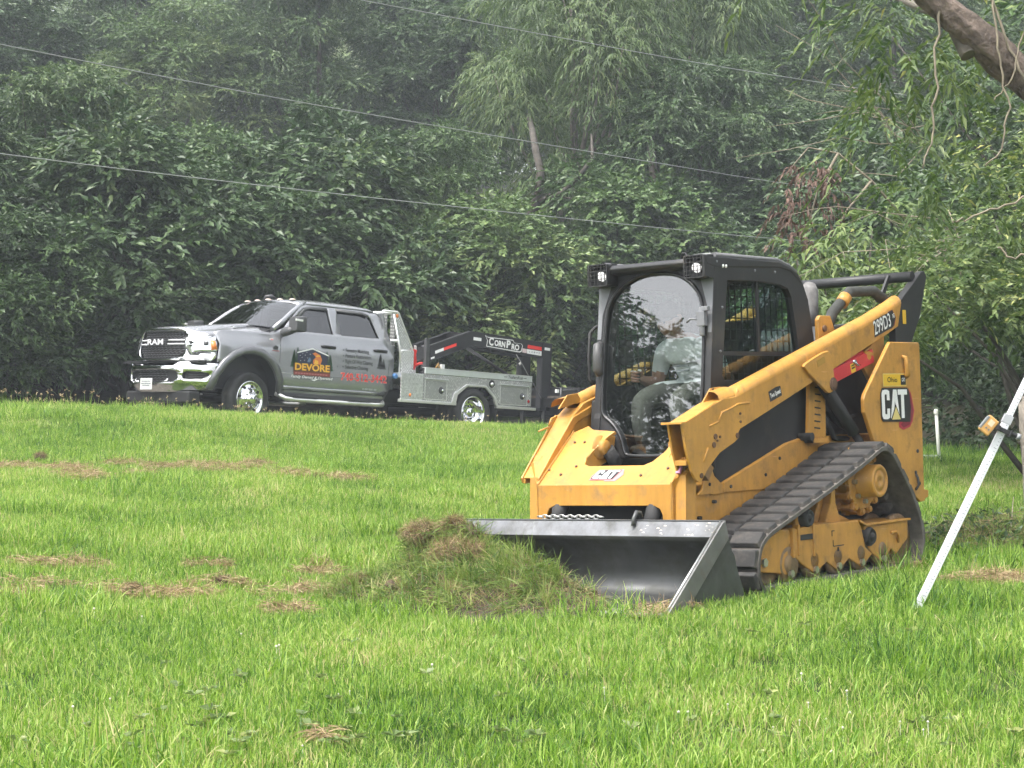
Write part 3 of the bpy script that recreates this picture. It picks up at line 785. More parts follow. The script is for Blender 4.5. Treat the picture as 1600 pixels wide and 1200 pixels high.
mb = MB(); mb.cyl((-0.96, 0.60, 1.43), (-0.95, 0.67, 1.425), 0.014, 8); mb.tube([(-0.95, 0.667, 1.425), (-0.97, 0.675, 1.40), (-1.0, 0.672, 1.405)], 0.006, 6); mb.build("stop_pin", STEEL, rs)

# model number and speed label on the left arm
xd = (-1, 0, 0.282)
poly_on("number_shadow", [[(-0.15, -0.055), (0.135, -0.055), (0.20, 0.0), (0.165, 0.06), (-0.12, 0.06)]], DEC_K, LD, (-1.375, 0.6615, 1.688), xd, (0, 0, 1))
poly_on("number_red", [[(0.10, -0.06), (0.165, -0.05), (0.205, 0.0), (0.17, 0.065), (0.10, 0.065)]], mat("decal_brown_red", (0.16, 0.03, 0.03), 0.45), LD, (-1.375, 0.6612, 1.688), xd, (0, 0, 1))
text("299D3", "model_number", DEC_W, LD, (-1.365, 0.663, 1.688), xd, (0, 0, 1), 0.098, 0.255, bold=0.012)
text("XE", "model_suffix", DEC_W, LD, (-1.532, 0.663, 1.752), xd, (0, 0, 1), 0.03, 0.035, bold=0.02)
poly_on("label_back", [[(-0.077, -0.034), (0.077, -0.034), (0.077, 0.030), (0.02, 0.038), (-0.077, 0.034)]], DEC_K, LD, (0.103, 0.6615, 1.220), xd, (0, 0, 1))
text("Two Speed", "speed_label", DEC_W, LD, (0.103, 0.663, 1.220), xd, (0, 0, 1), 0.030, 0.130, bold=0.02)
# scuffs on the arm edge
# ---- front frame: sloped plate with step opening, band, legs
def slope_x(z):
    return 1.10 - 1.19 * (z - 0.685)
outl = [(-0.52, 0.685), (0.52, 0.685), (0.52, 1.02), (0.40, 1.055), (0.36, 1.0), (0.315, 0.88), (0.27, 0.825), (0.22, 0.803), (-0.20, 0.803), (-0.245, 0.815), (-0.262, 0.85), (-0.25, 0.90), (-0.20, 0.99), (-0.17, 1.015), (-0.36, 1.03), (-0.42, 1.055), (-0.52, 1.01)]
mb = MB()
vs = [(slope_x(z), y, z) for y, z in outl] + [(slope_x(z) - 0.018, y, z - 0.016) for y, z in outl]
n = len(outl)
mb.add(vs, [tuple(range(n)), tuple(range(2 * n - 1, n - 1, -1))] + [(i, i + n, (i + 1) % n + n, (i + 1) % n) for i in range(n)])
arch = [(-0.52, 0.39), (-0.445, 0.39), (-0.445, 0.50), (-0.425, 0.54), (-0.385, 0.558), (0.385, 0.558), (0.425, 0.54), (0.445, 0.50), (0.445, 0.39), (0.52, 0.39), (0.52, 0.69), (-0.52, 0.69)]
mb.prism(arch, 0, 1.082, 1.10)
for s in (1, -1):
    mb.prism([(1.10, 0.39), (1.10, 0.70), (0.70, 1.03), (0.66, 1.0), (0.93, 0.75), (0.96, 0.60), (1.0, 0.39)], 1, *((0.505, 0.521) if s > 0 else (-0.521, -0.505)))
    # folded web from leg up to the arm nose
    mb.add([(1.10, s * 0.522, 0.70), (1.00, s * 0.642, 0.83), (0.93, s * 0.642, 0.74), (1.03, s * 0.522, 0.60)], [(0, 1, 2, 3)])
    mb.add([(1.10, s * 0.522, 0.70), (1.00, s * 0.642, 0.83), (0.90, s * 0.642, 0.83), (0.97, s * 0.522, 0.74)], [(0, 1, 2, 3)])
mb.build("front_frame", YEL, LD, bevel=0.004)
# ear with tilt-cylinder pin beside the step
for s in (-1, 1):
    mb = MB()
    mb.prism([(0.71, 1.0), (0.90, 0.86), (0.955, 0.80), (0.80, 0.78), (0.62, 0.84), (0.58, 0.98)], 1, *((-0.28, -0.262) if s < 0 else (0.36, 0.378)))
    mb.build("cylinder_ear", YEL, LD, bevel=0.004)
    yb = -0.262 if s < 0 else 0.36
    mb = MB(); mb.lathe([(0.0, 0.06), (0.042, 0.06), (0.05, 0.045), (0.05, 0.02), (0.075, 0.015), (0.078, 0.0)], (0.76, yb, 0.915), (0, -s, 0), 20); mb.build("pin_boss", YELD, LD)
    mb = MB(); mb.cyl((0.74, yb - s * 0.05, 0.90), (0.66, yb - s * 0.06, 0.80), 0.045, 12); mb.build("rod_end", BLKM, LD)
    mb = MB(); mb.cyl((1.02, s * 0.36, 0.62), (1.13, s * 0.36, 0.40), 0.05, 14); mb.cyl((1.0, s * 0.36, 0.66), (1.03, s * 0.36, 0.60), 0.06, 14); mb.build("tilt_cylinder", BLKM, LD)
mb = MB(); mb.box(0.63, 0.97, -0.25, 0.36, 0.775, 0.79); mb.build("step_plate", GREYP, LD, bevel=0.004)
mb = MB(); mb.box(0.88, 0.90, -0.5, 0.5, 0.30, 0.62); mb.build("front_bulkhead", BLKM, LD)
for (yy, zz) in ((-0.50, 0.78), (-0.38, 0.75), (-0.44, 0.95), (-0.36, 0.95), (0.42, 0.78), (0.46, 0.83), (0.25, 0.74), (-0.30, 0.80)):
    b = MB(); b.cyl((slope_x(zz) - 0.005, yy, zz - 0.005), (slope_x(zz) + 0.006, yy, zz + 0.006), 0.009, 8, smooth=False); b.build("frame_bolt", RUSTY, LD)
# emblem on the sloped front plate
zc = 0.745; fx = slope_x(zc)
nrm = Vector((1, 0, 1.19)).normalized()
ec = Vector((fx, -0.005, zc)) + nrm * 0.0025
ux, uz = (0, 1, 0), (-1.19, 0, 1)
def front_print(name, polys, m, lift):
    poly_on(name, [[(a, b) for a, b in p] for p in polys], m, LD, ec, ux, uz, lift)
front_print("front_emblem_red", [[(0.0, -0.058), (0.085, -0.058), (0.118, 0.0), (0.10, 0.052), (-0.06, 0.05)]], DEC_RL, 0)
front_print("front_emblem_rim", [[(-0.12, -0.048), (0.05, -0.048), (0.06, 0.05), (-0.09, 0.05), (-0.12, -0.01)]], DEC_RL, 0.0012)
c_, a_, t_, tri, trik = catpolys(0, 0, 0.165, 0.075, 1)
def sh(pl):
    return [(a - 0.105 + b * 0.25, b - 0.036) for a, b in pl]
front_print("front_emblem_back", [[(-0.113, -0.042), (0.055, -0.042), (0.085, 0.045), (-0.085, 0.045), (-0.113, -0.02)]], DEC_K, 0.0022)
front_print("front_emblem_letters", [sh(p) for p in c_ + a_ + t_ + tri], DEC_W, 0.0034)
# small tag and cleats in the nose
mb = MB(); mb.obox((1.06, 0.56, 0.80), (0.015, 0.03, 0.11), (1, 0, 0.6)); mb.build("pink_tag", mat("pink_tag", (0.55, 0.25, 0.38), 0.6), LD)
mb = MB(); mb.box(0.86, 1.02, 0.545, 0.63, 0.765, 0.785); mb.obox((0.98, 0.58, 0.86), (0.02, 0.03, 0.16), (0.3, 0, 1)); mb.build("nose_gusset", YELD, LD, bevel=0.003)
mb = MB(); mb.obox((0.84, 0.575, 0.775), (0.13, 0.06, 0.10), (0.75, 0, 0.62)); mb.build("stop_block", mat("weathered_block", (0.30, 0.17, 0.07), 0.8, var=0.2), LD, bevel=0.004)

# ---- bucket
HW = 1.038
prof = [(1.345, 0.480), (1.392, 0.395), (1.335, 0.345), (1.255, 0.26), (1.225, 0.17), (1.235, 0.09), (1.285, 0.040), (1.37, 0.022), (1.50, 0.014), (1.93, 0.006),
        (1.93, -0.008), (1.48, -0.004), (1.30, 0.004), (1.22, 0.045), (1.20, 0.10), (1.195, 0.18), (1.225, 0.28), (1.32, 0.385), (1.325, 0.480)]
prof = prof[:2] + [(1.36, 0.362), (1.325, 0.335), (1.285, 0.298), (1.255, 0.255), (1.235, 0.21), (1.226, 0.165), (1.230, 0.12), (1.245, 0.08), (1.275, 0.048), (1.32, 0.030)] + prof[7:]
mb = MB(); mb.prism(prof, 1, -HW + 0.012, HW - 0.012, 0, False)
mb.sm = [len(f_) == 4 for f_ in mb.f]
bk = mb.build("bucket", BUCK, LD)
sidep = [(1.345, 0.484), (1.372, 0.470), (1.965, -0.004), (1.90, -0.012), (1.124, -0.01), (1.180, 0.12), (1.271, 0.318), (1.322, 0.45)]
cut = [(1.345, 0.488), (1.375, 0.476), (1.975, -0.004), (1.80, -0.012), (1.315, 0.385)]
for s in (1, -1):
    mb = MB(); mb.prism(sidep, 1, *((HW - 0.012, HW) if s > 0 else (-HW, -HW + 0.012))); mb.build("side_plate", BUCK, bk, bevel=0.002)
    mb = MB(); mb.prism(cut, 1, *((HW, HW + 0.014) if s > 0 else (-HW - 0.014, -HW))); mb.build("side_cutter", mat("cutter_steel", (0.17, 0.17, 0.165), 0.45, 0.5, var=0.3, scale=5, dirt=(0.16, 0.11, 0.07), dirt_amt=0.3, dirt_scale=4), bk, bevel=0.003)
    mb = MB(); mb.tube([(1.372, s * (HW - 0.005), 0.482), (1.975, s * (HW - 0.005), 0.0)], 0.007, 6); mb.build("worn_edge", WORN, bk)
mb = MB(); mb.box(1.80, 1.985, -HW, HW, -0.006, 0.016); mb.build("cutting_edge", WORN, bk, bevel=0.004)
mb = MB(); mb.add([(1.348, -HW + 0.013, 0.480), (1.348, HW - 0.013, 0.480), (1.3945, HW - 0.013, 0.396), (1.3945, -HW + 0.013, 0.396)], [(0, 1, 2, 3)]); mb.build("top_band", mat("bucket_band_sky_sheen", (0.17, 0.175, 0.185), 0.5, 0.5, var=0.3, scale=6, dirt=(0.10, 0.10, 0.09), dirt_amt=0.45, dirt_scale=9), bk)  # lighter steel overlay; the sky's reflection is put into its colour
mb = MB(); mb.box(1.320, 1.347, -HW, HW, 0.481, 0.490); mb.build("top_lip", mat("bucket_lip", (0.12, 0.125, 0.13), 0.35, 0.7), bk, bevel=0.003)
for (yy, w, h) in ((0.62, 0.07, 0.02), (0.82, 0.09, 0.022), (0.90, 0.03, 0.012), (0.98, 0.02, 0.02), (0.36, 0.02, 0.008), (-0.3, 0.02, 0.008)):
    pass
mb = MB()
for k in range(26):
    yy = rng.choice([0.6, 0.66, 0.82, 0.86, 0.5, 0.97]) + rng.normal(0, 0.035); t = rng.uniform(0.1, 0.9)
    x = 1.345 + 0.047 * t; z = 0.480 - 0.085 * t
    a = rng.uniform(0.004, 0.013)
    mb.add([(x + 0.002, yy - a, z + 0.002), (x + 0.003, yy, z - a * 0.6), (x + 0.002, yy + a * 1.2, z + 0.003), (x, yy + a * 0.2, z + a * 0.7)], [(0, 1, 2, 3)])
mb.build("chipped_paint", mat("chipped_primer", (0.62, 0.54, 0.47), 0.7), bk)
# chain lying behind the lip and a lifting hook
ch = MB()
for k in range(15):
    yy = -0.33 + k * 0.033
    c = Vector((1.31, yy, 0.503)); up = k % 2
    pts = []
    for a in range(13):
        t = 2 * math.pi * a / 12
        o = Vector((0, 0.024 * math.cos(t), 0.012 * math.sin(t))) if up else Vector((0.012 * math.sin(t), 0.024 * math.cos(t), 0.004 * math.sin(t)))
        pts.append(c + o)
    ch.tube(pts, 0.004, 5, caps=False)
tag(ch.build("chain", WORN, None), "short steel chain lying along the loader bucket's top lip", "chain").matrix_world = M_LOADER
mb = MB(); mb.tube([(1.29, 0.42, 0.50), (1.30, 0.42, 0.53), (1.335, 0.42, 0.535), (1.365, 0.42, 0.50), (1.375, 0.42, 0.455)], 0.013, 8); mb.build("grab_hook", BUCK, bk)

# ---- cab
yS = 0.45
outer = [(0.535, 2.035), (0.53, 2.085), (0.47, 2.100), (0.38, 2.103), (-0.36, 2.103), (-0.50, 2.072), (-0.60, 2.030), (-0.66, 1.97), (-0.725, 1.86), (-0.785, 1.59), (-0.815, 1.31), (0.60, 0.80), (0.56, 1.10), (0.495, 1.27), (0.43, 1.95)]
outer = [(0.42, 2.02), (0.42, 2.10), (-0.36, 2.100), (-0.50, 2.068), (-0.60, 2.027), (-0.66, 1.965), (-0.72, 1.86), (-0.78, 1.59), (-0.81, 1.30), (-0.81, 1.0), (0.60, 0.80), (0.56, 1.10), (0.495, 1.27), (0.43, 1.95)]
win = [(0.285, 1.958), (-0.07, 1.963), (-0.36, 1.950), (-0.46, 1.925), (-0.50, 1.87), (-0.565, 1.576), (-0.60, 1.34), (-0.58, 1.315), (0.36, 1.315), (0.385, 1.345)]
cabm = MB()
for s in (1, -1):
    ring_plate(cabm, outer, win, lambda a, b, d, s=s: (a, s * (yS - d), b), 0.05, 0, c=(-0.12, 1.62))
cab = cabm.build("cab_frame", BLK, LD, bevel=0.012)
# roof shell with raised side gutters
mb = MB()
rp = [(0.52, 2.045), (0.535, 2.075), (0.50, 2.098), (0.38, 2.104), (-0.36, 2.104), (-0.50, 2.072), (-0.60, 2.030), (-0.66, 1.97), (-0.64, 1.96), (-0.50, 2.04), (-0.36, 2.06), (0.42, 2.03)]
mb.prism(rp, 1, -yS - 0.004, yS + 0.004)
mb.build("roof", BLK, cab, bevel=0.012, seg=3)
for s in (1, -1):
    mb = MB(); mb.tube([(0.40, s * 0.43, 2.115), (-0.36, s * 0.43, 2.113), (-0.50, s * 0.43, 2.083), (-0.60, s * 0.43, 2.042)], 0.016, 8); mb.build("roof_rail", mat("roof_rail_grey", (0.13, 0.13, 0.135), 0.45), cab)
    for (bx, bz) in ((0.335, 2.045), (0.30, 2.045)):
        b = MB(); b.lathe([(0.0, 0.008), (0.010, 0.006), (0.013, 0.0)], (bx, s * (yS + 0.001), bz), (0, s, 0), 12); b.build("cap_screw", DEC_W, cab)
    for (bx, bz) in ((0.405, 2.07), (-0.30, 2.03), (0.36, 1.78), (0.40, 1.5), (-0.05, 2.03)):
        b = MB(); b.lathe([(0.0, 0.006), (0.008, 0.004), (0.010, 0.0)], (bx, s * (yS + 0.001), bz), (0, s, 0), 10); b.build("cap_screw", GREYP, cab)
mb = MB(); mb.box(0.12, 0.36, 0.24, 0.38, 2.11, 2.135); mb.build("roof_hatch", mat("hatch_grey", (0.2, 0.21, 0.2), 0.6), cab, bevel=0.008)
mb = MB(); mb.tube([(0.50, 0.30, 2.10), (0.47, 0.26, 2.135), (0.44, 0.22, 2.14), (0.40, 0.18, 2.11)], 0.006, 6); mb.build("antenna_loop", HOSE, cab)
# rear wall and window
mb = MB(); mb.prism([(-0.60, 1.99), (-0.72, 1.85), (-0.78, 1.59), (-0.81, 1.30), (-0.77, 1.30), (-0.74, 1.59), (-0.68, 1.85)], 1, 0.33, 0.40); mb.prism([(-0.60, 1.99), (-0.72, 1.85), (-0.78, 1.59), (-0.81, 1.30), (-0.77, 1.30), (-0.74, 1.59), (-0.68, 1.85)], 1, -0.40, -0.33)
mb.box(-0.80, -0.76, -0.4, 0.4, 0.95, 1.42); mb.build("rear_wall", BLK, cab)
mb = MB(); mb.add([(-0.60, -0.33, 1.98), (-0.60, 0.33, 1.98), (-0.77, 0.33, 1.42), (-0.77, -0.33, 1.42)], [(0, 1, 2, 3)]); mb.build("rear_window", SIDEGL, cab)
# side windows: pane, slide rail, steel screen
for s in (1, -1):
    mb = MB(); mb.prism(win, 1, s * (yS - 0.030), s * (yS - 0.026)); wn_ = mb.build("side_window", SIDEGL, LD)
    mb = MB(); mb.box(-0.58, 0.37, *sorted((s * (yS - 0.024), s * (yS - 0.008))), 1.475, 1.500); mb.box(-0.10, -0.075, *sorted((s * (yS - 0.024), s * (yS - 0.010))), 1.50, 1.96); mb.build("slide_rail", BLK, wn_)
    mb = MB(); ys = s * (yS - 0.055)
    for k in range(13):
        x = 0.33 - k * 0.073
        zt = 1.95 if x > -0.4 else 1.90
        mb.box(x - 0.004, x + 0.004, *sorted((ys, ys - s * 0.008)), 1.32, zt)
    for k in range(9):
        z = 1.36 + k * 0.072
        mb.box(-0.56, 0.36, *sorted((ys - s * 0.008, ys - s * 0.016)), z - 0.004, z + 0.004)
    mb.build("window_screen", BLKM, wn_)
# front door: frame and pane
def door_x(z):
    return 0.445 + (1.95 - z) * 0.125
DO = [(-0.452, 2.04), (0.452, 2.04), (0.452, 0.84), (-0.452, 0.84)]
DI = smooth_poly([(-0.15, 2.02), (0.15, 2.02), (0.33, 1.905), (0.385, 1.74), (0.390, 1.20), (0.375, 1.12), (0.30, 1.075), (0.225, 0.99), (0.195, 0.885), (0.17, 0.855), (-0.17, 0.855), (-0.195, 0.885), (-0.225, 0.99), (-0.30, 1.075), (-0.375, 1.12), (-0.390, 1.20), (-0.385, 1.74), (-0.33, 1.905)], 2)
mb = MB(); ring_plate(mb, DO, DI, lambda a, b, d: (door_x(b) - d, a, b), 0.045, 0, c=(0, 1.5))
door = mb.build("front_door", BLK, LD, bevel=0.006)
mb = MB(); mb.add([(door_x(z) - 0.012, y, z) for y, z in DI], [tuple(range(len(DI)))]); mb.build("windshield", CABGL, door)
def scale_poly(pl, c, k):
    return [(c[0] + (a - c[0]) * k, c[1] + (b - c[1]) * k) for a, b in pl]
mb = MB(); pth = [(door_x(z) + 0.004, y, z) for y, z in scale_poly(DI, (0, 1.45), 1.012)]; mb.tube(pth + [pth[0]], 0.013, 6, caps=False); mb.build("door_seal", mat("seal_rubber", (0.012, 0.012, 0.012), 0.35), door)
for s in (1, -1):   # grey pillar sheet beside the pane
    mb = MB(); mb.add([(door_x(1.98) + 0.003, s * 0.35, 1.965), (door_x(1.98) + 0.003, s * 0.448, 1.965), (door_x(1.62) + 0.003, s * 0.448, 1.62), (door_x(1.62) + 0.003, s * 0.418, 1.62), (door_x(1.78) + 0.003, s * 0.412, 1.78)], [(0, 1, 2, 3, 4)]); mb.build("pillar_sheet", GREYP, door)
mb = MB(); mb.box(0.495, 0.535, 0.365, 0.425, 1.66, 1.755); mb.cyl((0.515, 0.395, 1.60), (0.515, 0.395, 1.78), 0.018, 10); mb.box(0.50, 0.53, 0.40, 0.45, 1.755, 1.785); mb.build("door_hinge", GREYP, door, bevel=0.004)
mb = MB(); mb.tube([(0.53, 0.37, 1.705), (0.545, 0.33, 1.71), (0.53, 0.29, 1.69)], 0.007, 6); mb.build("wiper_arm", GREYP, door)
mb = MB(); mb.tube([(0.505, -0.412, 1.59), (0.535, -0.412, 1.58), (0.545, -0.410, 1.50), (0.55, -0.408, 1.42), (0.535, -0.405, 1.385)], [0.02, 0.032, 0.034, 0.034, 0.025], 10); mb.build("door_handle", mat("handle_grey", (0.06, 0.06, 0.06), 0.5), door)
mb = MB(); mb.tube([(0.43, -0.455, 1.72), (0.455, -0.49, 1.705), (0.50, -0.50, 1.665), (0.52, -0.50, 1.52), (0.525, -0.50, 1.36), (0.50, -0.47, 1.33)], 0.011, 8); mb.build("grab_rail", BLKM, LD)
# lamp boxes with grilles
for s in (1, -1):
    mb = MB()
    mb.box(0.44, 0.50, *sorted((s * 0.30, s * 0.452)), 1.965, 2.112)
    fr = rrect(0.30, 0.452, 1.965, 2.112, 0.012, 2)
    ring_plate(mb, [(s * a, b) for a, b in fr], [(s * a, b) for a, b in rrect(0.308, 0.444, 1.973, 2.104, 0.01, 2)], lambda a, b, d: (0.56 - d, a, b), 0.06, 0)
    lb = mb.build("work_lamp", BLK, LD, bevel=0.003)
    mb = MB()
    for k in range(6):
        y = s * (0.308 + 0.0272 * (k + 0.5) - 0.0); mb.box(0.556, 0.561, *sorted((y - 0.0018, y + 0.0018)), 1.97, 2.107)
    for k in range(5):
        z = 1.973 + 0.0262 * (k + 0.5); mb.box(0.5555, 0.5605, *sorted((s * 0.305, s * 0.447)), z - 0.0018, z + 0.0018)
    mb.build("lamp_grille", BLKM, lb)
    mb = MB(); mb.lathe([(0.0, 0.03), (0.030, 0.026), (0.036, 0.0)], (0.502, s * 0.372, 2.034), (1, 0, 0), 20); mb.build("lamp_lens", LAMPW, lb)
    mb = MB(); mb.lathe([(0.036, 0.012), (0.042, 0.012), (0.044, 0.0)], (0.502, s * 0.372, 2.034), (1, 0, 0), 20); mb.build("lamp_bezel", BLKM, lb)
# interior: seat, side consoles, joysticks, dash post
mb = MB()
mb.prism([(0.06, 1.10), (0.10, 1.16), (0.02, 1.20), (-0.30, 1.19), (-0.36, 1.12), (-0.30, 1.06)], 1, -0.25, 0.25)
mb.prism([(-0.26, 1.18), (-0.34, 1.16), (-0.50, 1.70), (-0.46, 1.74), (-0.38, 1.72)], 1, -0.23, 0.23)
mb.build("seat", mat("seat_black", (0.025, 0.025, 0.027), 0.8, var=0.2), LD, bevel=0.03, seg=3)
for s in (1, -1):
    mb = MB(); mb.prism([(0.16, 1.16), (0.20, 1.20), (0.16, 1.235), (-0.25, 1.25), (-0.28, 1.16)], 1, *sorted((s * 0.30, s * 0.40))); mb.build("armrest", BLKM, LD, bevel=0.012)
    mb = MB(); mb.tube([(0.16, s * 0.33, 1.22), (0.20, s * 0.33, 1.27), (0.225, s * 0.33, 1.33), (0.225, s * 0.33, 1.40)], [0.03, 0.018, 0.022, 0.028], 10); mb.build("joystick", HOSE, LD)
mb = MB(); mb.box(0.10, 0.52, -0.38, 0.38, 0.80, 0.86); mb.build("cab_floor", BLKM, LD)
mb = MB(); mb.box(0.20, 0.30, -0.42, -0.36, 1.45, 1.62); mb.build("monitor", BLKM, LD, bevel=0.01)

# ---- things behind the cab
mb = MB(); mb.tube([(-0.95, 0.40, 1.55), (-1.10, 0.42, 1.78), (-1.30, 0.45, 1.93), (-1.55, 0.50, 1.94), (-1.72, 0.54, 1.84)], 0.04, 10); mb.build("hose_bundle", mat("hose_sleeve", (0.035, 0.036, 0.032), 0.8, var=0.3, scale=30), LD)
mb = MB(); mb.cyl((-1.20, 0.435, 1.845), (-1.26, 0.44, 1.895), 0.047, 12); mb.build("hose_clamp", YEL, LD)
mb = MB(); mb.tube([(-1.50, -0.02, 1.70), (-1.53, -0.02, 1.86), (-1.55, -0.02, 1.98), (-1.57, -0.02, 2.03)], [0.075, 0.075, 0.07, 0.04], 12); mb.build("exhaust_stack", mat("exhaust_dusty", (0.15, 0.145, 0.14), 0.8, 0, var=0.35, scale=18), LD)
mb = MB(); mb.prism([(-0.755, 1.33), (-0.76, 1.72), (-0.79, 1.75), (-0.93, 1.75), (-1.0, 1.62), (-1.0, 1.33)], 1, 0.47, 0.50); mb.build("pivot_bracket", YEL, LD, bevel=0.006)
mb = MB(); mb.cyl((-0.83, 0.49, 1.66), (-0.83, 0.515, 1.66), 0.022, 10); mb.build("bracket_bolt", RUSTY, LD)
for k, (a, b) in enumerate((((-0.80, 0.50, 1.25), (-1.15, 0.52, 0.95)), ((-0.75, 0.47, 1.18), (-1.2, 0.50, 1.05)), ((-0.72, 0.5, 1.12), (-1.1, 0.5, 0.90)))):
    A = Vector(a); B_ = Vector(b); mid = (A + B_) / 2 + Vector((0.08, 0.05, -0.10))
    mb = MB(); mb.tube([A, A * .6 + mid * .4, mid, B_ * .6 + mid * .4, B_], 0.02, 8); mb.build("hydraulic_hose", HOSE, LD)
mb = MB(); mb.tube([(-0.66, 0.55, 1.22), (-0.70, 0.60, 1.15), (-0.78, 0.58, 1.17), (-0.82, 0.52, 1.20)], 0.008, 6); mb.build("hose_fitting", STEEL, LD)

# ================================================================ pickup truck with aluminium flatbed
PAINT = mat("truck_grey_paint", (0.29, 0.295, 0.31), 0.26, 0.5, var=0.04, scale=2, coat=0.7)
FLARE = mat("truck_flare", (0.075, 0.077, 0.082), 0.5, 0.0, var=0.1)
CHROME = mat("chrome", (0.80, 0.81, 0.82), 0.07, 1.0)
ALUM = mat("polished_aluminium", (0.80, 0.80, 0.78), 0.28, 0.7, var=0.06, scale=5)
ALUMF = mat("brushed_aluminium", (0.62, 0.65, 0.64), 0.45, 0.45, var=0.08, scale=3)
TBLK = mat("truck_black_plastic", (0.014, 0.014, 0.015), 0.55)
TGRY = mat("truck_grey_plastic", (0.055, 0.056, 0.058), 0.5)
TYRE = mat("tyre_rubber", (0.028, 0.028, 0.029), 0.8, 0, var=0.25, scale=8, dirt=(0.09, 0.085, 0.075), dirt_amt=0.2, dirt_scale=4)
TGLASS = glass("truck_glass", (0.05, 0.055, 0.055), 0.02, 0.11)
TGLASSF = glass("truck_windshield", (0.16, 0.18, 0.18), 0.02, 0.12)
AMBER = mat("amber_lens", (0.75, 0.22, 0.04), 0.15, coat=0.5)
REDL = mat("red_lens", (0.35, 0.01, 0.02), 0.2, coat=0.5)
SEAM = mat("seam_shadow", (0.02, 0.02, 0.021), 0.8)

DIA = bpy.data.materials.new("diamond_plate"); DIA.use_nodes = True
def _dia():
    nt = DIA.node_tree; b = nt.nodes["Principled BSDF"]
    tc = nt.nodes.new("ShaderNodeTexCoord"); mp = nt.nodes.new("ShaderNodeMapping")
    mp.inputs["Rotation"].default_value = (0, rad(45), 0); mp.inputs["Scale"].default_value = (27, 27, 27)
    ck = nt.nodes.new("ShaderNodeTexVoronoi"); ck.feature = 'F1'; ck.inputs["Scale"].default_value = 1.0; ck.inputs["Randomness"].default_value = 0.25
    nt.links.new(tc.outputs["Object"], mp.inputs[0]); nt.links.new(mp.outputs[0], ck.inputs["Vector"])
    r = ramp(nt, [(0.22, (0.88, 0.88, 0.86)), (0.52, (0.36, 0.36, 0.36))])
    nt.links.new(ck.outputs["Distance"], r.inputs[0]); nt.links.new(r.outputs[0], b.inputs["Base Color"])
    b.inputs["Metallic"].default_value = 0.5; b.inputs["Roughness"].default_value = 0.4
    bp = nt.nodes.new("ShaderNodeBump"); bp.inputs["Strength"].default_value = 0.8; bp.inputs["Distance"].default_value = 0.01; bp.invert = True
    nt.links.new(ck.outputs["Distance"], bp.inputs["Height"]); nt.links.new(bp.outputs[0], b.inputs["Normal"])
_dia()

TK = empty("pickup_truck", "grey crew cab pickup truck with aluminium flatbed parked behind the lawn", "pickup truck", M_TRUCK)

def skin(name, outline, holes, P, m, parent, ucuts=(), vcuts=(), thick=0.02, smooth=True):
    """sheet-metal panel: a flat outline with openings is filled, cut into strips and bent by P(u, v) -> 3-D"""
    bm = bmesh.new()
    for loop in [outline] + list(holes):
        vs = [bm.verts.new((p[0], p[1], 0)) for p in loop]
        for i in range(len(vs)):
            bm.edges.new((vs[i], vs[(i + 1) % len(vs)]))
    bmesh.ops.triangle_fill(bm, use_beauty=True, use_dissolve=False, edges=bm.edges[:], normal=(0, 0, 1))
    for c in ucuts:
        bmesh.ops.bisect_plane(bm, geom=bm.verts[:] + bm.edges[:] + bm.faces[:], plane_co=(c, 0, 0), plane_no=(1, 0, 0), dist=1e-5)
    for c in vcuts:
        bmesh.ops.bisect_plane(bm, geom=bm.verts[:] + bm.edges[:] + bm.faces[:], plane_co=(0, c, 0), plane_no=(0, 1, 0), dist=1e-5)
    for v in bm.verts:
        v.co = P(v.co.x, v.co.y)
    bmesh.ops.recalc_face_normals(bm, faces=bm.faces)
    me = bpy.data.meshes.new(name); bm.to_mesh(me); bm.free()
    me.materials.append(m)
    me.polygons.foreach_set("use_smooth", [smooth] * len(me.polygons))
    o = link(name, me, parent)
    if thick:
        sd = o.modifiers.new("thick", 'SOLIDIFY'); sd.thickness = thick; sd.offset = 0
    return o

def sstep(a, b, x):
    t = min(1, max(0, (x - a) / (b - a))); return t * t * (3 - 2 * t)
def side_y(x, z):
    """half width of the body side at (x, z)"""
    if z > 1.46:
        y = 0.955 - (z - 1.46) * 0.30 - max(0, z - 1.90) * 1.2
    elif z > 1.22:
        y = 1.0 - 0.045 * sstep(1.22, 1.46, z)
    elif z < 0.75:
        y = 1.0 - 0.05 * sstep(0.75, 0.50, z) if z < 0.75 else 1.0
    else:
        y = 1.0
    if x > -0.45:
        y -= 0.06 * sstep(1.15, 1.40, z)
    if x > 0.45:
        y -= 0.05 * ((x - 0.45) / 0.20) ** 2
    return y
flare_arc = [(0.70, 0.50), (0.64, 0.72), (0.52, 0.90), (0.36, 1.03), (0.18, 1.10), (0.02, 1.115), (-0.15, 1.085), (-0.30, 1.00), (-0.42, 0.86), (-0.49, 0.70), (-0.515, 0.50)]
side_out = [(0.65, 0.925), (0.62, 1.20), (0.65, 1.30), (0.67, 1.37), (0.55, 1.41), (0.0, 1.43), (-0.36, 1.44), (-0.60, 1.52), (-0.72, 1.64), (-0.90, 1.80), (-1.04, 1.91), (-1.20, 1.965), (-1.60, 1.985), (-2.30, 1.975), (-2.52, 1.94), (-2.66, 1.85), (-2.74, 1.70), (-2.82, 1.46), (-2.86, 1.20), (-2.83, 0.90), (-2.76, 0.64), (-2.70, 0.50)] + flare_arc[::-1][0:0] + [(-0.515, 0.50), (-0.49, 0.70), (-0.42, 0.86), (-0.30, 1.00), (-0.15, 1.085), (0.02, 1.115), (0.18, 1.10), (0.36, 1.03), (0.52, 0.93)]
w_front = [(-0.80, 1.50), (-0.81, 1.60), (-0.90, 1.735), (-1.06, 1.865), (-1.20, 1.90), (-1.55, 1.915), (-1.60, 1.49)]
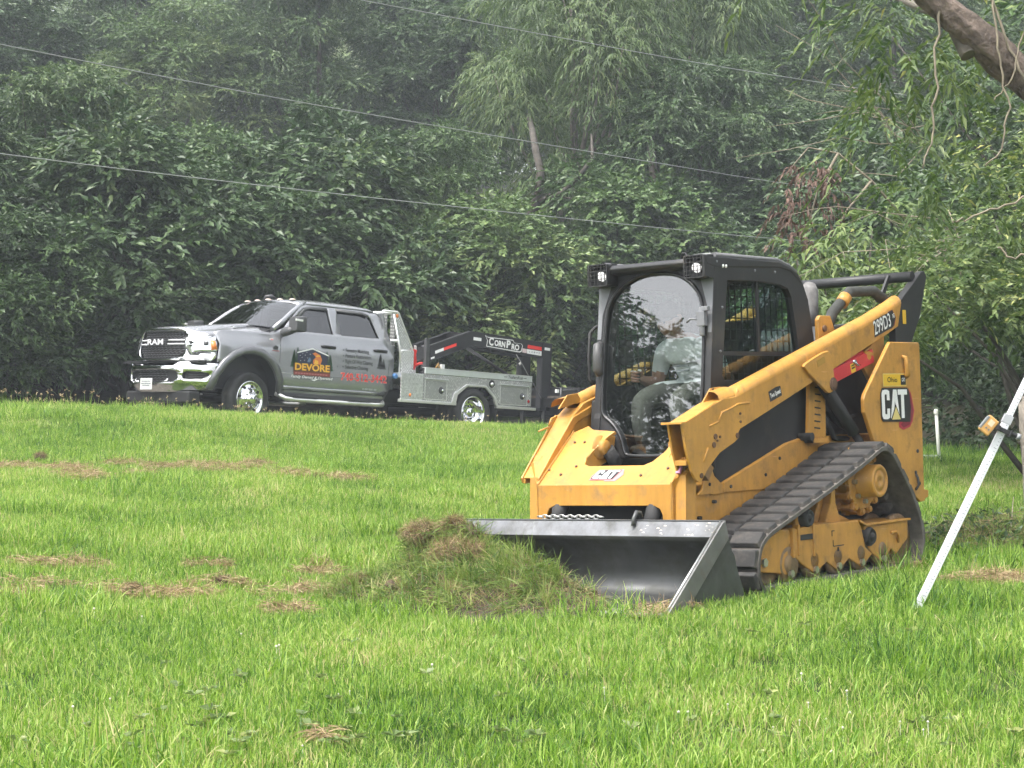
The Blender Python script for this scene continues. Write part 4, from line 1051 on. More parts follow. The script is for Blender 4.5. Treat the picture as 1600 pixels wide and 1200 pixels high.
w_rear = [(-1.76, 1.49), (-1.735, 1.915), (-2.28, 1.905), (-2.40, 1.87), (-2.46, 1.79), (-2.57, 1.50)]
for s in (1, -1):
    P = lambda u, v, s=s: Vector((u, s * side_y(u, v), v))
    ob = skin("body_side", side_out, [w_front, w_rear], P, PAINT, TK, np.arange(-2.6, 0.8, 0.2), list(np.arange(0.5, 2.0, 0.06)))
    for nm, w in (("front_window", w_front), ("rear_window", w_rear)):
        skin(nm, w, [], lambda u, v, s=s: Vector((u, s * (side_y(u, v) - 0.018), v)), TGLASS, TK, (), np.arange(1.5, 1.95, 0.1), 0)
        mb = MB(); pth = [(u, s * (side_y(u, v) - 0.001), v) for u, v in w]; mb.tube(pth + [pth[0]], 0.011, 5, caps=False); mb.build("window_trim", TBLK, TK)
    # rain visors over the windows
    for w in (((-0.92, 1.745), (-1.07, 1.872), (-1.20, 1.905), (-1.55, 1.92), (-1.552, 1.875), (-1.20, 1.865), (-1.09, 1.835), (-0.95, 1.71)), ((-1.735, 1.92), (-2.28, 1.91), (-2.40, 1.875), (-2.39, 1.835), (-2.27, 1.868), (-1.737, 1.875))):
        skin("rain_visor", w, [], lambda u, v, s=s: Vector((u, s * (side_y(u, v) + 0.014), v)), TGRY, TK, (), (), 0.006)
    # door seams, lower moulding
    for pts in (((-0.50, 0.56), (-0.50, 1.0), (-0.505, 1.25), (-0.53, 1.44)), ((-1.66, 0.56), (-1.66, 1.0), (-1.665, 1.45), (-1.665, 1.92)), ((-2.66, 0.60), (-2.73, 0.80), (-2.75, 1.10), (-2.72, 1.45)), ((-0.36, 1.435), (-0.40, 1.50))):
        mb = MB(); mb.tube([(x, s * (side_y(x, z) + 0.0075), z) for x, z in pts], 0.0055, 4); mb.build("door_seam", SEAM, TK)
    mb = MB(); mb.tube([(x, s * 1.011, 0.835) for x in (-0.52, -1.5, -2.70)], 0.006, 4); mb.build("body_crease", PAINT, TK)
    mb = MB(); mb.loft([[(x, s * 0.985, 0.655), (x, s * 1.012, 0.63), (x, s * 1.0, 0.60), (x, s * 0.965, 0.57)] for x in np.linspace(-0.55, -2.68, 8)], 0, True, True); mb.build("rocker_moulding", mat("truck_rocker", (0.30, 0.305, 0.315), 0.25, 0.6, coat=0.6), TK)
    mb = MB(); mb.box(-2.68, -0.52, *sorted((s * 0.80, s * 0.965)), 0.47, 0.56); mb.build("sill", TGRY, TK, bevel=0.01)
    # running board
    mb = MB(); mb.tube([(-0.50, s * 0.93, 0.52), (-0.60, s * 1.06, 0.445), (-0.75, s * 1.085, 0.43), (-2.45, s * 1.085, 0.43), (-2.60, s * 1.05, 0.44), (-2.68, s * 0.95, 0.48)], 0.045, 12, flat=0.75)
    rb = mb.build("running_board", ALUM, TK)
    for k, x in enumerate((-0.95, -2.05)):
        b = MB(); b.box(x - 0.24, x + 0.24, *sorted((s * 1.03, s * 1.13)), 0.468, 0.480); b.build("step_pad", TBLK, rb)
    # wheel-arch flare
    mb = MB(); prof = [(0.0, -0.02), (0.0, 0.045), (0.035, 0.06), (0.095, 0.05), (0.115, 0.0)]
    rings = []
    for i, (x, z) in enumerate(flare_arc):
        a = Vector(flare_arc[max(0, i - 1)]); b_ = Vector(flare_arc[min(len(flare_arc) - 1, i + 1)])
        t = (b_ - a).normalized(); n = Vector((-t.y, t.x))
        if n.dot(Vector((x - 0.09, z - 0.45))) < 0:
            n = -n
        yb = side_y(min(x, 0.66), z)
        rings.append([(x + n.x * d - n.x * 0.02, s * (yb + e), z + n.y * d - n.y * 0.02) for d, e in prof])
    mb.loft(rings, 0, True, True)
    mb.build("wheel_flare", mat("truck_flare_paint", (0.15, 0.153, 0.162), 0.38, 0.4, coat=0.4), TK)
    mb = MB(); mb.tube([(x, s * (side_y(min(x, 0.66), z) + 0.005), z) for x, z in flare_arc], 0.03, 6); mb.build("flare_edge", FLARE, TK)
    # inner wheel well
    mb = MB()
    rings = [[(x * 1.0 + 0.0, s * yy, z - 0.01) for (x, z) in flare_arc] for yy in (0.985, 0.55)]
    mb.loft(rings, 0, False, True, closed=False); mb.box(-0.5, 0.68, *sorted((s * 0.55, s * 0.56)), 0.5, 1.1); mb.build("wheel_well", TBLK, TK)
    # door handles
    for (xa, xb, z) in ((-1.33, -1.61, 1.288), (-2.43, -2.70, 1.300)):
        mb = MB(); mb.tube([(xa, s * 0.99, z), (xa - 0.02, s * 1.035, z + 0.004), (xb + 0.03, s * 1.035, z), (xb, s * 0.99, z - 0.004)], 0.026, 8, flat=0.6); mb.build("door_handle", TBLK, TK)
    # tow mirror
    mb = MB(); mb.tube([(-0.60, s * 0.93, 1.44), (-0.52, s * 1.06, 1.455), (-0.52, s * 1.20, 1.475), (-0.58, s * 1.26, 1.50)], [0.05, 0.07, 0.065, 0.05], 10)
    mb.loft([[(-0.50, s * y, z) for y, z in rrect(1.19, 1.38, 1.475, 1.68, 0.03, 3)], [(-0.62, s * y, z) for y, z in rrect(1.17, 1.40, 1.455, 1.70, 0.035, 3)], [(-0.68, s * y, z) for y, z in rrect(1.175, 1.395, 1.46, 1.695, 0.03, 3)]], 0, True, True)
    mi_ = mb.build("tow_mirror", TGRY, TK, bevel=0.006)
    mb = MB(); mb.box(-0.685, -0.682, *sorted((s * 1.19, s * 1.38)), 1.475, 1.68); mb.build("mirror_glass", CHROME, mi_)
    mb = MB(); mb.obox((-0.535, s * 1.392, 1.63), (0.14, 0.02, 0.03), (1, 0, 0.05)); mb.build("marker_lens", DEC_W, mi_, bevel=0.004)

# hood with raised centre
HX = np.linspace(0.93, -0.42, 12); HY = np.linspace(-0.87, 0.87, 25)
def hood_z(x, y):
    t = (0.93 - x) / 1.35
    zc = 1.440 + 0.165 * t ** 0.9 - 0.05 * max(0, (x - 0.80) / 0.13) ** 2
    a = abs(y)
    return zc - 0.06 * sstep(0.40, 0.52, a) - 0.075 * sstep(0.6, 0.88, a) * (1.0 - 0.2 * t) - 0.02 * (a / 0.87) ** 2
mb = MB(); mb.loft([[(x - 0.25 * (abs(y) / 0.87) ** 3.2 * (1 if x > 0.5 else max(0, x / 0.5)), y, hood_z(x, y)) for y in HY] for x in HX], 0, False, True, closed=False)
mb.loft([[(0.93 - 0.25 * (abs(y) / 0.87) ** 3.2, y, hood_z(0.93, y)) for y in HY], [(0.94 - 0.25 * (abs(y) / 0.87) ** 3.2, y, 1.37 - 0.03 * (abs(y) / 0.87) ** 2) for y in HY]], 0, False, True, closed=False)
hood = mb.build("hood", PAINT, TK)
sd = hood.modifiers.new("thick", 'SOLIDIFY'); sd.thickness = 0.015; sd.offset = -1
for s in (1, -1):
    mb = MB(); mb.tube([(x, s * 0.885, hood_z(x, 0.87) - 0.003) for x in np.linspace(0.82, -0.40, 8)], 0.006, 4); mb.build("hood_seam", SEAM, hood)
    mb = MB(); mb.obox((0.0, s * 0.60, hood_z(0.0, 0.60) + 0.012), (0.26, 0.085, 0.035), (-1, 0, 0.10)); mb.build("hood_badge", CHROME, hood, bevel=0.01)
    mb = MB(); mb.obox((0.0, s * 0.61, hood_z(0.0, 0.61) + 0.028), (0.20, 0.055, 0.012), (-1, 0, 0.10)); mb.build("badge_plate", TBLK, hood)
# windshield, cowl, roof
mb = MB()
wsr = [(-0.40, 0.86, 1.525), (-0.62, 0.83, 1.66), (-0.82, 0.80, 1.80), (-0.99, 0.76, 1.905), (-1.07, 0.72, 1.945)]
def wrow(x, w, z):
    return [(x + 0.14 * (1 - (k / 6 - 1) ** 2), w * (k / 6 - 1), z + 0.055 * (1 - (k / 6 - 1) ** 2)) for k in range(13)]
mb.loft([wrow(*r) for r in wsr], 0, False, True, closed=False); mb.build("windshield", TGLASSF, TK)
mb = MB(); mb.loft([[(-0.22 - 0.02 * abs(y), y, hood_z(-0.3, y) - 0.02) for y in np.linspace(-0.86, 0.86, 9)], [(-0.46 + 0.14 * (1 - (y / 0.86) ** 2), y, 1.50 + 0.05 * (1 - (y / 0.86) ** 2)) for y in np.linspace(-0.86, 0.86, 9)]], 0, False, True, closed=False); mb.build("cowl", TBLK, TK)
for s in (1, -1):
    mb = MB(); mb.tube([(-0.42, s * 0.90, 1.49), (-0.64, s * 0.865, 1.64), (-0.84, s * 0.83, 1.79), (-1.02, s * 0.79, 1.905), (-1.14, s * 0.75, 1.965)], 0.042, 8); mb.build("windshield_pillar", PAINT, TK)
    mb = MB(); mb.tube([(-0.36, s * 0.2, 1.56), (-0.40, s * 0.55, 1.565)], 0.012, 6); mb.build("wiper", TBLK, TK)
RX = [-1.03, -1.10, -1.22, -1.45, -1.8, -2.2, -2.5, -2.68, -2.76]; RZ = [1.965, 1.995, 2.015, 2.03, 2.035, 2.03, 2.01, 1.96, 1.88]
mb = MB(); rows = []
for x, z in zip(RX, RZ):
    row = []
    for k in range(17):
        a = k / 8 - 1
        w = 0.80
        edge = min(1.975, z - 0.035)
        row.append((x + 0.10 * (1 - a * a) * (1 if x > -1.3 else 0), a * w, z - (z - edge + 0.02) * abs(a) ** 5 + 0.02 * (1 - a * a)))
    rows.append(row)
mb.loft(rows, 0, False, True, closed=False)
roof = mb.build("roof", PAINT, TK); sd = roof.modifiers.new("thick", 'SOLIDIFY'); sd.thickness = 0.02; sd.offset = -1
for y in (-0.56, -0.28, 0.0, 0.28, 0.56):
    mb = MB(); mb.lathe([(0.0, 0.035), (0.03, 0.03), (0.055, 0.012), (0.06, 0.0)], (0, 0, 0), (0, 0, 1), 14)
    o = mb.build("clearance_lamp", mat("clear_amber_lens", (0.50, 0.42, 0.36), 0.15, coat=0.6), TK); o.location = (-1.13 + 0.09 * (1 - y * y), y, 2.022 - 0.02 * abs(y)); o.scale = (1.1, 0.6, 0.8)
mb = MB(); mb.tube([(-1.05, -0.12, 2.03), (-1.06, -0.10, 2.085), (-1.14, -0.06, 2.095), (-1.25, -0.06, 2.06)], [0.03, 0.045, 0.05, 0.02], 8, flat=0.6); mb.build("roof_antenna", TGRY, TK)
# back wall with rear glass
mb = MB(); mb.prism([(-2.70, 0.55), (-2.80, 1.0), (-2.82, 1.40), (-2.70, 1.93), (-2.66, 1.93), (-2.78, 1.40), (-2.76, 1.0), (-2.66, 0.55)], 1, -0.90, 0.90); mb.build("cab_back", PAINT, TK, bevel=0.01)
mb = MB(); mb.add([(-2.812, -0.6, 1.48), (-2.812, 0.6, 1.48), (-2.748, 0.55, 1.82), (-2.748, -0.55, 1.82)], [(0, 1, 2, 3)]); mb.build("back_glass", TGLASS, TK)
mb = MB(); mb.box(-2.6, 0.5, -0.75, 0.75, 0.55, 1.0); mb.box(-2.55, -0.7, -0.80, 0.80, 1.0, 1.35); mb.build("cab_interior", TBLK, TK)
for y in (-0.42, 0.42):
    mb = MB(); mb.prism([(-1.55, 1.2), (-1.42, 1.2), (-1.55, 1.78), (-1.64, 1.78)], 1, y - 0.22, y + 0.22); mb.build("front_seat", TGRY, TK, bevel=0.03)

# front face: everything follows the same bowed plan curve
def fx(y, z):
    return 1.015 - 0.40 * (abs(y) / 0.95) ** 3.4 - 0.05 * sstep(1.05, 1.42, z)
FP = lambda dx=0.0: (lambda u, v: Vector((fx(u, v) + dx, u, v)))
yc = list(np.arange(-0.9, 0.95, 0.1)); zc_ = list(np.arange(0.95, 1.42, 0.08))
grl = smooth_poly([(-0.56, 1.02), (-0.585, 1.20), (-0.54, 1.34), (-0.44, 1.39), (0.44, 1.39), (0.54, 1.34), (0.585, 1.20), (0.56, 1.02), (0.42, 0.955), (-0.42, 0.955)], 1)
sur = [(-0.88, 0.925), (-0.93, 0.99), (-0.93, 1.06), (-0.90, 1.30), (-0.66, 1.375), (-0.56, 1.40), (-0.46, 1.425), (0.46, 1.425), (0.56, 1.40), (0.66, 1.375), (0.90, 1.30), (0.93, 1.06), (0.93, 0.99), (0.88, 0.925)]
skin("grille_surround", sur, [grl], FP(), CHROME, TK, yc, zc_, 0.03)
skin("grille", grl, [], FP(-0.05), TBLK, TK, yc, zc_, 0.0)
mb = MB()
for i, z in enumerate(np.arange(0.985, 1.39, 0.035)):
    row = []
    w = 0.56 if 1.02 < z < 1.30 else 0.46
    for k in range(37):
        y = -w + 2 * w * k / 36
        row.append((fx(y, z) - 0.030, y, z + 0.010 * math.sin(k * math.pi / 1.5 + i * 1.6)))
    mb.tube(row, 0.006, 4)
gm = mb.build("grille_mesh", mat("grille_grey", (0.10, 0.10, 0.105), 0.35, 0.5), TK); gm["kind"] = "stuff"
for (ya, yb) in ((-0.57, -0.36), (0.20, 0.57)):
    mb = MB()
    for z in (1.238, 1.178):
        mb.tube([(fx(y, z) + 0.0, y, z) for y in np.linspace(ya, yb, 5)], 0.012, 6)
    mb.build("grille_bar", MATS.get("badge_silver") or mat("badge_silver", (0.75, 0.75, 0.78), 0.4, 0.3), TK)
text("RAM", "grille_letters", mat("badge_silver", (0.75, 0.75, 0.78), 0.4, 0.3), TK, (1.022, -0.09, 1.208), (0, 1, 0), (0, 0, 1), 0.085, 0.40, bold=0.03)
# headlights
for s in (1, -1):
    hl = [(0.56, 1.275), (0.74, 1.27), (0.925, 1.245), (0.955, 1.10), (0.93, 1.075), (0.80, 1.07), (0.76, 1.02), (0.66, 1.02), (0.615, 1.10), (0.575, 1.12)]
    hh = [(s * a, b) for a, b in hl]
    h0 = skin("headlight", hh, [], FP(0.028), mat("headlight_lens", (0.62, 0.65, 0.65), 0.12, 0.75, coat=0.6), TK, yc, (1.1, 1.2), 0.012)
    for (pl, m) in (([(0.875, 1.245), (0.922, 1.235), (0.952, 1.11), (0.90, 1.095)], AMBER), ([(0.605, 1.235), (0.645, 1.235), (0.70, 1.20), (0.66, 1.175)], TBLK), ([(0.63, 1.16), (0.70, 1.17), (0.665, 1.135)], TBLK), ([(0.81, 1.225), (0.86, 1.225), (0.865, 1.17), (0.82, 1.165)], TGRY), ([(0.69, 1.06), (0.745, 1.06), (0.735, 1.035), (0.70, 1.035)], TGRY), ([(0.76, 1.065), (0.90, 1.062), (0.90, 1.045), (0.77, 1.045)], TGRY)):
        skin("lamp_cell", [(s * a, b) for a, b in pl], [], FP(0.037), m, h0, (), (), 0.004)
    mb = MB(); pth = [(fx(a, b) + 0.03, a, b) for a, b in hh]; mb.tube(pth + [pth[0]], 0.007, 5, caps=False); mb.build("lamp_rim", TBLK, h0)
# bumper
def bx_(y, z):
    return 1.16 - 0.52 * (abs(y) / 0.98) ** 3.4 - 0.10 * sstep(0.62, 0.48, z)
BP = lambda dx=0.0: (lambda u, v: Vector((bx_(u, v) + dx, u, v)))
bo = [(-0.98, 0.90), (-0.60, 0.905), (-0.50, 0.845), (0.50, 0.845), (0.60, 0.905), (0.98, 0.90), (0.99, 0.80), (0.93, 0.51), (0.60, 0.49), (0.45, 0.46), (-0.45, 0.46), (-0.60, 0.49), (-0.93, 0.51), (-0.99, 0.80)]
cen = smooth_poly([(-0.55, 0.79), (0.55, 0.79), (0.57, 0.72), (0.55, 0.61), (0.42, 0.60), (-0.42, 0.60), (-0.55, 0.61), (-0.57, 0.72)], 1)
fog = [smooth_poly([(s * 0.66, 0.77), (s * 0.90, 0.765), (s * 0.925, 0.71), (s * 0.88, 0.655), (s * 0.66, 0.64), (s * 0.64, 0.70)], 1) for s in (1, -1)]
bum = skin("front_bumper", bo, [cen] + fog, BP(), CHROME, TK, np.arange(-0.95, 1.0, 0.1), np.arange(0.5, 0.9, 0.06), 0.03)
mb = MB(); mb.prism([(-0.95, 0.895), (0.95, 0.895), (0.95, 0.93), (-0.95, 0.93)], 0, 0.80, 0.98); mb.build("bumper_cover", TBLK, TK)
skin("bumper_grille", cen, [], BP(-0.06), TBLK, bum, np.arange(-0.5, 0.6, 0.15), (0.7,), 0)
mb = MB()
for i, z in enumerate(np.arange(0.625, 0.79, 0.035)):
    mb.tube([(bx_(y, z) - 0.04, y, z + 0.008 * math.sin(k * 2.1 + i * 1.6)) for k, y in enumerate(np.linspace(-0.36, 0.36, 25))], 0.005, 4)
bm_ = mb.build("bumper_mesh", MATS["grille_grey"], bum); bm_["kind"] = "stuff"
for s in (1, -1):
    skin("fog_recess", fog[0 if s > 0 else 1], [], BP(-0.05), TBLK, bum, (), (), 0)
    for z in (0.665, 0.695, 0.725, 0.75):
        mb = MB(); mb.tube([(bx_(y, z) - 0.03, y, z) for y in (s * 0.70, s * 0.80, s * 0.88)], 0.007, 5); mb.build("fog_slat", TGRY, bum)
    mb = MB(); mb.tube([(bx_(y, z) + 0.008, y, z) for y, z in ((s * 0.65, 0.638), (s * 0.75, 0.636), (s * 0.86, 0.650), (s * 0.92, 0.70))], 0.013, 6); mb.build("fog_trim", DEC_W, bum)
    mb = MB(); mb.tube([(1.10, s * 0.40, 0.66), (1.135, s * 0.40, 0.62), (1.14, s * 0.33, 0.605), (1.10, s * 0.32, 0.63)], 0.016, 6); mb.build("tow_hook", CHROME, bum)
mb = MB(); mb.box(0.80, 1.02, -0.80, 0.80, 0.30, 0.475); mb.build("air_dam", TBLK, TK, bevel=0.03)
mb = MB(); mb.box(1.175, 1.185, -0.20, 0.10, 0.485, 0.655); lp = mb.build("license_plate", mat("plate_white", (0.55, 0.57, 0.55), 0.5, var=0.1, scale=30), TK, bevel=0.006)
for z, w in ((0.60, 0.22), (0.565, 0.25), (0.535, 0.18)):
    mb = MB(); mb.box(1.186, 1.188, -0.05 - w / 2, -0.05 + w / 2, z, z + 0.018); mb.build("plate_band", mat("plate_print", (0.22, 0.24, 0.24), 0.6, var=0.5, scale=60), lp)

# wheels
def wheel(name, x, y, s, front, steer=0.0):
    w = bpy.data.objects.new(name, None); S.collection.objects.link(w); w.parent = TK
    w.location = (x, y, 0.405); w.rotation_euler = (0, 0, steer)
    mb = MB(); mb.lathe([(0.27, 0.105), (0.30, 0.118), (0.35, 0.122), (0.385, 0.112), (0.402, 0.085), (0.405, 0.0), (0.402, -0.085), (0.385, -0.112), (0.33, -0.12), (0.27, -0.105)], (0, 0, 0), (0, s, 0), 48)
    for k in range(3):
        mb.lathe([(0.4055, -0.04 + k * 0.04 - 0.006), (0.4065, -0.04 + k * 0.04), (0.4055, -0.04 + k * 0.04 + 0.006)], (0, 0, 0), (0, s, 0), 48)
    mb.build("tyre", TYRE, w)
    mb = MB()
    if front:
        mb.lathe([(0.272, 0.09), (0.278, 0.112), (0.262, 0.116), (0.245, 0.10), (0.236, 0.075), (0.20, 0.098), (0.155, 0.108), (0.15, 0.125), (0.09, 0.135), (0.085, 0.165), (0.07, 0.185), (0.0, 0.19)], (0, 0, 0), (0, s, 0), 40)
        hz, hr, lugz = 0.098, 0.200, 0.112
    else:
        mb.lathe([(0.272, 0.09), (0.278, 0.112), (0.262, 0.116), (0.245, 0.09), (0.235, 0.02), (0.205, -0.03), (0.16, -0.05), (0.15, -0.045), (0.095, -0.03), (0.09, 0.03), (0.07, 0.055), (0.0, 0.06)], (0, 0, 0), (0, s, 0), 40)
        hz, hr, lugz = -0.042, 0.185, -0.04
    mb.build("rim", CHROME, w)
    for k in range(8):
        a = 2 * math.pi * k / 8 + 0.2
        b = MB(); b.cyl((hr * math.cos(a), s * (hz - 0.012), hr * math.sin(a)), (hr * math.cos(a), s * (hz + 0.007), hr * math.sin(a)), 0.022, 12); b.build("hand_hole", TBLK, w)
    for k in range(10):
        a = 2 * math.pi * k / 10
        b = MB(); b.tube([(0.12 * math.cos(a), s * (lugz), 0.12 * math.sin(a)), (0.12 * math.cos(a), s * (lugz + 0.04), 0.12 * math.sin(a))], [0.016, 0.012], 8); b.build("lug_nut", CHROME, w)
    return w
for s in (1, -1):
    wheel("front_wheel", 0.02, s * 0.86, s, True, 0.10)
    wheel("rear_wheel", -4.52, s * 1.09, s, False)
    mb = MB(); mb.lathe([(0.2, 0.10), (0.35, 0.115), (0.40, 0.08), (0.405, 0), (0.40, -0.08), (0.35, -0.115), (0.2, -0.10)], (-4.52, s * 0.80, 0.405), (0, s, 0), 32); mb.build("inner_rear_tyre", TYRE, TK)
mb = MB(); mb.cyl((0.02, -0.8, 0.40), (0.02, 0.8, 0.40), 0.06, 10); mb.cyl((-4.52, -0.9, 0.40), (-4.52, 0.9, 0.40), 0.08, 10)
for s in (1, -1):
    mb.box(-6.0, 0.9, *sorted((s * 0.38, s * 0.48)), 0.50, 0.68)
mb.build("chassis", TBLK, TK)

# ---- flatbed
mb = MB(); mb.box(-5.92, -2.95, -1.19, 1.19, 0.90, 0.985); mb.build("bed_deck", ALUMF, TK, bevel=0.006)
for s in (1, -1):
    mb = MB(); mb.box(-5.925, -3.38, *sorted((s * 1.18, s * 1.205)), 0.992, 1.088); rail = mb.build("bed_rail", ALUMF, TK, bevel=0.006)
    mb = MB(); mb.box(-5.925, -3.38, *sorted((s * 1.13, s * 1.21)), 1.088, 1.096); mb.build("rail_cap", ALUM, rail, bevel=0.002)
    # side skirt in diamond plate with an angled wheel opening
    sk = [(-2.85, 0.985), (-5.915, 0.985), (-5.915, 0.575), (-5.09, 0.552), (-5.03, 0.70), (-4.80, 0.865), (-4.32, 0.865), (-4.05, 0.69), (-4.0, 0.552), (-2.85, 0.552)]
    mb = MB(); mb.prism(sk, 1, *sorted((s * 1.19, s * 1.203))); skt = mb.build("bed_skirt", DIA, TK)
    mb = MB(); mb.prism([(-3.33, 0.545), (-3.33, 0.978), (-2.85, 0.978), (-2.85, 0.545)], 1, *sorted((s * 1.204, s * 1.214))); mb.build("front_panel", mat("diamond_plate_bright", (0.62, 0.63, 0.62), 0.35, 0.75, var=0.25, scale=40), skt, bevel=0.003)
    fr = [(-5.09, 0.552), (-5.02, 0.70), (-4.79, 0.872), (-4.33, 0.872), (-4.04, 0.70), (-3.99, 0.552), (-4.09, 0.545), (-4.12, 0.68), (-4.35, 0.835), (-4.77, 0.835), (-4.97, 0.68), (-5.03, 0.545)]
    mb = MB(); mb.prism(fr, 1, *sorted((s * 1.19, s * 1.225))); mb.build("fender_trim", ALUM, skt, bevel=0.004)
    for (xa, xb) in ((-2.83, -4.10), (-5.06, -6.03)):
        mb = MB(); mb.box(xb, xa, *sorted((s * 1.16, s * 1.222)), 0.505, 0.555); mb.build("step_rail", ALUM, skt, bevel=0.006)
    for (xa, xb) in ((-3.39, -3.87), (-5.15, -5.80)):
        fr2 = [(xa, 0.585), (xa, 0.885), (xb, 0.885), (xb, 0.585)]
        mb = MB(); ring_plate(mb, [(xb - 0.012, 0.573), (xa + 0.012, 0.573), (xa + 0.012, 0.897), (xb - 0.012, 0.897)], [(xb, 0.585), (xa, 0.585), (xa, 0.885), (xb, 0.885)], lambda a, b, d, s=s: (a, s * (1.209 - d), b), 0.006); mb.build("box_door_frame", ALUM, skt)
        mb = MB(); mb.box(xb, xa, *sorted((s * 1.2035, s * 1.2065)), 0.585, 0.885); bd = mb.build("box_door", DIA, skt)
        mb = MB(); mb.box(xb - 0.02, xa + 0.02, *sorted((s * 1.206, s * 1.24)), 0.905, 0.918); mb.build("drip_edge", ALUMF, skt)
        xh = xb + (0.12 if xa < -5 else 0.12)
        mb = MB(); mb.lathe([(0.0, 0.018), (0.05, 0.016), (0.058, 0.0)], (xh, s * 1.207, 0.735), (0, s, 0), 16); mb.build("latch_dish", TGRY, bd)
        mb = MB(); mb.lathe([(0.0, 0.016), (0.02, 0.012), (0.022, 0.0)], (xh - 0.02, s * 1.222, 0.735), (0, s, 0), 10); mb.build("latch_handle", CHROME, bd)
    mb = MB(); mb.lathe([(0.0, 0.004), (0.045, 0.006), (0.062, 0.012), (0.065, 0.0)], (-4.93, s * 1.204, 0.91), (0, s, 0), 20); fc = mb.build("fuel_filler", TBLK, skt)
    mb = MB(); mb.lathe([(0.0, 0.02), (0.03, 0.018), (0.034, 0.004)], (-4.935, s * 1.206, 0.90), (0, s, 0), 14); mb.build("fuel_cap", ALUM, fc)
    for (x, z, m, nm) in ((-3.05, 0.625, AMBER, "side_marker"), (-5.84, 0.655, REDL, "rear_marker")):
        mb = MB(); mb.lathe([(0.0, 0.012), (0.022, 0.010), (0.03, 0.0)], (x, s * 1.214, z), (0, s, 0), 14); mb.build(nm, m, skt)
    mb = MB(); mb.box(-5.10, -5.06, *sorted((s * 0.75, s * 1.17)), 0.12, 0.55); mb.build("mud_flap", TBLK, skt)
    mb = MB(); mb.box(-3.52, -3.45, *sorted((s * 1.07, s * 1.13)), 0.985, 1.57); mb.build("stake_post", TGRY, TK, bevel=0.005)
# headache rack
for s in (1, -1):
    pl = [(-2.90, 1.975), (-2.965, 1.96), (-3.24, 1.50), (-3.30, 1.40), (-3.30, 0.99), (-3.03, 0.99), (-3.03, 1.36), (-2.86, 1.93), (-2.62, 1.945), (-2.62, 1.975)]
    mb = MB(); mb.prism([(-2.86, 1.95), (-2.965, 1.96), (-3.24, 1.50), (-3.30, 1.40), (-3.03, 1.33), (-3.03, 1.36)], 1, *sorted((s * 0.90, s * 0.96))); rk = mb.build("rack_wing", DIA, TK, bevel=0.004)
    mb = MB(); mb.prism([(-3.03, 1.335), (-3.03, 0.99), (-3.30, 0.99), (-3.30, 1.36)], 1, *sorted((s * 0.93, s * 1.0))); mb.build("rack_foot", DIA, rk, bevel=0.004)
    for pts in (((-2.62, 1.96), (-2.93, 1.965), (-2.965, 1.945), (-3.24, 1.49), (-3.30, 1.39), (-3.30, 0.99)), ((-2.86, 1.93), (-3.03, 1.35), (-3.03, 0.99)), ((-3.03, 1.345), (-3.30, 1.365))):
        mb = MB(); mb.tube([(x, s * 0.955, z) for x, z in pts], 0.018, 6); mb.build("rack_tube", ALUM, rk)
    mb = MB(); mb.lathe([(0.0, 0.010), (0.025, 0.008), (0.032, 0.0)], (-2.93, s * 0.962, 1.90), (0, s, 0), 14); mb.build("rack_lamp", AMBER, rk)
mb = MB(); mb.cyl((-2.90, -0.95, 1.955), (-2.90, 0.95, 1.955), 0.03, 10); mb.build("rack_crossbar", ALUM, TK)
mb = MB(); mb.cyl((-2.98, -0.95, 1.50), (-2.98, 0.95, 1.50), 0.025, 10); mb.build("rack_crossbar", ALUM, TK)
for y in np.arange(-0.80, 0.85, 0.2):
    mb = MB(); mb.box(-3.0, -2.98, y - 0.05, y + 0.05, 0.99, 1.94); mb.build("rack_upright", DIA, TK)
# gear between cab and bed
mb = MB(); mb.box(-2.97, -2.84, 0.55, 0.90, 0.70, 1.42); mb.build("battery_cover", mat("gear_grey", (0.10, 0.11, 0.11), 0.6), TK, bevel=0.02)
mb = MB(); mb.tube([(-2.90, 0.92, 0.92), (-2.90, 0.99, 0.92), (-2.90, 1.03, 0.915)], [0.03, 0.05, 0.035], 12); mb.build("blue_filter_cap", mat("cap_blue", (0.12, 0.30, 0.62), 0.4), TK)
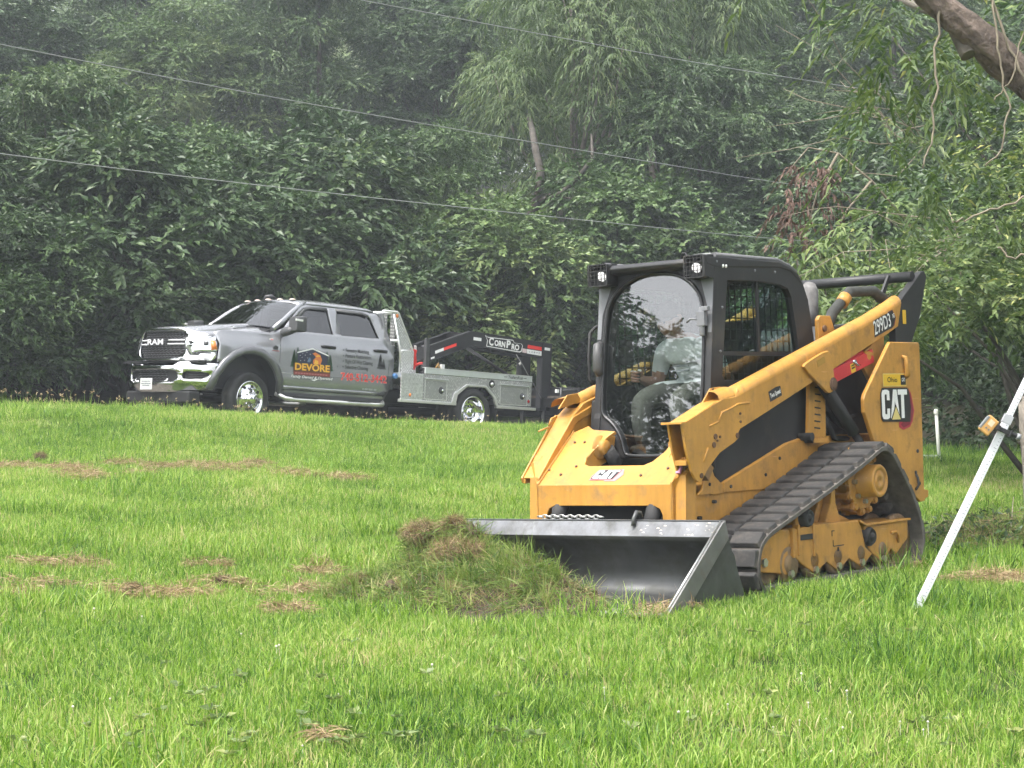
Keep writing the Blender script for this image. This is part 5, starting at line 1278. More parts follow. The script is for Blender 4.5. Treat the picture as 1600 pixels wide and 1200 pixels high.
# printed lettering and emblems on the doors
GOLD = mat("decal_gold", (0.80, 0.43, 0.03), 0.4); NAVY = mat("decal_navy", (0.015, 0.02, 0.05), 0.4); PINE = mat("decal_pine", (0.012, 0.05, 0.02), 0.5); MAROON = mat("decal_maroon", (0.22, 0.035, 0.03), 0.4); REDT = mat("decal_red_text", (0.75, 0.04, 0.03), 0.4)
FLAME = mat("decal_flame", (0.65, 0.18, 0.03), 0.4); CHAR = mat("decal_charcoal", (0.03, 0.032, 0.033), 0.5)
dx, dz = (-1, 0, 0), (0, 0, 1)
for s in (1,):
    o0 = (-1.135, 1.0115, 0.92)
    def dprint(nm, polys, m, lift):
        poly_on(nm, polys, m, TK, o0, dx, dz, lift)
    def pine(cx, z0, w, h):
        t = []
        for k in range(4):
            zz = z0 + h * k / 5; ww = w * (1 - k / 5.2)
            t.append([(cx - ww / 2, zz), (cx + ww / 2, zz), (cx + ww * 0.12, zz + h * 0.40), (cx - ww * 0.12, zz + h * 0.40)])
        t.append([(cx - w * 0.16, z0 + h * 0.8), (cx + w * 0.16, z0 + h * 0.8), (cx, z0 + h * 1.02)])
        return t
    dprint("logo_trees", pine(-0.36, 0.02, 0.15, 0.26) + pine(-0.29, 0.05, 0.13, 0.28) + pine(0.30, 0.05, 0.13, 0.25) + pine(0.37, 0.0, 0.15, 0.25), PINE, 0)
    dprint("logo_house", [[(-0.29, 0.07), (0.31, 0.07), (0.31, 0.225), (0.0, 0.31), (-0.29, 0.235)]], NAVY, 0.002)
    dprint("logo_flame", [[(0.02, 0.09), (0.17, 0.08), (0.20, 0.16), (0.16, 0.235), (0.06, 0.27), (0.0, 0.25), (0.08, 0.20), (0.02, 0.15)]], FLAME, 0.003)
    dprint("logo_flare", [[(0.04, 0.09), (0.13, 0.09), (0.12, 0.14), (0.06, 0.16)], [(0.05, 0.20), (0.17, 0.21), (0.12, 0.235)]], GOLD, 0.004)
    dprint("logo_stars", [[(a, b), (a + 0.014, b), (a + 0.007, b + 0.014)] for a, b in ((-0.25, 0.20), (-0.20, 0.235), (-0.21, 0.17), (-0.15, 0.21), (-0.12, 0.255), (-0.10, 0.17), (-0.16, 0.13), (-0.05, 0.23), (-0.07, 0.13), (-0.24, 0.12))], DEC_W, 0.004)
    dprint("logo_mark", [[(-0.10, 0.11), (-0.04, 0.11), (-0.02, 0.15), (-0.05, 0.19), (-0.08, 0.16)]], mat("decal_blue", (0.10, 0.16, 0.26), 0.4), 0.004)
    dprint("logo_roof", [[(-0.305, 0.235), (-0.305, 0.255), (0.0, 0.335), (0.0, 0.312)], [(0.325, 0.225), (0.325, 0.245), (0.0, 0.335), (0.0, 0.312)]], DEC_W, 0.005)
    dprint("logo_sign", [[(-0.365, -0.10), (0.375, -0.10), (0.375, 0.085), (-0.365, 0.085)]], mat("decal_brown", (0.10, 0.035, 0.01), 0.4), 0.0055)
    dprint("logo_band", [[(-0.36, -0.095), (0.37, -0.095), (0.37, -0.045), (-0.36, -0.045)]], MAROON, 0.007)
    dprint("logo_band_lines", [[(a, -0.078), (a + 0.035, -0.078), (a + 0.04, -0.062), (a, -0.062)] for a in np.arange(-0.33, 0.32, 0.055)], mat("decal_rose", (0.45, 0.16, 0.14), 0.4), 0.008)
    text("DEVORE", "logo_name", GOLD, TK, (-1.14, 1.0195, 0.945), dx, dz, 0.105, 0.70, bold=0.035)
    text("Family Owned & Operated", "logo_tagline", DEC_W, TK, (-1.14, 1.0145, 0.795), dx, dz, 0.042, 0.84, bold=0.012, shear=0.25)
    dprint("logo_swash", [[(-0.02, -0.16), (0.06, -0.175), (0.16, -0.135), (0.06, -0.15)]], DEC_W, 0.002)
    for k, ln in enumerate(("Forestry Mulching", "Pasture Restoration", "Right Of Way Clearing", "Selective Clearing")):
        w = (0.49, 0.545, 0.58, 0.485)[k]
        text(ln, "service_line", CHAR, TK, (-1.815 - w / 2, 1.0125, 1.268 - k * 0.088), dx, dz, 0.060, w, bold=0.022)
        poly_on("bullet", [[(0.011 * math.cos(a), 0.014 * math.sin(a)) for a in np.arange(0, 6.2, 0.7)]], CHAR, TK, (-1.772, 1.0125, 1.268 - k * 0.088), dx, dz)
    text("740-512-3442", "phone_number_outline", mat("decal_pale_red", (0.72, 0.25, 0.22), 0.4), TK, (-2.222, 1.012, 0.845), dx, dz, 0.118, 0.985, bold=0.045)
    text("740-512-3442", "phone_number", REDT, TK, (-2.222, 1.0145, 0.845), dx, dz, 0.112, 0.96, bold=0.012)
    o0 = (-2.56, 1.0115, 1.0); dprint("tree_print", pine(0.0, 0.02, 0.15, 0.23) + pine(0.07, 0.015, 0.12, 0.16) + [[(-0.006, 0.0), (0.006, 0.0), (0.006, 0.03), (-0.006, 0.03)]], CHAR, 0)
    # fender stickers
    poly_on("fender_sticker", [smooth_poly([(-0.07, 0.03), (0.07, 0.03), (0.07, -0.01), (0.0, -0.045), (-0.07, -0.01)], 1)], DEC_W, TK, (-0.40, side_y(-0.40, 1.33) + 0.013, 1.325), dx, (0, -0.2, 1))
    poly_on("sticker_print", [[(-0.045, 0.018), (0.05, 0.018), (0.045, -0.01), (-0.04, -0.01)]], DEC_RL, TK, (-0.40, side_y(-0.40, 1.33) + 0.015, 1.325), dx, (0, -0.2, 1))
    poly_on("fender_badge", [[(-0.05, 0.03), (0.0, 0.06), (0.05, 0.03), (0.04, -0.01), (-0.04, -0.01)]], CHAR, TK, (-0.41, 1.012, 1.19), dx, dz)
    poly_on("fender_badge_line", [[(-0.07, -0.02), (0.07, -0.02), (0.07, -0.035), (-0.07, -0.035)]], MAROON, TK, (-0.41, 1.012, 1.19), dx, dz)
    text("TrailersRob", "bed_maker", CHAR, TK, (-5.50, 1.2065, 1.045), dx, dz, 0.05, 0.36, bold=0.02, shear=0.2)
    poly_on("bed_maker_line", [[(-0.28, -0.004), (-0.20, -0.004), (-0.20, 0.006), (-0.28, 0.006)], [(0.20, -0.004), (0.28, -0.004), (0.28, 0.006), (0.20, 0.006)]], CHAR, TK, (-5.50, 1.2065, 1.045), dx, dz)
    poly_on("sill_print", [[(a, 0.0), (a + w, 0.0), (a + w, 0.03), (a, 0.03)] for a, w in ((0.0, 0.03), (0.045, 0.07), (0.13, 0.09), (0.24, 0.06))], mat("decal_grey_text", (0.25, 0.26, 0.27), 0.5), TK, (-2.20, 1.009, 0.66), dx, dz)

# things carried behind the rack
jk = empty("farm_jack", "red high-lift jack standing behind the truck's diamond-plate rack", "jack", M_TRUCK)
mb = MB(); mb.box(-3.385, -3.36, 0.87, 0.90, 0.99, 1.46); mb.build("jack_bar", TBLK, jk)
mb = MB(); mb.prism([(-3.34, 1.40), (-3.44, 1.38), (-3.42, 1.30), (-3.45, 1.15), (-3.40, 1.05), (-3.34, 1.10), (-3.36, 1.25)], 1, 0.86, 0.93); mb.build("jack_head", REDT, jk, bevel=0.01)
mb = MB(); mb.tube([(-3.40, 0.92, 1.12), (-3.47, 0.95, 1.16), (-3.53, 0.96, 1.17)], 0.022, 8); mb.build("jack_handle", REDT, jk)
mb = MB(); mb.box(-3.50, -3.32, 0.70, 0.85, 0.99, 1.46); bxo = mb.build("white_tool_panel", mat("panel_white", (0.60, 0.58, 0.57), 0.5, var=0.1), None, bevel=0.01)
tag(bxo, "pale upright box beside the red jack on the flatbed", "box"); bxo.matrix_world = M_TRUCK

# ================================================================ gooseneck trailer
TRB = mat("trailer_black", (0.016, 0.016, 0.017), 0.42, 0, var=0.2, scale=3)
TR = empty("gooseneck_trailer", "black gooseneck trailer hitched to the pickup's flatbed", "trailer", M_TRUCK)
neck = [(-4.34, 1.524), (-5.30, 1.843), (-7.36, 1.765), (-7.36, 1.49), (-7.15, 1.505), (-5.345, 1.605), (-4.353, 1.27)]
for s in (1, -1):
    mb = MB(); mb.prism(neck, 1, *sorted((s * 0.285, s * 0.295)))
    for a, b in zip(neck[:2], neck[1:3]):
        mb.obox(((a[0] + b[0]) / 2, s * 0.25, (a[1] + b[1]) / 2), (math.hypot(a[0] - b[0], a[1] - b[1]), 0.10, 0.014), (b[0] - a[0], 0, b[1] - a[1]))
    for a, b in ((neck[5], neck[6]), (neck[4], neck[5])):
        mb.obox(((a[0] + b[0]) / 2, s * 0.25, (a[1] + b[1]) / 2), (math.hypot(a[0] - b[0], a[1] - b[1]), 0.10, 0.014), (b[0] - a[0], 0, b[1] - a[1]))
    mb.build("neck_beam", TRB, TR, bevel=0.004)
    mb = MB(); mb.box(-7.38, -7.12, *sorted((s * 0.22, s * 0.30)), 0.55, 1.78); mb.build("neck_upright", TRB, TR, bevel=0.006)
    mb = MB(); mb.box(-7.13, -7.10, *sorted((s * 0.20, s * 0.31)), 0.6, 1.5); mb.build("upright_flange", mat("trailer_edge", (0.05, 0.05, 0.052), 0.4), TR)
mb = MB(); mb.box(-4.40, -4.22, -0.28, 0.28, 1.28, 1.50); mb.box(-5.4, -5.25, -0.28, 0.28, 1.62, 1.82); mb.box(-6.5, -6.4, -0.28, 0.28, 1.56, 1.76); mb.build("neck_crossmember", TRB, TR)
mb = MB(); mb.cyl((-4.50, 0, 1.05), (-4.50, 0, 1.55), 0.07, 16); mb.cyl((-4.50, 0, 1.0), (-4.50, 0, 1.12), 0.10, 16); mb.build("coupler", TRB, TR)
mb = MB(); mb.tube([(-4.66, 0.06, 1.05), (-4.70, 0.06, 1.16), (-4.745, 0.08, 1.25), (-4.78, 0.08, 1.16), (-4.80, 0.08, 1.06)], 0.022, 6); mb.build("coupler_latch", mat("brass_latch", (0.35, 0.22, 0.08), 0.45, 0.7), TR)
mb = MB(); mb.box(-4.86, -4.80, 0.06, 0.12, 1.06, 1.24); mb.build("breakaway_switch", DEC_W, TR)
# tapes and lettering on the near beam
yT = 0.2965
def tape(nm, pl, m, lift=0.0):
    mb = MB(); mb.add([(x, yT + lift, z) for x, z in pl], [tuple(range(len(pl)))]); mb.build(nm, m, TR)
tape("white_tape", [(-4.455, 1.395), (-4.448, 1.445), (-4.65, 1.515), (-4.655, 1.465)], DEC_W); tape("red_tape", [(-4.655, 1.465), (-4.65, 1.515), (-4.95, 1.615), (-4.955, 1.565)], REDT)
tape("white_tape", [(-4.357, 1.295), (-4.355, 1.325), (-4.44, 1.352), (-4.445, 1.322)], DEC_W); tape("white_tape", [(-5.36, 1.695), (-5.36, 1.750), (-5.555, 1.745), (-5.555, 1.690)], DEC_W)
tape("red_tape", [(-6.73, 1.648), (-6.74, 1.712), (-7.108, 1.695), (-7.108, 1.632)], REDT); tape("white_label", [(-6.725, 1.555), (-6.72, 1.632), (-7.106, 1.617), (-7.108, 1.535)], DEC_W); tape("pale_label", [(-6.602, 1.565), (-6.60, 1.638), (-6.715, 1.632), (-6.718, 1.558)], mat("label_pink", (0.62, 0.5, 0.5), 0.5))
text("a 2 8 4 2", "label_print", TGRY, TR, (-6.92, yT + 0.002, 1.585), (-1, 0, -0.04), (0, 0, 1), 0.03, 0.28)
tape("white_tape", [(-7.177, 1.645), (-7.177, 1.695), (-7.325, 1.69), (-7.325, 1.64)], DEC_W, 0.0055)
pan = [(-5.64, 1.806), (-5.705, 1.778), (-6.352, 1.770), (-6.39, 1.722), (-6.575, 1.716), (-6.61, 1.683), (-6.58, 1.575), (-6.53, 1.558), (-5.68, 1.608), (-5.70, 1.72)]
tape("name_panel", pan, DEC_W, 0.001)
_cx = sum(p[0] for p in pan) / len(pan); _cz = sum(p[1] for p in pan) / len(pan)
tape("name_panel_face", [(_cx + (x - _cx) * 0.965, _cz + (z - _cz) * 0.85 - 0.001) for x, z in pan], TRB, 0.002)
xt = (-1, 0, -0.06)
text("C", "name_letter", DEC_W, TR, (-5.80, yT + 0.003, 1.695), xt, (0, 0, 1), 0.135, 0.115, bold=0.04)
text("ORN", "name_letter", DEC_W, TR, (-6.02, yT + 0.003, 1.673), xt, (0, 0, 1), 0.098, 0.275, bold=0.045)
text("P", "name_letter", DEC_W, TR, (-6.235, yT + 0.003, 1.677), xt, (0, 0, 1), 0.130, 0.105, bold=0.04)
text("RO", "name_letter", DEC_W, TR, (-6.415, yT + 0.003, 1.640), xt, (0, 0, 1), 0.098, 0.20, bold=0.045)
# safety cable, brace, deck
mb = MB(); mb.tube([(-6.44, 0.30, 1.515), (-6.60, 0.32, 1.34), (-6.75, 0.32, 1.168), (-6.95, 0.32, 0.96), (-7.122, 0.31, 0.77)], 0.008, 5); mb.build("safety_cable", mat("cable_grey", (0.2, 0.2, 0.19), 0.5), TR)
mb = MB(); mb.lathe([(0.0, 0.03), (0.03, 0.0), (0.0, -0.04)], (-6.52, 0.33, 1.36), (0, 0.3, 1), 10); mb.build("cable_ball", mat("ball_grey", (0.4, 0.4, 0.37), 0.6), TR)
mb = MB(); mb.tube([(-5.42, 0.0, 1.60), (-6.0, 0.0, 1.38), (-7.2, 0.0, 0.9)], 0.03, 6); mb.build("neck_brace", MATS["trailer_edge"], TR)
mb = MB(); mb.box(-13.5, -7.2, -1.0, 1.0, 0.62, 0.78)
mb.build("deck_frame", TRB, TR, bevel=0.006)
WOODD = mat("deck_plank", (0.09, 0.075, 0.06), 0.9, 0, var=0.3, scale=6)
for k in range(12):
    y = -0.99 + k * 0.166
    mb = MB(); mb.box(-13.5, -7.3, y, y + 0.155, 0.785, 0.825); mb.build("deck_plank", WOODD, TR)
mb = MB(); mb.box(-7.7, -7.38, -1.0, 1.0, 0.45, 0.98); mb.build("front_toolbox", TRB, TR, bevel=0.015)
mb = MB(); mb.cyl((-6.98, 0.92, 0.45), (-6.98, 0.92, 0.96), 0.016, 8); mb.build("light_post", MATS["trailer_edge"], TR)
mb = MB(); mb.box(-6.92, -6.86, 0.89, 0.93, 0.86, 0.92); mb.build("post_reflector", DEC_W, TR)
mb = MB(); mb.cyl((-6.98, 0.92, 0.90), (-7.48, 0.92, 0.955), 0.014, 6); mb.build("light_rail", MATS["trailer_edge"], TR)
mb = MB(); mb.lathe([(0.0, 0.03), (0.028, 0.02), (0.035, -0.01), (0.02, -0.03)], (-7.57, 0.92, 0.91), (0, 0, 1), 12); mb.build("post_cap", DEC_W, TR)
mb = MB(); mb.cyl((-7.59, 0.92, 0.65), (-7.59, 0.92, 0.89), 0.012, 6); mb.build("cap_post", DEC_W, TR)
for s in (1, -1):
    mb = MB(); mb.cyl((-7.25, s * 0.26, 0.05), (-7.25, s * 0.26, 0.62), 0.05, 10); mb.box(-7.33, -7.17, *sorted((s * 0.18, s * 0.34)), 0.0, 0.03); mb.build("landing_leg", TRB, TR)
    for x in (-10.6, -11.5):
        mb = MB(); mb.lathe([(0.2, 0.10), (0.34, 0.11), (0.385, 0.07), (0.39, 0), (0.385, -0.07), (0.34, -0.11), (0.2, -0.10)], (x, s * 0.90, 0.40), (0, s, 0), 28); mb.lathe([(0.0, 0.02), (0.1, 0.03), (0.19, 0.0), (0.21, 0.08)], (x, s * 0.90, 0.40), (0, s, 0), 20, m=1); mb.build("trailer_wheel", [TYRE, ALUMF], TR)

# ================================================================ operator in the cab
SKINM = mat("skin", (0.42, 0.22, 0.15), 0.55, var=0.08, scale=12)
SHIRT = mat("shirt_white", (0.80, 0.80, 0.80), 0.85, var=0.06, scale=10)
PANTS = mat("trousers_grey", (0.105, 0.10, 0.088), 0.9, var=0.15, scale=14)
BOOT = mat("boots_brown", (0.05, 0.035, 0.025), 0.7)
CAPM = mat("cap_dark", (0.045, 0.04, 0.036), 0.85)
HAIR = mat("hair_dark", (0.02, 0.014, 0.01), 0.7)
def person_mesh():
    J = {}
    V = []; E = []; R = []
    def j(nm, p, r, par=None):
        J[nm] = len(V); V.append(p); R.append(r)
        if par is not None:
            E.append((J[par], J[nm]))
    j("pelvis", (-0.14, -0.06, 1.27), (0.155, 0.125)); j("waist", (-0.11, -0.06, 1.38), (0.145, 0.115), "pelvis"); j("chest", (-0.03, -0.07, 1.50), (0.165, 0.125), "waist")
    j("collar", (0.03, -0.08, 1.575), (0.11, 0.085), "chest"); j("neck", (0.075, -0.09, 1.625), (0.055, 0.055), "collar"); j("skull", (0.115, -0.095, 1.68), (0.06, 0.06), "neck")
    for s, nm in ((-1, "r"), (1, "l")):
        j("sh" + nm, (0.0, -0.07 + s * 0.185, 1.545), (0.075, 0.07), "collar"); j("ua" + nm, (-0.03, -0.07 + s * 0.235, 1.44), (0.062, 0.06), "sh" + nm)
        j("el" + nm, (-0.02, -0.07 + s * 0.265, 1.33), (0.048, 0.046), "ua" + nm); j("fa" + nm, (0.09, s * 0.325 - 0.01, 1.335), (0.042, 0.040), "el" + nm); j("wr" + nm, (0.165, s * 0.335, 1.355), (0.028, 0.03), "fa" + nm); j("pa" + nm, (0.205, s * 0.345, 1.372), (0.036, 0.026), "wr" + nm)
        j("hip" + nm, (-0.06, -0.06 + s * 0.10, 1.25), (0.105, 0.10), "pelvis"); j("th" + nm, (0.17, -0.05 + s * 0.13, 1.25), (0.098, 0.09), "hip" + nm); j("kn" + nm, (0.375, -0.04 + s * 0.15, 1.205), (0.078, 0.076), "th" + nm)
        j("ca" + nm, (0.385, -0.04 + s * 0.155, 1.06), (0.068, 0.066), "kn" + nm); j("an" + nm, (0.355, -0.04 + s * 0.16, 0.93), (0.056, 0.055), "ca" + nm); j("he" + nm, (0.36, -0.04 + s * 0.16, 0.895), (0.05, 0.04), "an" + nm); j("to" + nm, (0.49, -0.04 + s * 0.165, 0.885), (0.045, 0.03), "he" + nm)
    me = bpy.data.meshes.new("body_base"); me.from_pydata(V, E, []); o = bpy.data.objects.new("body_base", me); S.collection.objects.link(o)
    sk = o.modifiers.new("skin", 'SKIN'); sk.use_smooth_shade = True
    if not me.skin_vertices:
        bpy.context.view_layer.objects.active = o
    for i, (rx, ry) in enumerate(R):
        me.skin_vertices[0].data[i].radius = (rx, ry)
    me.skin_vertices[0].data[0].use_root = True
    sb = o.modifiers.new("sub", 'SUBSURF'); sb.levels = 2; sb.render_levels = 2
    dg = bpy.context.evaluated_depsgraph_get()
    m2 = bpy.data.meshes.new_from_object(o.evaluated_get(dg)); bpy.data.objects.remove(o)
    bm = bmesh.new(); bm.from_mesh(m2)
    # head: egg with brow, nose, lips, chin and ears, looking down and to the front
    Rm = Matrix.Rotation(rad(14), 3, 'Y') @ Matrix.Rotation(rad(-8), 3, 'Z'); hc = Vector((0.15, -0.10, 1.735))
    hv = []; NU, NV = 28, 20
    for a in range(NV + 1):
        ph = math.pi * a / NV; row = []
        for b in range(NU):
            t = 2 * math.pi * b / NU
            x, y, z = math.sin(ph) * math.cos(t), math.sin(ph) * math.sin(t), math.cos(ph)
            X, Y_, Z = x * 0.098, y * 0.076, z * 0.118
            if z < 0:
                X *= 1 - 0.10 * z * z; Y_ *= 1 - 0.30 * z * z
            if x > 0:
                X += 0.022 * math.exp(-((y / 0.16) ** 2 + ((z + 0.10) / 0.20) ** 2)) * x     # nose
                X -= 0.012 * math.exp(-(((abs(y) - 0.38) / 0.16) ** 2 + ((z - 0.08) / 0.12) ** 2))   # eye sockets
                X += 0.006 * math.exp(-((y / 0.30) ** 2 + ((z + 0.46) / 0.08) ** 2))     # lips
                X += 0.008 * math.exp(-((y / 0.30) ** 2 + ((z + 0.80) / 0.15) ** 2))     # chin
            row.append(bm.verts.new(hc + Rm @ Vector((X, Y_, Z))))
        hv.append(row)
    for a in range(NV):
        for b in range(NU):
            try:
                f_ = bm.faces.new((hv[a][b], hv[a + 1][b], hv[a + 1][(b + 1) % NU], hv[a][(b + 1) % NU])); f_.smooth = True
            except ValueError:
                pass
    def extra_tube(path, rs, n=8):
        t = MB(); t.tube(path, rs, n); vs = [bm.verts.new(p) for p in t.v]
        for f_ in t.f:
            ff = bm.faces.new([vs[i] for i in f_]); ff.smooth = True
    for s in (1, -1):
        e = hc + Rm @ Vector((-0.005, s * 0.076, 0.0)); u = Rm @ Vector((0, 0, 1)); w = Rm @ Vector((1, 0, 0)); sd = Rm @ Vector((0, s, 0))
        extra_tube([e - u * 0.028, e - w * 0.008 + sd * 0.014, e + u * 0.03 - w * 0.01 + sd * 0.012, e + u * 0.034 + w * 0.012], [0.006, 0.010, 0.010, 0.006], 6)
    # fingers closed on the joysticks
    for s in (1, -1):
        for k, (dz, ln) in enumerate(((0.030, 0.9), (0.010, 1.0), (-0.010, 0.95), (-0.028, 0.8))):
            b0 = Vector((0.215, s * 0.345, 1.372 + dz)); c0 = Vector((0.225, s * 0.33, 1.372 + dz))
            pts = [b0, Vector((0.250, s * 0.352, 1.373 + dz)), Vector((0.250 + 0.018 * ln, s * 0.333, 1.370 + dz)), Vector((0.248 + 0.012 * ln, s * 0.310, 1.366 + dz)), Vector((0.232, s * 0.303, 1.364 + dz))]
            extra_tube(pts, [0.010, 0.0095, 0.009, 0.008, 0.0065], 7)
        extra_tube([Vector((0.185, s * 0.325, 1.378)), Vector((0.205, s * 0.305, 1.395)), Vector((0.225, s * 0.298, 1.408)), Vector((0.240, s * 0.305, 1.412))], [0.013, 0.011, 0.010, 0.007], 7)
    bmesh.ops.recalc_face_normals(bm, faces=bm.faces)
    bm.to_mesh(m2); bm.free()
    m2.materials.clear()
    for mm in (SHIRT, PANTS, SKINM, BOOT):
        m2.materials.append(mm)
    for p in m2.polygons:
        c = p.center
        if c.z < 0.945:
            k = 3
        elif c.z < 1.315 and not (abs(c.y + 0.02) > 0.24 and c.z > 1.28) and not (abs(c.y + 0.02) > 0.27):
            k = 1
        elif c.z > 1.615 and c.x > 0.03:
            k = 2
        elif abs(c.y + 0.05) > 0.22 and c.z < 1.405:
            k = 2
        else:
            k = 0
        p.material_index = k
    return m2
_pm = person_mesh()
PR = link("person", _pm); PR.matrix_world = M_LOADER
tag(PR, "seated operator in white shirt and grey trousers holding the loader's joysticks", "person")
Rm = Matrix.Rotation(rad(14), 3, 'Y') @ Matrix.Rotation(rad(-8), 3, 'Z'); hc = Vector((0.15, -0.10, 1.735))
mb = MB(); rows = []
for a in range(7):
    ph = rad(90 * a / 6 * 0.98 + 1); rows.append([hc + Rm @ Vector((math.sin(ph) * math.cos(t) * 0.106 - 0.004, math.sin(ph) * math.sin(t) * 0.084, 0.022 + math.cos(ph) * 0.108)) for t in np.linspace(0, 2 * math.pi, 21)[:-1]])
mb.loft(rows, 0, False, True); mb.build("cap", CAPM, PR)
mb = MB(); mb.loft([[hc + Rm @ Vector((0.098 * math.cos(t) + k * (0.075 * math.cos(t) ** 2), 0.082 * math.sin(t), 0.030 - k * 0.012)) for t in np.linspace(-1.15, 1.15, 11)] for k in (0, 0.5, 1)], 0, False, True, closed=False); br = mb.build("cap_brim", CAPM, PR); sdm = br.modifiers.new("t", 'SOLIDIFY'); sdm.thickness = 0.004
mb = MB(); rows = []
for a in range(4):
    ph = rad(84 + a * 12); rows.append([hc + Rm @ Vector((math.sin(ph) * math.cos(t) * 0.1015, math.sin(ph) * math.sin(t) * 0.080, math.cos(ph) * 0.12)) for t in np.linspace(1.75, 4.53, 13)])
mb.loft(rows, 0, False, True, closed=False); mb.build("hair", HAIR, PR)
for s in (1, -1):
    mb = MB(); p = hc + Rm @ Vector((0.088, s * 0.029, 0.008)); mb.lathe([(0.0, 0.006), (0.008, 0.004), (0.011, 0.0)], p, Rm @ Vector((1, 0, 0)), 10); mb.build("eye", mat("eye_dark", (0.03, 0.02, 0.015), 0.2), PR)
# print on the shirt front
mb = MB()
for k in range(5):
    z = 1.40 + k * 0.03; x = 0.085 - k * 0.006
    mb.obox((x, -0.07, z), (0.004, 0.14 - 0.015 * (k % 2), 0.012), (1, 0, 0.25))
mb.build("shirt_print", mat("print_grey", (0.28, 0.28, 0.30), 0.8), PR)

# ================================================================ grass
def foliage_mat(name, stops, rough=0.6, trans=0.35, attr="tint", world_var=0.0, wscale=0.6, obj_var=0.0):
    if name in MATS:
        return MATS[name]
    m = bpy.data.materials.new(name); m.use_nodes = True; nt = m.node_tree
    for n in list(nt.nodes):
        nt.nodes.remove(n)
    out = nt.nodes.new("ShaderNodeOutputMaterial")
    at = nt.nodes.new("ShaderNodeAttribute"); at.attribute_name = attr
    r = ramp(nt, stops)
    src = at.outputs["Fac"]
    if obj_var > 0:
        oi = nt.nodes.new("ShaderNodeObjectInfo")
        om = nt.nodes.new("ShaderNodeMapRange"); om.inputs[3].default_value = -obj_var; om.inputs[4].default_value = obj_var
        nt.links.new(oi.outputs["Random"], om.inputs[0])
        oa = nt.nodes.new("ShaderNodeMath"); oa.operation = 'ADD'; oa.use_clamp = True
        nt.links.new(src, oa.inputs[0]); nt.links.new(om.outputs[0], oa.inputs[1]); src = oa.outputs[0]
    if world_var > 0:
        ge = nt.nodes.new("ShaderNodeNewGeometry")
        nz = nt.nodes.new("ShaderNodeTexNoise"); nz.inputs["Scale"].default_value = wscale; nz.inputs["Detail"].default_value = 5
        nt.links.new(ge.outputs["Position"], nz.inputs["Vector"])
        mr = nt.nodes.new("ShaderNodeMapRange"); mr.inputs[1].default_value = 0.3; mr.inputs[2].default_value = 0.7; mr.inputs[3].default_value = -world_var; mr.inputs[4].default_value = world_var
        nt.links.new(nz.outputs[0], mr.inputs[0])
        ad = nt.nodes.new("ShaderNodeMath"); ad.operation = 'ADD'; ad.use_clamp = True
        nt.links.new(src, ad.inputs[0]); nt.links.new(mr.outputs[0], ad.inputs[1]); src = ad.outputs[0]
    nt.links.new(src, r.inputs[0])
    p = nt.nodes.new("ShaderNodeBsdfPrincipled"); p.inputs["Roughness"].default_value = rough; p.inputs["Specular IOR Level"].default_value = 0.35
    t = nt.nodes.new("ShaderNodeBsdfTranslucent")
    hs_ = nt.nodes.new("ShaderNodeHueSaturation"); hs_.inputs["Saturation"].default_value = 1.1; hs_.inputs["Value"].default_value = 1.15
    nt.links.new(r.outputs[0], hs_.inputs["Color"]); nt.links.new(hs_.outputs[0], t.inputs[0])
    nt.links.new(r.outputs[0], p.inputs["Base Color"])
    mx = nt.nodes.new("ShaderNodeMixShader"); mx.inputs[0].default_value = trans
    nt.links.new(p.outputs[0], mx.inputs[1]); nt.links.new(t.outputs[0], mx.inputs[2]); nt.links.new(mx.outputs[0], out.inputs[0])
    MATS[name] = m
    return m
GRASS = foliage_mat("lawn_grass", [(0.0, (0.035, 0.100, 0.020)), (0.35, (0.150, 0.285, 0.036)), (0.65, (0.295, 0.435, 0.075)), (0.86, (0.47, 0.56, 0.17)), (1.0, (0.56, 0.48, 0.25))], 0.42, 0.45, world_var=0.17, wscale=0.7)
STRAW = foliage_mat("dry_thatch", [(0.0, (0.075, 0.050, 0.027)), (0.4, (0.21, 0.145, 0.075)), (0.75, (0.39, 0.29, 0.155)), (1.0, (0.56, 0.45, 0.27))], 0.7, 0.2)

def blades(n, pos, h, w, lean, tint, r, curl=0.5):
    """n grass blades as thin curved strips; returns verts, quads (tip pinched) and a tint per face"""
    a = r.uniform(0, 2 * np.pi, n); d = np.stack([np.cos(a), np.sin(a)], 1)
    side = np.stack([-np.sin(a), np.cos(a)], 1)
    # blade width turned at random against its lean
    b = a + r.uniform(-1.2, 1.2, n); side = np.stack([-np.sin(b), np.cos(b)], 1)
    ln = lean
    V = np.zeros((n, 8, 3)); ts = np.array([0, 0.38, 0.74, 1.0])
    for k, t in enumerate(ts):
        off = d * (ln * h * (t ** (1 + curl)))[:, None]
        zz = h * (t - 0.42 * np.minimum(ln, 1.4) * t ** 2.6)
        ww = w * (0.9, 1.0, 0.72, 0.10)[k] * 0.5
        V[:, 2 * k, :2] = pos[:, :2] + off - side * ww[:, None]; V[:, 2 * k + 1, :2] = pos[:, :2] + off + side * ww[:, None]
        V[:, 2 * k, 2] = V[:, 2 * k + 1, 2] = pos[:, 2] + zz
    base = (np.arange(n) * 8)[:, None, None]
    q = np.array([[0, 1, 3, 2], [2, 3, 5, 4], [4, 5, 7, 6]])[None]
    return V.reshape(-1, 3), (base + q).reshape(-1, 4), np.repeat(tint, 3)

def tint_attr(me, t):
    at = me.attributes.new("tint", 'FLOAT', 'FACE'); at.data.foreach_set("value", np.asarray(t, np.float32))

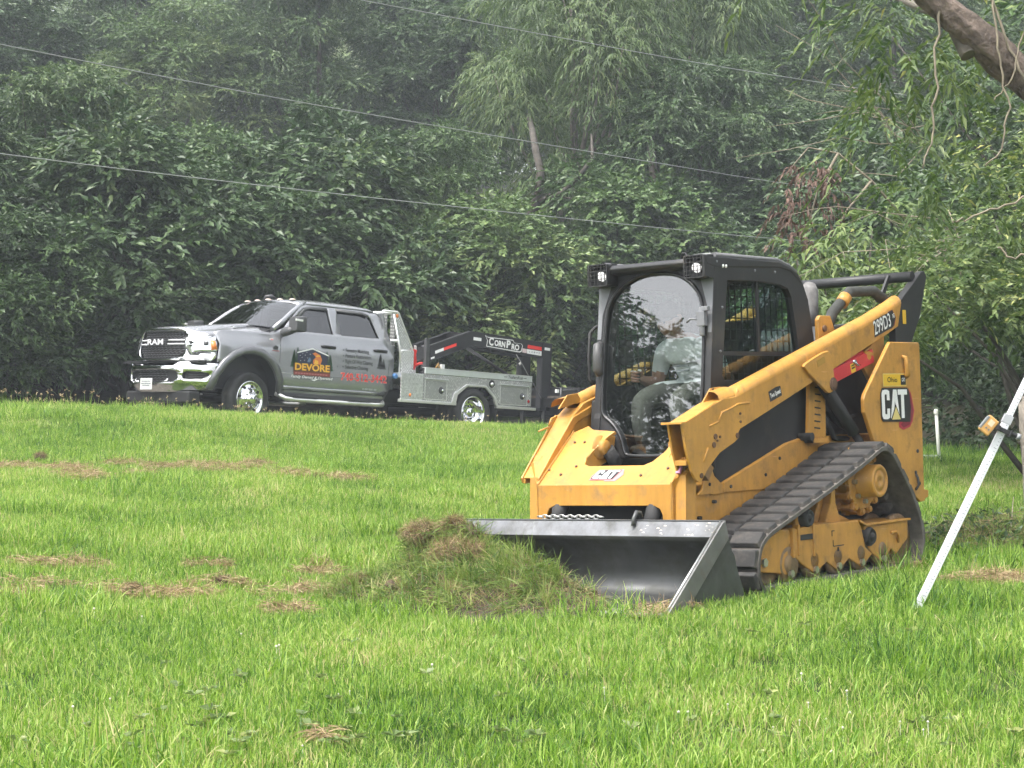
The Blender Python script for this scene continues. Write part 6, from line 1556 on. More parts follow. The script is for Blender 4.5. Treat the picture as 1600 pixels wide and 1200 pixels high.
proto = bpy.data.collections.new("grass_patches")      # source meshes for the lawn instances; not part of the scene itself
PS = 0.42
def patch(k, n, hmean, wmean, straw=0.04, lo=0.02, hi=0.95):
    r = np.random.default_rng(100 + k)
    pos = np.concatenate([r.uniform(-PS * 0.62, PS * 0.62, (n, 2)), np.full((n, 1), -0.012)], 1)
    # clumping
    cl = r.uniform(-PS * 0.6, PS * 0.6, (14, 2)); sel = r.random(n) < 0.5
    pos[sel, :2] = cl[r.integers(0, 14, sel.sum())] + r.normal(0, 0.035, (sel.sum(), 2))
    h = np.clip(r.normal(hmean, hmean * 0.32, n), hmean * 0.35, hmean * 2.1)
    w = np.clip(r.normal(wmean, wmean * 0.3, n), 0.0015, 0.009)
    lean = np.abs(r.normal(0.35, 0.38, n)) + 0.05
    t = np.clip(r.beta(1.35, 1.5, n) * (hi - lo) + lo, 0, 0.92); t[r.random(n) < straw] = 1.0
    V, F, tf = blades(n, pos, h, w, lean, t, r)
    me = rawmesh("grass_patch", V, F, GRASS); tint_attr(me, tf)
    o = bpy.data.objects.new("grass_patch_%02d" % k, me); proto.objects.link(o)
for k in range(6):
    patch(k, 940, 0.062, 0.0036)            # 0-5 mown lawn
for k in range(6, 9):
    patch(k, 420, 0.115, 0.0048, 0.03)      # 6-8 rank tufts
for k in range(9, 11):
    patch(k, 620, 0.060, 0.0040, 0.35)      # 9-10 thin yellowed turf

def lawn_points():
    r = np.random.default_rng(5)
    P = []
    y = 5.0
    while y < 34:
        half = 0.275 * y + 1.3
        step = 0.30
        xs = np.arange(-half, half, step)
        P.append(np.stack([xs + r.uniform(-0.13, 0.13, len(xs)), np.full(len(xs), y) + r.uniform(-0.13, 0.13, len(xs))], 1)); y += step
    P = np.concatenate(P)
    # a little beyond the edges of view for other standpoints
    keep = P[:, 1] < edge_y(P[:, 0]) + r.normal(0, 0.06, len(P)) - 0.1
    P = P[keep]
    return P
P = lawn_points()
r = np.random.default_rng(8)
n = len(P)
kind = r.integers(0, 6, n)
# patch noise for tall and yellowed areas
def vnoise(x, y, s, seed):
    rr = np.random.default_rng(seed); ph = rr.uniform(0, 6.28, (6, 3)); o = 0
    for i in range(6):
        o = o + np.sin(x * s * (1 + 0.37 * i) * math.cos(ph[i, 2]) + y * s * (1 + 0.37 * i) * math.sin(ph[i, 2]) + ph[i, 0])
    return o / 6 * 1.6
nz = vnoise(P[:, 0], P[:, 1], 1.7, 3)
ny_ = vnoise(P[:, 0], P[:, 1], 1.1, 9)
tall = (nz > 0.42) & (r.random(n) < 0.55); kind[tall] = r.integers(6, 9, tall.sum())
yel = (ny_ > 0.55) & (r.random(n) < 0.45); kind[yel] = r.integers(9, 11, yel.sum())
edge = P[:, 1] > edge_y(P[:, 0]) - 0.9
kind[edge & (r.random(n) < 0.6)] = 7
# machine footprint: nothing grows up through the loader, short where the bucket has scraped
Li = np.array(M_LOADER.inverted())
zz = zg(P[:, 0], P[:, 1])
Lp = np.stack([P[:, 0], P[:, 1], zz, np.ones(n)], 1) @ Li.T
inside = (np.abs(Lp[:, 1]) < 1.0) & (Lp[:, 0] > -1.35) & (Lp[:, 0] < 0.95) | (np.abs(Lp[:, 1]) < 1.06) & (Lp[:, 0] > 0.9) & (Lp[:, 0] < 1.85)
scale = r.uniform(0.85, 1.25, n)
bare = ((P[:, 0] > 1.8) & (P[:, 0] < 4.5) & (P[:, 1] > 11.9 - 0.0 * P[:, 0]) & (P[:, 1] < 12.6)) & (r.random(n) < 0.0)
ok = ~inside & ~bare
P, kind, scale, zz = P[ok], kind[ok], scale[ok], zz[ok]
n = len(P)
pm = bpy.data.meshes.new("lawn_grass")
pm.vertices.add(n); pm.vertices.foreach_set("co", np.stack([P[:, 0], P[:, 1], zz], 1).astype(np.float32).ravel())
for nm, ty, val in (("pick", 'INT', kind.astype(np.int32)), ("turn", 'FLOAT', r.uniform(0, 6.283, n).astype(np.float32)), ("size", 'FLOAT', scale.astype(np.float32))):
    a = pm.attributes.new(nm, ty, 'POINT'); a.data.foreach_set("value", val)
lawn = link("lawn_grass", pm); lawn["kind"] = "stuff"; lawn["label"] = "bright green mown grass covering the lawn"; lawn["category"] = "grass"
ng = bpy.data.node_groups.new("lawn_instances", 'GeometryNodeTree')
ng.interface.new_socket("Geometry", in_out='INPUT', socket_type='NodeSocketGeometry'); ng.interface.new_socket("Geometry", in_out='OUTPUT', socket_type='NodeSocketGeometry')
gi = ng.nodes.new("NodeGroupInput"); go = ng.nodes.new("NodeGroupOutput")
ci = ng.nodes.new("GeometryNodeCollectionInfo"); ci.inputs["Collection"].default_value = proto; ci.inputs["Separate Children"].default_value = True; ci.inputs["Reset Children"].default_value = True
ip = ng.nodes.new("GeometryNodeInstanceOnPoints"); ip.inputs["Pick Instance"].default_value = True
def named(nm, ty):
    nd = ng.nodes.new("GeometryNodeInputNamedAttribute"); nd.data_type = ty; nd.inputs[0].default_value = nm; return nd.outputs[0]
cx = ng.nodes.new("ShaderNodeCombineXYZ"); ng.links.new(named("turn", 'FLOAT'), cx.inputs[2])
er = ng.nodes.new("FunctionNodeEulerToRotation"); ng.links.new(cx.outputs[0], er.inputs[0])
ng.links.new(gi.outputs[0], ip.inputs["Points"]); ng.links.new(ci.outputs[0], ip.inputs["Instance"]); ng.links.new(named("pick", 'INT'), ip.inputs["Instance Index"])
ng.links.new(er.outputs[0], ip.inputs["Rotation"]); ng.links.new(named("size", 'FLOAT'), ip.inputs["Scale"]); ng.links.new(ip.outputs[0], go.inputs[0])
md = lawn.modifiers.new("instances", 'NODES'); md.node_group = ng

# ================================================================ trees and shrubs
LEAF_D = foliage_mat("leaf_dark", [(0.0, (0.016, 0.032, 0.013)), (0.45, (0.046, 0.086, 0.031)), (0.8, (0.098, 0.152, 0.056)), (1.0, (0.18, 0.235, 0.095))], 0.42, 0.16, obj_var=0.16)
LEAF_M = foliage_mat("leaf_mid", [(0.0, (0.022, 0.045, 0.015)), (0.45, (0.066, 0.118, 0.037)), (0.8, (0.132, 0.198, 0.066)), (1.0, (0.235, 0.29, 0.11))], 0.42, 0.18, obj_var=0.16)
LEAF_W = foliage_mat("leaf_willow", [(0.0, (0.035, 0.065, 0.022)), (0.45, (0.085, 0.135, 0.045)), (0.8, (0.155, 0.205, 0.075)), (1.0, (0.27, 0.24, 0.11))], 0.5, 0.32, obj_var=0.16)
LEAF_L = foliage_mat("leaf_light", [(0.0, (0.035, 0.075, 0.015)), (0.45, (0.105, 0.160, 0.048)), (0.8, (0.215, 0.27, 0.095)), (1.0, (0.40, 0.39, 0.13))], 0.42, 0.30)
LEAF_B = foliage_mat("leaf_dead", [(0.0, (0.045, 0.028, 0.022)), (0.5, (0.105, 0.062, 0.046)), (1.0, (0.20, 0.13, 0.10))], 0.7, 0.2)
BARK = mat("bark", (0.060, 0.052, 0.043), 0.92, 0, var=0.4, scale=6, bump=0.7, bump_scale=14)
BARKP = mat("bark_pale", (0.15, 0.13, 0.11), 0.9, 0, var=0.35, scale=8, bump=0.6, bump_scale=16)
VINE = mat("vine_stem", (0.20, 0.17, 0.12), 0.85, 0, var=0.3, scale=10)

def norm(a):
    return a / np.maximum(np.linalg.norm(a, axis=-1, keepdims=True), 1e-9)

def leaves(org, dirs, L, W, r, droop=0.25, fold=0.25, outv=None):
    """leaf blades: a folded diamond from base to tip; org, dirs (n,3)"""
    n = len(org); d = norm(dirs)
    rnd = r.normal(0, 1, (n, 3)); rnd[:, 2] *= 0.5
    up = norm(np.array([0, 0, 1.0]) + 0.45 * rnd + (0.75 * outv if outv is not None else 0))
    side = norm(np.cross(d, up)); nn = np.cross(side, d)
    L = L[:, None]; W = W[:, None]
    V = np.zeros((n, 4, 3))
    V[:, 0] = org
    V[:, 1] = org + d * L * 0.42 + side * W * 0.5 + nn * W * fold * 0.5
    V[:, 2] = org + d * L - np.array([0, 0, 1.0]) * L * droop
    V[:, 3] = org + d * L * 0.42 - side * W * 0.5 + nn * W * fold * 0.5
    F = (np.arange(n) * 4)[:, None] + np.array([0, 1, 2, 3])[None]
    return V.reshape(-1, 3), F

def spray(org, dirs, r, nl, Ls, ll, lw, sag, tint, tvar, angle=0.9, droop=0.3, pend=0.0):
    """leafy twigs: nl leaves alternate along each twig that starts at org and sags"""
    n = len(org); d = norm(dirs)
    t = (np.arange(nl) + 0.6) / nl
    Ls = np.broadcast_to(Ls, (n,))
    pos = org[:, None, :] + d[:, None, :] * (Ls[:, None] * t)[..., None]
    pos[..., 2] -= (sag * Ls)[:, None] * (t ** 2)[None]
    sd = norm(np.cross(d, np.array([0, 0, 1.0])) + 1e-4)
    sg = np.where(np.arange(nl) % 2 == 0, 1.0, -1.0)
    a = angle * (1 - 0.75 * t)
    ld = d[:, None, :] * np.cos(a)[None, :, None] + sd[:, None, :] * (sg * np.sin(a))[None, :, None]
    ld = ld + r.normal(0, 0.22, ld.shape); ld[..., 2] -= 0.10 + pend
    pos = pos.reshape(-1, 3); ld = ld.reshape(-1, 3); m = len(pos)
    L = ll * r.uniform(0.65, 1.25, m); W = lw * r.uniform(0.7, 1.2, m)
    V, F = leaves(pos, ld, L, W, r, droop, 0.25, np.repeat(d * np.array([1, 1, 0.2]), nl, 0))
    tt = np.clip(np.repeat(tint, nl) + r.normal(0, tvar, m), 0, 1)
    return V, F, tt

def crown_mesh(name, m, seed, clumps, ns, nl, ll, lw, twig, sag=0.22, tvar=0.12, pend=0.0, droop=0.16, flat=0.6, angle=0.9, base_t=0.4):
    """clumps: (n,4) centre and radius; sprays fill the upper and outer shell of each clump"""
    r = np.random.default_rng(seed)
    C = np.asarray(clumps, float); k = len(C)
    dirs = norm(r.normal(0, 1, (k, ns, 3)) + np.array([0, 0, 0.25]))
    rad_ = C[:, None, 3] * r.uniform(0.25, 1.0, (k, ns)) ** 0.6
    org = C[:, None, :3] + dirs * rad_[..., None] * np.array([1, 1, flat])
    td = dirs * np.array([1, 1, 0.45]) + r.normal(0, 0.25, dirs.shape)
    tint = base_t + r.normal(0, 0.10, (k, 1)) + 0.0 * rad_ + r.normal(0, 0.05, (k, ns))
    V, F, T = spray(org.reshape(-1, 3), td.reshape(-1, 3), r, nl, twig * r.uniform(0.7, 1.2, k * ns), ll, lw, sag, tint.ravel(), tvar, angle, droop, pend)
    me = rawmesh(name, V, F, m); tint_attr(me, T)
    return me

def clump_set(seed, n, R, H, z0, rmin, rmax, hollow=0.55):
    """clump centres over a rounded crown standing on z0, radius R, height H, mostly in its outer shell"""
    r = np.random.default_rng(seed); out = []
    while len(out) < n:
        p = r.normal(0, 1, 3); p /= np.linalg.norm(p); p *= r.uniform(hollow, 1.0)
        taper = 1.0 - 0.35 * max(0, p[2]) 
        out.append((p[0] * R * taper, p[1] * R * taper, z0 + H * 0.5 + p[2] * H * 0.5, r.uniform(rmin, rmax)))
    return np.array(out)

def trunk_mesh(name, m, seed, h, r0, clumps, nlimb=9, lean=(0.0, 0.0), pts=None):
    r = np.random.default_rng(seed); mb = MB()
    if pts is None:
        pts = []
        for k in range(8):
            t = k / 7
            pts.append((lean[0] * h * t + 0.12 * math.sin(3 * t + seed), lean[1] * h * t + 0.12 * math.cos(2.3 * t + seed), -0.3 + (h * 0.85 + 0.3) * t))
    rs = [r0 * (1.25 if k == 0 else 1) * (1 - 0.78 * k / (len(pts) - 1)) for k in range(len(pts))]
    mb.tube(pts, rs, 9)
    if len(clumps):
        sel = r.permutation(len(clumps))[:nlimb]
        for c in clumps[sel]:
            t = np.clip((c[2] * 0.55) / (h * 0.85), 0.12, 0.85); i = int(t * (len(pts) - 1)); a = Vector(pts[i]); b = Vector(c[:3])
            mid = a.lerp(b, 0.5) + Vector((0, 0, -0.08 * (b - a).length)) + Vector(r.normal(0, 0.12, 3))
            q = a.lerp(mid, 0.5) + Vector(r.normal(0, 0.06, 3))
            rr = rs[i] * 0.5
            mb.tube([a, q, mid, mid.lerp(b, 0.6) + Vector(r.normal(0, 0.08, 3)), b], [rr, rr * 0.8, rr * 0.6, rr * 0.4, rr * 0.2], 6)
    me = bpy.data.meshes.new(name); me.from_pydata(mb.v, [], mb.f); me.materials.append(m)
    me.polygons.foreach_set("use_smooth", [True] * len(me.polygons))
    return me

PROT = {}
def proto_tree(key, leafm, barkm, seed, nclump, R, H, z0, rmin, rmax, ns, nl, ll, lw, twig, r0=0.16, **kw):
    cl = clump_set(seed, nclump, R, H, z0, rmin, rmax, kw.pop('hollow', 0.55))
    PROT[key] = (crown_mesh("crown", leafm, seed, cl, ns, nl, ll, lw, twig, **kw), trunk_mesh("trunk", barkm, seed, z0 + H, r0, cl, 12))
proto_tree("broad_a", LEAF_D, BARK, 11, 58, 2.8, 7.0, 1.6, 0.55, 1.15, 110, 8, 0.145, 0.074, 0.38, flat=0.34, base_t=0.5)
proto_tree("broad_b", LEAF_M, BARK, 12, 60, 2.7, 6.6, 1.4, 0.55, 1.1, 110, 8, 0.125, 0.066, 0.36, flat=0.36, base_t=0.52)
proto_tree("broad_c", LEAF_D, BARK, 13, 56, 2.9, 7.4, 1.8, 0.6, 1.15, 86, 10, 0.145, 0.060, 0.50, flat=0.34, sag=0.4, droop=0.25, base_t=0.52)
proto_tree("willow", LEAF_W, BARKP, 14, 85, 2.6, 6.8, 1.8, 0.45, 0.85, 36, 12, 0.16, 0.032, 0.60, sag=0.7, pend=0.45, droop=0.35, flat=0.6, base_t=0.5)
LEAF_H = foliage_mat("leaf_hilltop_lightened", [(0.0, (0.05, 0.085, 0.035)), (0.45, (0.15, 0.21, 0.09)), (0.8, (0.27, 0.34, 0.16)), (1.0, (0.40, 0.44, 0.23))], 0.5, 0.3, obj_var=0.16)  # leaf colour lightened in place of extra skylight and mist on the hill
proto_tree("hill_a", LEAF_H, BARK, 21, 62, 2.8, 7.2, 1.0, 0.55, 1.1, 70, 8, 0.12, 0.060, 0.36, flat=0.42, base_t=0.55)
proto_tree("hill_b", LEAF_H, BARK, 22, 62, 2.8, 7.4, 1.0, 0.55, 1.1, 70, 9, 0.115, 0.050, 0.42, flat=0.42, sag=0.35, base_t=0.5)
proto_tree("shrub_a", LEAF_M, BARK, 15, 36, 1.75, 3.2, 0.3, 0.42, 0.85, 100, 8, 0.11, 0.060, 0.36, r0=0.06, base_t=0.55, flat=0.45)
proto_tree("shrub_b", LEAF_D, BARK, 16, 36, 1.85, 3.4, 0.25, 0.42, 0.9, 92, 9, 0.12, 0.058, 0.40, r0=0.06, base_t=0.5, flat=0.45)

def tree(name, key, x, y, s, label, cat="tree", group=None, rz=None, sz=None, dz=0.0):
    cm, tm = PROT[key]
    r = np.random.default_rng(abs(hash((round(x, 2), round(y, 2)))) % 100000)
    o = empty(name, label, cat, None, group)
    o.location = (x, y, zg1(x, y) + dz - (0.05 * (y - 50) if y > 90 else 0))
    o.rotation_euler = (0, 0, r.uniform(0, 6.28) if rz is None else rz)
    o.scale = (s, s, s * (sz or r.uniform(0.92, 1.12)))
    c = link("crown", cm, o); t = link("trunk", tm, o)
    return o

# low growth at the edge of the wood, nearest first
EDGE = [
 ("shrub_b", -10.3, 29.4, 1.15, "dark leafy shrub at the lawn's far left corner"),
 ("shrub_a", -8.3, 31.0, 0.85, "dark shrub just left of the truck's grille"),
 ("shrub_b", -7.0, 33.4, 1.45, "dense shrub behind the truck's front bumper"),
 ("shrub_a", -5.6, 35.4, 0.95, "shrub rising behind the truck's hood"),
 ("shrub_b", -3.9, 36.6, 1.55, "shrub showing above the truck's windshield"),
 ("shrub_a", -2.3, 37.4, 0.95, "leafy shrub above the truck's rear cab window"),
 ("shrub_a", -0.7, 37.8, 1.30, "bright shrub right behind the truck's headache rack"),
 ("shrub_b", 0.9, 38.6, 0.85, "shrub above the trailer's gooseneck bend"),
 ("shrub_a", 2.2, 39.8, 1.45, "pale green shrub behind the trailer's lettering"),
 ("shrub_b", 3.9, 40.2, 1.25, "dark shrub left of the loader's cab"),
 ("shrub_a", 5.4, 39.0, 1.05, "shrub seen past the loader's cab roof"),
 ("shrub_b", 7.2, 36.8, 1.45, "dark shrub behind the loader's rear arm"),
 ("shrub_b", 8.6, 33.5, 1.30, "dark shrub in the shade beyond the white stake"),
]
for k, x, y, s, lab in EDGE:
    tree("shrub", k, x, y, s, lab, "shrub", "shrubs along the edge of the wood")
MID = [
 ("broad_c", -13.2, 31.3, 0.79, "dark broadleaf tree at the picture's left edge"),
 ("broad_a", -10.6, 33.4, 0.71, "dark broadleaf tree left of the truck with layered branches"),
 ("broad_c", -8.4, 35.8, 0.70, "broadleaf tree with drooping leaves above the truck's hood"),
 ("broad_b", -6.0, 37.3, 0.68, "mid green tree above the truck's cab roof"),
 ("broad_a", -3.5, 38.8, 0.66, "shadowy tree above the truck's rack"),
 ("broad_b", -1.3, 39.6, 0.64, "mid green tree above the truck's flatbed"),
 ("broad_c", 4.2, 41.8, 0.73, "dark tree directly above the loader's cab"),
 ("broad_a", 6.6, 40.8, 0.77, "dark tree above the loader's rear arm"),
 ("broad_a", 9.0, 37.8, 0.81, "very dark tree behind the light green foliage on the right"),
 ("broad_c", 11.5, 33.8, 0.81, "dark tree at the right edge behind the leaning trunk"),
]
for k, x, y, s, lab in MID:
    tree("broadleaf_tree", k, x, y, s, lab, "tree", "trees of the wood")
tree("willow_tree", "willow", 1.5, 43.0, 1.02, "pale willow with hanging narrow leaves in the middle of the wood", "tree", "trees of the wood", sz=1.1)
tree("willow_tree", "willow", 3.4, 47.0, 1.18, "tall pale willow at the top right of centre, behind the wires", "tree", "trees of the wood", sz=1.2)
BACK = [
 ("broad_a", -14.0, 52.5, 0.85, "hillside tree above the dark tree left of the truck"),
 ("broad_b", -9.4, 53.0, 0.85, "hillside tree halfway up above the truck's grille"),
 ("broad_c", -5.6, 54.0, 0.86, "hillside tree halfway up above the truck's hood"),
 ("broad_a", -1.8, 54.0, 0.84, "hillside tree halfway up above the truck's rack"),
 ("broad_b", 6.4, 54.0, 0.95, "hillside tree halfway up above the loader's cab"),
 ("broad_c", 10.6, 52.0, 0.95, "hillside tree halfway up on the right"),
 ("broad_a", -17.5, 60.0, 1.00, "shaded tree in the upper left, behind the first hillside row"),
 ("broad_b", -12.2, 61.0, 1.00, "shaded tree in the upper left, second behind the hillside row"),
 ("broad_c", -7.4, 62.0, 1.00, "shaded tree behind the hillside row above the truck's hood"),
 ("broad_a", -2.6, 62.0, 1.00, "shaded tree behind the hillside row above the truck's cab"),
 ("broad_b", 1.6, 61.0, 1.05, "shaded tree left behind the pale willow"),
 ("broad_c", 5.2, 62.0, 1.10, "shaded tree right behind the pale willow"),
 ("broad_a", 9.6, 61.0, 1.10, "shaded tree behind the hillside row above the loader's rear arm"),
 ("broad_b", 14.5, 58.0, 1.10, "shaded tree behind the leaning trunk at the top right"),
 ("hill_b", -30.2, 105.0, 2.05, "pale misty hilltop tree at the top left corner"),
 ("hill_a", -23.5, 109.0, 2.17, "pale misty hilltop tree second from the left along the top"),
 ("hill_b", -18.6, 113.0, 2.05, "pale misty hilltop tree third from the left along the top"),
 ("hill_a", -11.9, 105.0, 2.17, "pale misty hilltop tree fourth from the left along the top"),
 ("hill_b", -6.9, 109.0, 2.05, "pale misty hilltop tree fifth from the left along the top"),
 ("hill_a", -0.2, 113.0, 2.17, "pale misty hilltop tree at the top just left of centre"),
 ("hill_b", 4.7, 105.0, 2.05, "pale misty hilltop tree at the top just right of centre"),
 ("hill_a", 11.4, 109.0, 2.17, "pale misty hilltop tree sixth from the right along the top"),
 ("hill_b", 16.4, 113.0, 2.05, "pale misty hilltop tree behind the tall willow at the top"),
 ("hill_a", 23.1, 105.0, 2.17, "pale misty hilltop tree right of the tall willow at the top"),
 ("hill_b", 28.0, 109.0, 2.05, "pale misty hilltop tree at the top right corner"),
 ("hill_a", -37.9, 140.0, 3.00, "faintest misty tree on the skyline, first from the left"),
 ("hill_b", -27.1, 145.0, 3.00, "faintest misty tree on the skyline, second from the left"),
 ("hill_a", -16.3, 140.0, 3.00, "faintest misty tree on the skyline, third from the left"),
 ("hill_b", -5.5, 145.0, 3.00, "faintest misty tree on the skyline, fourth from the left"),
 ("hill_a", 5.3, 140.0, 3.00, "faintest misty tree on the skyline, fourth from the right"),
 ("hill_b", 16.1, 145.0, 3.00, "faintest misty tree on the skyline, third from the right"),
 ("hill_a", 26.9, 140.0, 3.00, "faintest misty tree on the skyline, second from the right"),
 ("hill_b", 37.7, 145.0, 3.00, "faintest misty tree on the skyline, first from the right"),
]
for k, x, y, s, lab in BACK:
    tree("hillside_tree", k, x, y, s, lab, "tree", "trees of the wood")

# trees beyond the left of the picture; they show as reflections in the cab's front glass
for ky, x, y, s_, lab in (("broad_a", -53.0, 2.0, 1.9, "tall tree left of the picture, mirrored in the cab's front glass"), ("broad_b", -51.0, -6.6, 1.15, "lower tree left of the picture, mirrored in the cab's front glass"), ("broad_c", 13.5, 16.0, 1.0, "tree right of the picture, mirrored in the cab's side window"), ("broad_a", 17.0, 20.5, 1.1, "farther tree right of the picture, mirrored in the cab's side window")):
    tree("mirrored_tree", ky, x, y, s_, lab, "tree", "trees left of the picture")
# ---- crooked trunks that show through the leaves
def bare_trunk(label, pts, radii, limbs, m, name="tree_trunk"):
    o = empty(name, label, "tree trunk"); p0 = Vector(pts[0]); o.location = p0
    mb = MB(); mb.tube([Vector(p) - p0 for p in pts], radii, 10); mb.build("trunk", m, o)
    for lp, lr in limbs:
        mb = MB(); mb.tube([Vector(p) - p0 for p in lp], lr, 7); mb.build("limb", m, o)
    return o
bare_trunk("crooked grey trunk with a forked limb in the middle of the wood", [(-0.191, 40.273, 3.332), (0.109, 40.158, 4.416), (0.38, 39.948, 5.146), (0.553, 39.741, 5.665), (0.606, 39.634, 6.152), (0.5, 39.827, 6.623), (0.44, 40.52, 7.133), (0.365, 41.314, 7.602)], [0.15, 0.13, 0.11, 0.095, 0.085, 0.078, 0.068, 0.05],
           [([(0.567, 39.742, 5.53), (1.047, 39.54, 5.683), (1.402, 39.336, 6.02), (1.679, 39.231, 6.368), (1.677, 39.822, 6.961)], [0.07, 0.06, 0.05, 0.04, 0.02]), ([(0.675, 39.74, 5.692), (1.205, 39.442, 5.564), (1.736, 39.343, 5.473)], [0.028, 0.022, 0.010])], BARK)
bare_trunk("straight grey trunk right of centre in the wood", [(3.248, 40.571, 3.486), (3.122, 40.346, 5.254), (3.033, 40.235, 6.064), (2.972, 40.324, 6.829), (2.975, 41.312, 7.742)], [0.12, 0.105, 0.095, 0.085, 0.06], [], BARK)

# ================================================================ leaning tree and tangle on the right
LT = empty("leaning_tree", "old leaning tree with thick bare trunk across the top right corner", "tree"); LT.location = (6.9, 13.6, zg1(6.9, 13.6)); o0 = Vector(LT.location)
def rel(p):
    return Vector(p) - o0
mb = MB(); mb.tube([rel((6.95, 13.6, -0.2)), rel((6.2, 13.5, 0.9)), rel((5.2, 13.35, 1.9)), rel((4.3, 13.2, 2.62)), rel((3.62, 13.1, 3.18)), rel((3.15, 13.0, 3.58)), rel((2.72, 12.95, 3.92)), rel((2.1, 12.9, 4.5))], [0.27, 0.22, 0.19, 0.165, 0.15, 0.135, 0.12, 0.09], 26)
fine_ = MB(); _p = [rel(p) for p in ((6.95, 13.6, -0.2), (6.2, 13.5, 0.9), (5.2, 13.35, 1.9), (4.3, 13.2, 2.62), (3.62, 13.1, 3.18), (3.15, 13.0, 3.58), (2.72, 12.95, 3.92), (2.1, 12.9, 4.5))]; _r = [0.24, 0.19, 0.15, 0.125, 0.112, 0.102, 0.092, 0.07]; _p = [q + Vector((0.10, 0, 0.10)) if k > 1 else q for k, q in enumerate(_p)]; pp, pr = [], []
for i in range(7):
    for k in range(14):
        pp.append(_p[i].lerp(_p[i + 1], k / 14)); pr.append(_r[i] + (_r[i + 1] - _r[i]) * k / 14)
fine_.tube(pp, pr, 26); rb_ = np.random.default_rng(5); ph_ = rb_.uniform(0, 6.28, 26)
for i in range(len(pp)):
    for k in range(26):
        q = Vector(fine_.v[i * 26 + k]); d = (q - pp[i]); a = 0.10 * math.sin(k * 2.4 + 1.5 * math.sin(i * 0.35 + ph_[k])) + 0.07 * math.sin(i * 0.5 + ph_[k]) + rb_.normal(0, 0.03) + 0.08 * math.sin(i * 0.21) ; fine_.v[i * 26 + k] = tuple(pp[i] + d * (1 + a))
mb = fine_; mb.build("trunk", mat("bark_rough", (0.12, 0.092, 0.074), 0.92, var=0.6, scale=9, bump=1.0, bump_scale=30), LT)
for pts, rr_ in (([(3.15, 13.0, 3.58), (2.95, 13.3, 4.2), (2.4, 13.8, 4.7)], [0.06, 0.05, 0.03]), ([(4.3, 13.2, 2.62), (4.0, 13.8, 3.4), (3.3, 14.6, 4.2), (2.6, 15.2, 4.7)], [0.07, 0.06, 0.04, 0.02]),
                 ([(3.62, 13.1, 3.18), (3.75, 13.0, 3.8), (3.7, 12.9, 4.5)], [0.05, 0.04, 0.03])):
    mb = MB(); mb.tube([rel(p) for p in pts], rr_, 8); mb.build("limb", BARKP, LT)
for pts, rr_ in (([(2.95, 12.9, 4.3), (2.91, 12.9, 3.7), (2.90, 12.88, 3.25), (2.87, 12.87, 3.0), (2.80, 12.85, 2.78)], 0.012), ([(3.35, 12.95, 4.3), (3.30, 12.9, 3.9), (3.33, 12.88, 3.55), (3.38, 12.87, 3.2), (3.34, 12.86, 2.9), (3.24, 12.9, 2.8)], 0.011),
                 ([(3.2, 12.9, 4.2), (3.35, 12.9, 3.75), (3.52, 12.9, 3.4), (3.56, 12.9, 2.9), (3.57, 12.92, 2.45)], 0.014), ([(3.6, 12.9, 4.3), (3.50, 12.9, 3.7), (3.42, 12.9, 3.4), (3.30, 12.9, 3.25)], 0.009), ([(3.75, 13.0, 2.72), (3.45, 12.95, 2.55), (3.2, 12.95, 2.48), (3.05, 12.95, 2.42)], 0.012), ([(3.9, 13.1, 2.25), (3.62, 13.0, 2.24), (3.45, 13.0, 2.18), (3.35, 13.0, 2.25)], 0.013)):
    q = []; rv = np.random.default_rng(int(abs(pts[0][0]) * 1000))
    for i in range(len(pts) - 1):
        for k in range(5):
            q.append(rel(pts[i]).lerp(rel(pts[i + 1]), k / 5) + Vector(rv.normal(0, 0.010, 3)))
    q.append(rel(pts[-1]))
    mb = MB(); mb.tube(q, [rr_ * (0.8 - 0.35 * k / len(q)) for k in range(len(q))], 6); mb.build("hanging_vine", VINE, LT)
# drooping leafy sprays
r = np.random.default_rng(51)
cl = np.array([(2.35, 13.9, 4.55, .35), (2.0, 14.2, 4.75, .30), (2.75, 14.4, 3.95, .38), (3.0, 14.2, 3.65, .35), (2.95, 15.0, 3.3, .3), (3.2, 14.3, 4.2, .45), (3.6, 14.4, 3.9, .45), (3.9, 14.5, 3.4, .5), (3.5, 14.9, 3.0, .4), (4.1, 14.2, 4.3, .5), (3.3, 15.2, 2.9, .3), (4.3, 14.3, 2.7, .4), (3.4, 13.6, 4.5, .35), (3.9, 13.5, 3.9, .3)])
cl[:, :3] -= np.array(o0)
me = crown_mesh("crown", LEAF_L, 52, cl, 17, 11, 0.115, 0.030, 0.42, sag=0.6, pend=0.25, droop=0.3, flat=0.9, base_t=0.5, tvar=0.16); link("crown", me, LT)
# bushy tangle under it
def tangle(name, label, base, clumps, leafm, seed, ns, nl, ll, lw, twig, cat="shrub", nst=10, **kw):
    o = empty(name, label, cat); o.location = (base[0], base[1], zg1(*base)); c = np.array(clumps, float); c[:, :3] -= np.array(o.location)
    link("crown", crown_mesh("crown", leafm, seed, c, ns, nl, ll, lw, twig, **kw), o)
    rs_ = np.random.default_rng(seed); mb = MB()
    for q in c[rs_.permutation(len(c))[:nst]]:
        e = Vector(q[:3]); s0 = Vector((rs_.normal(0, 0.15), rs_.normal(0, 0.15), -0.1)); mid = s0.lerp(e, 0.55) + Vector((0, 0, 0.25 * e.length * 0.4)); mb.tube([s0, s0.lerp(mid, 0.5) + Vector(rs_.normal(0, 0.06, 3)), mid, e], [0.035, 0.03, 0.02, 0.008], 6)
    mb.build("stems", BARK, o)
    return o
rt = np.random.default_rng(61)
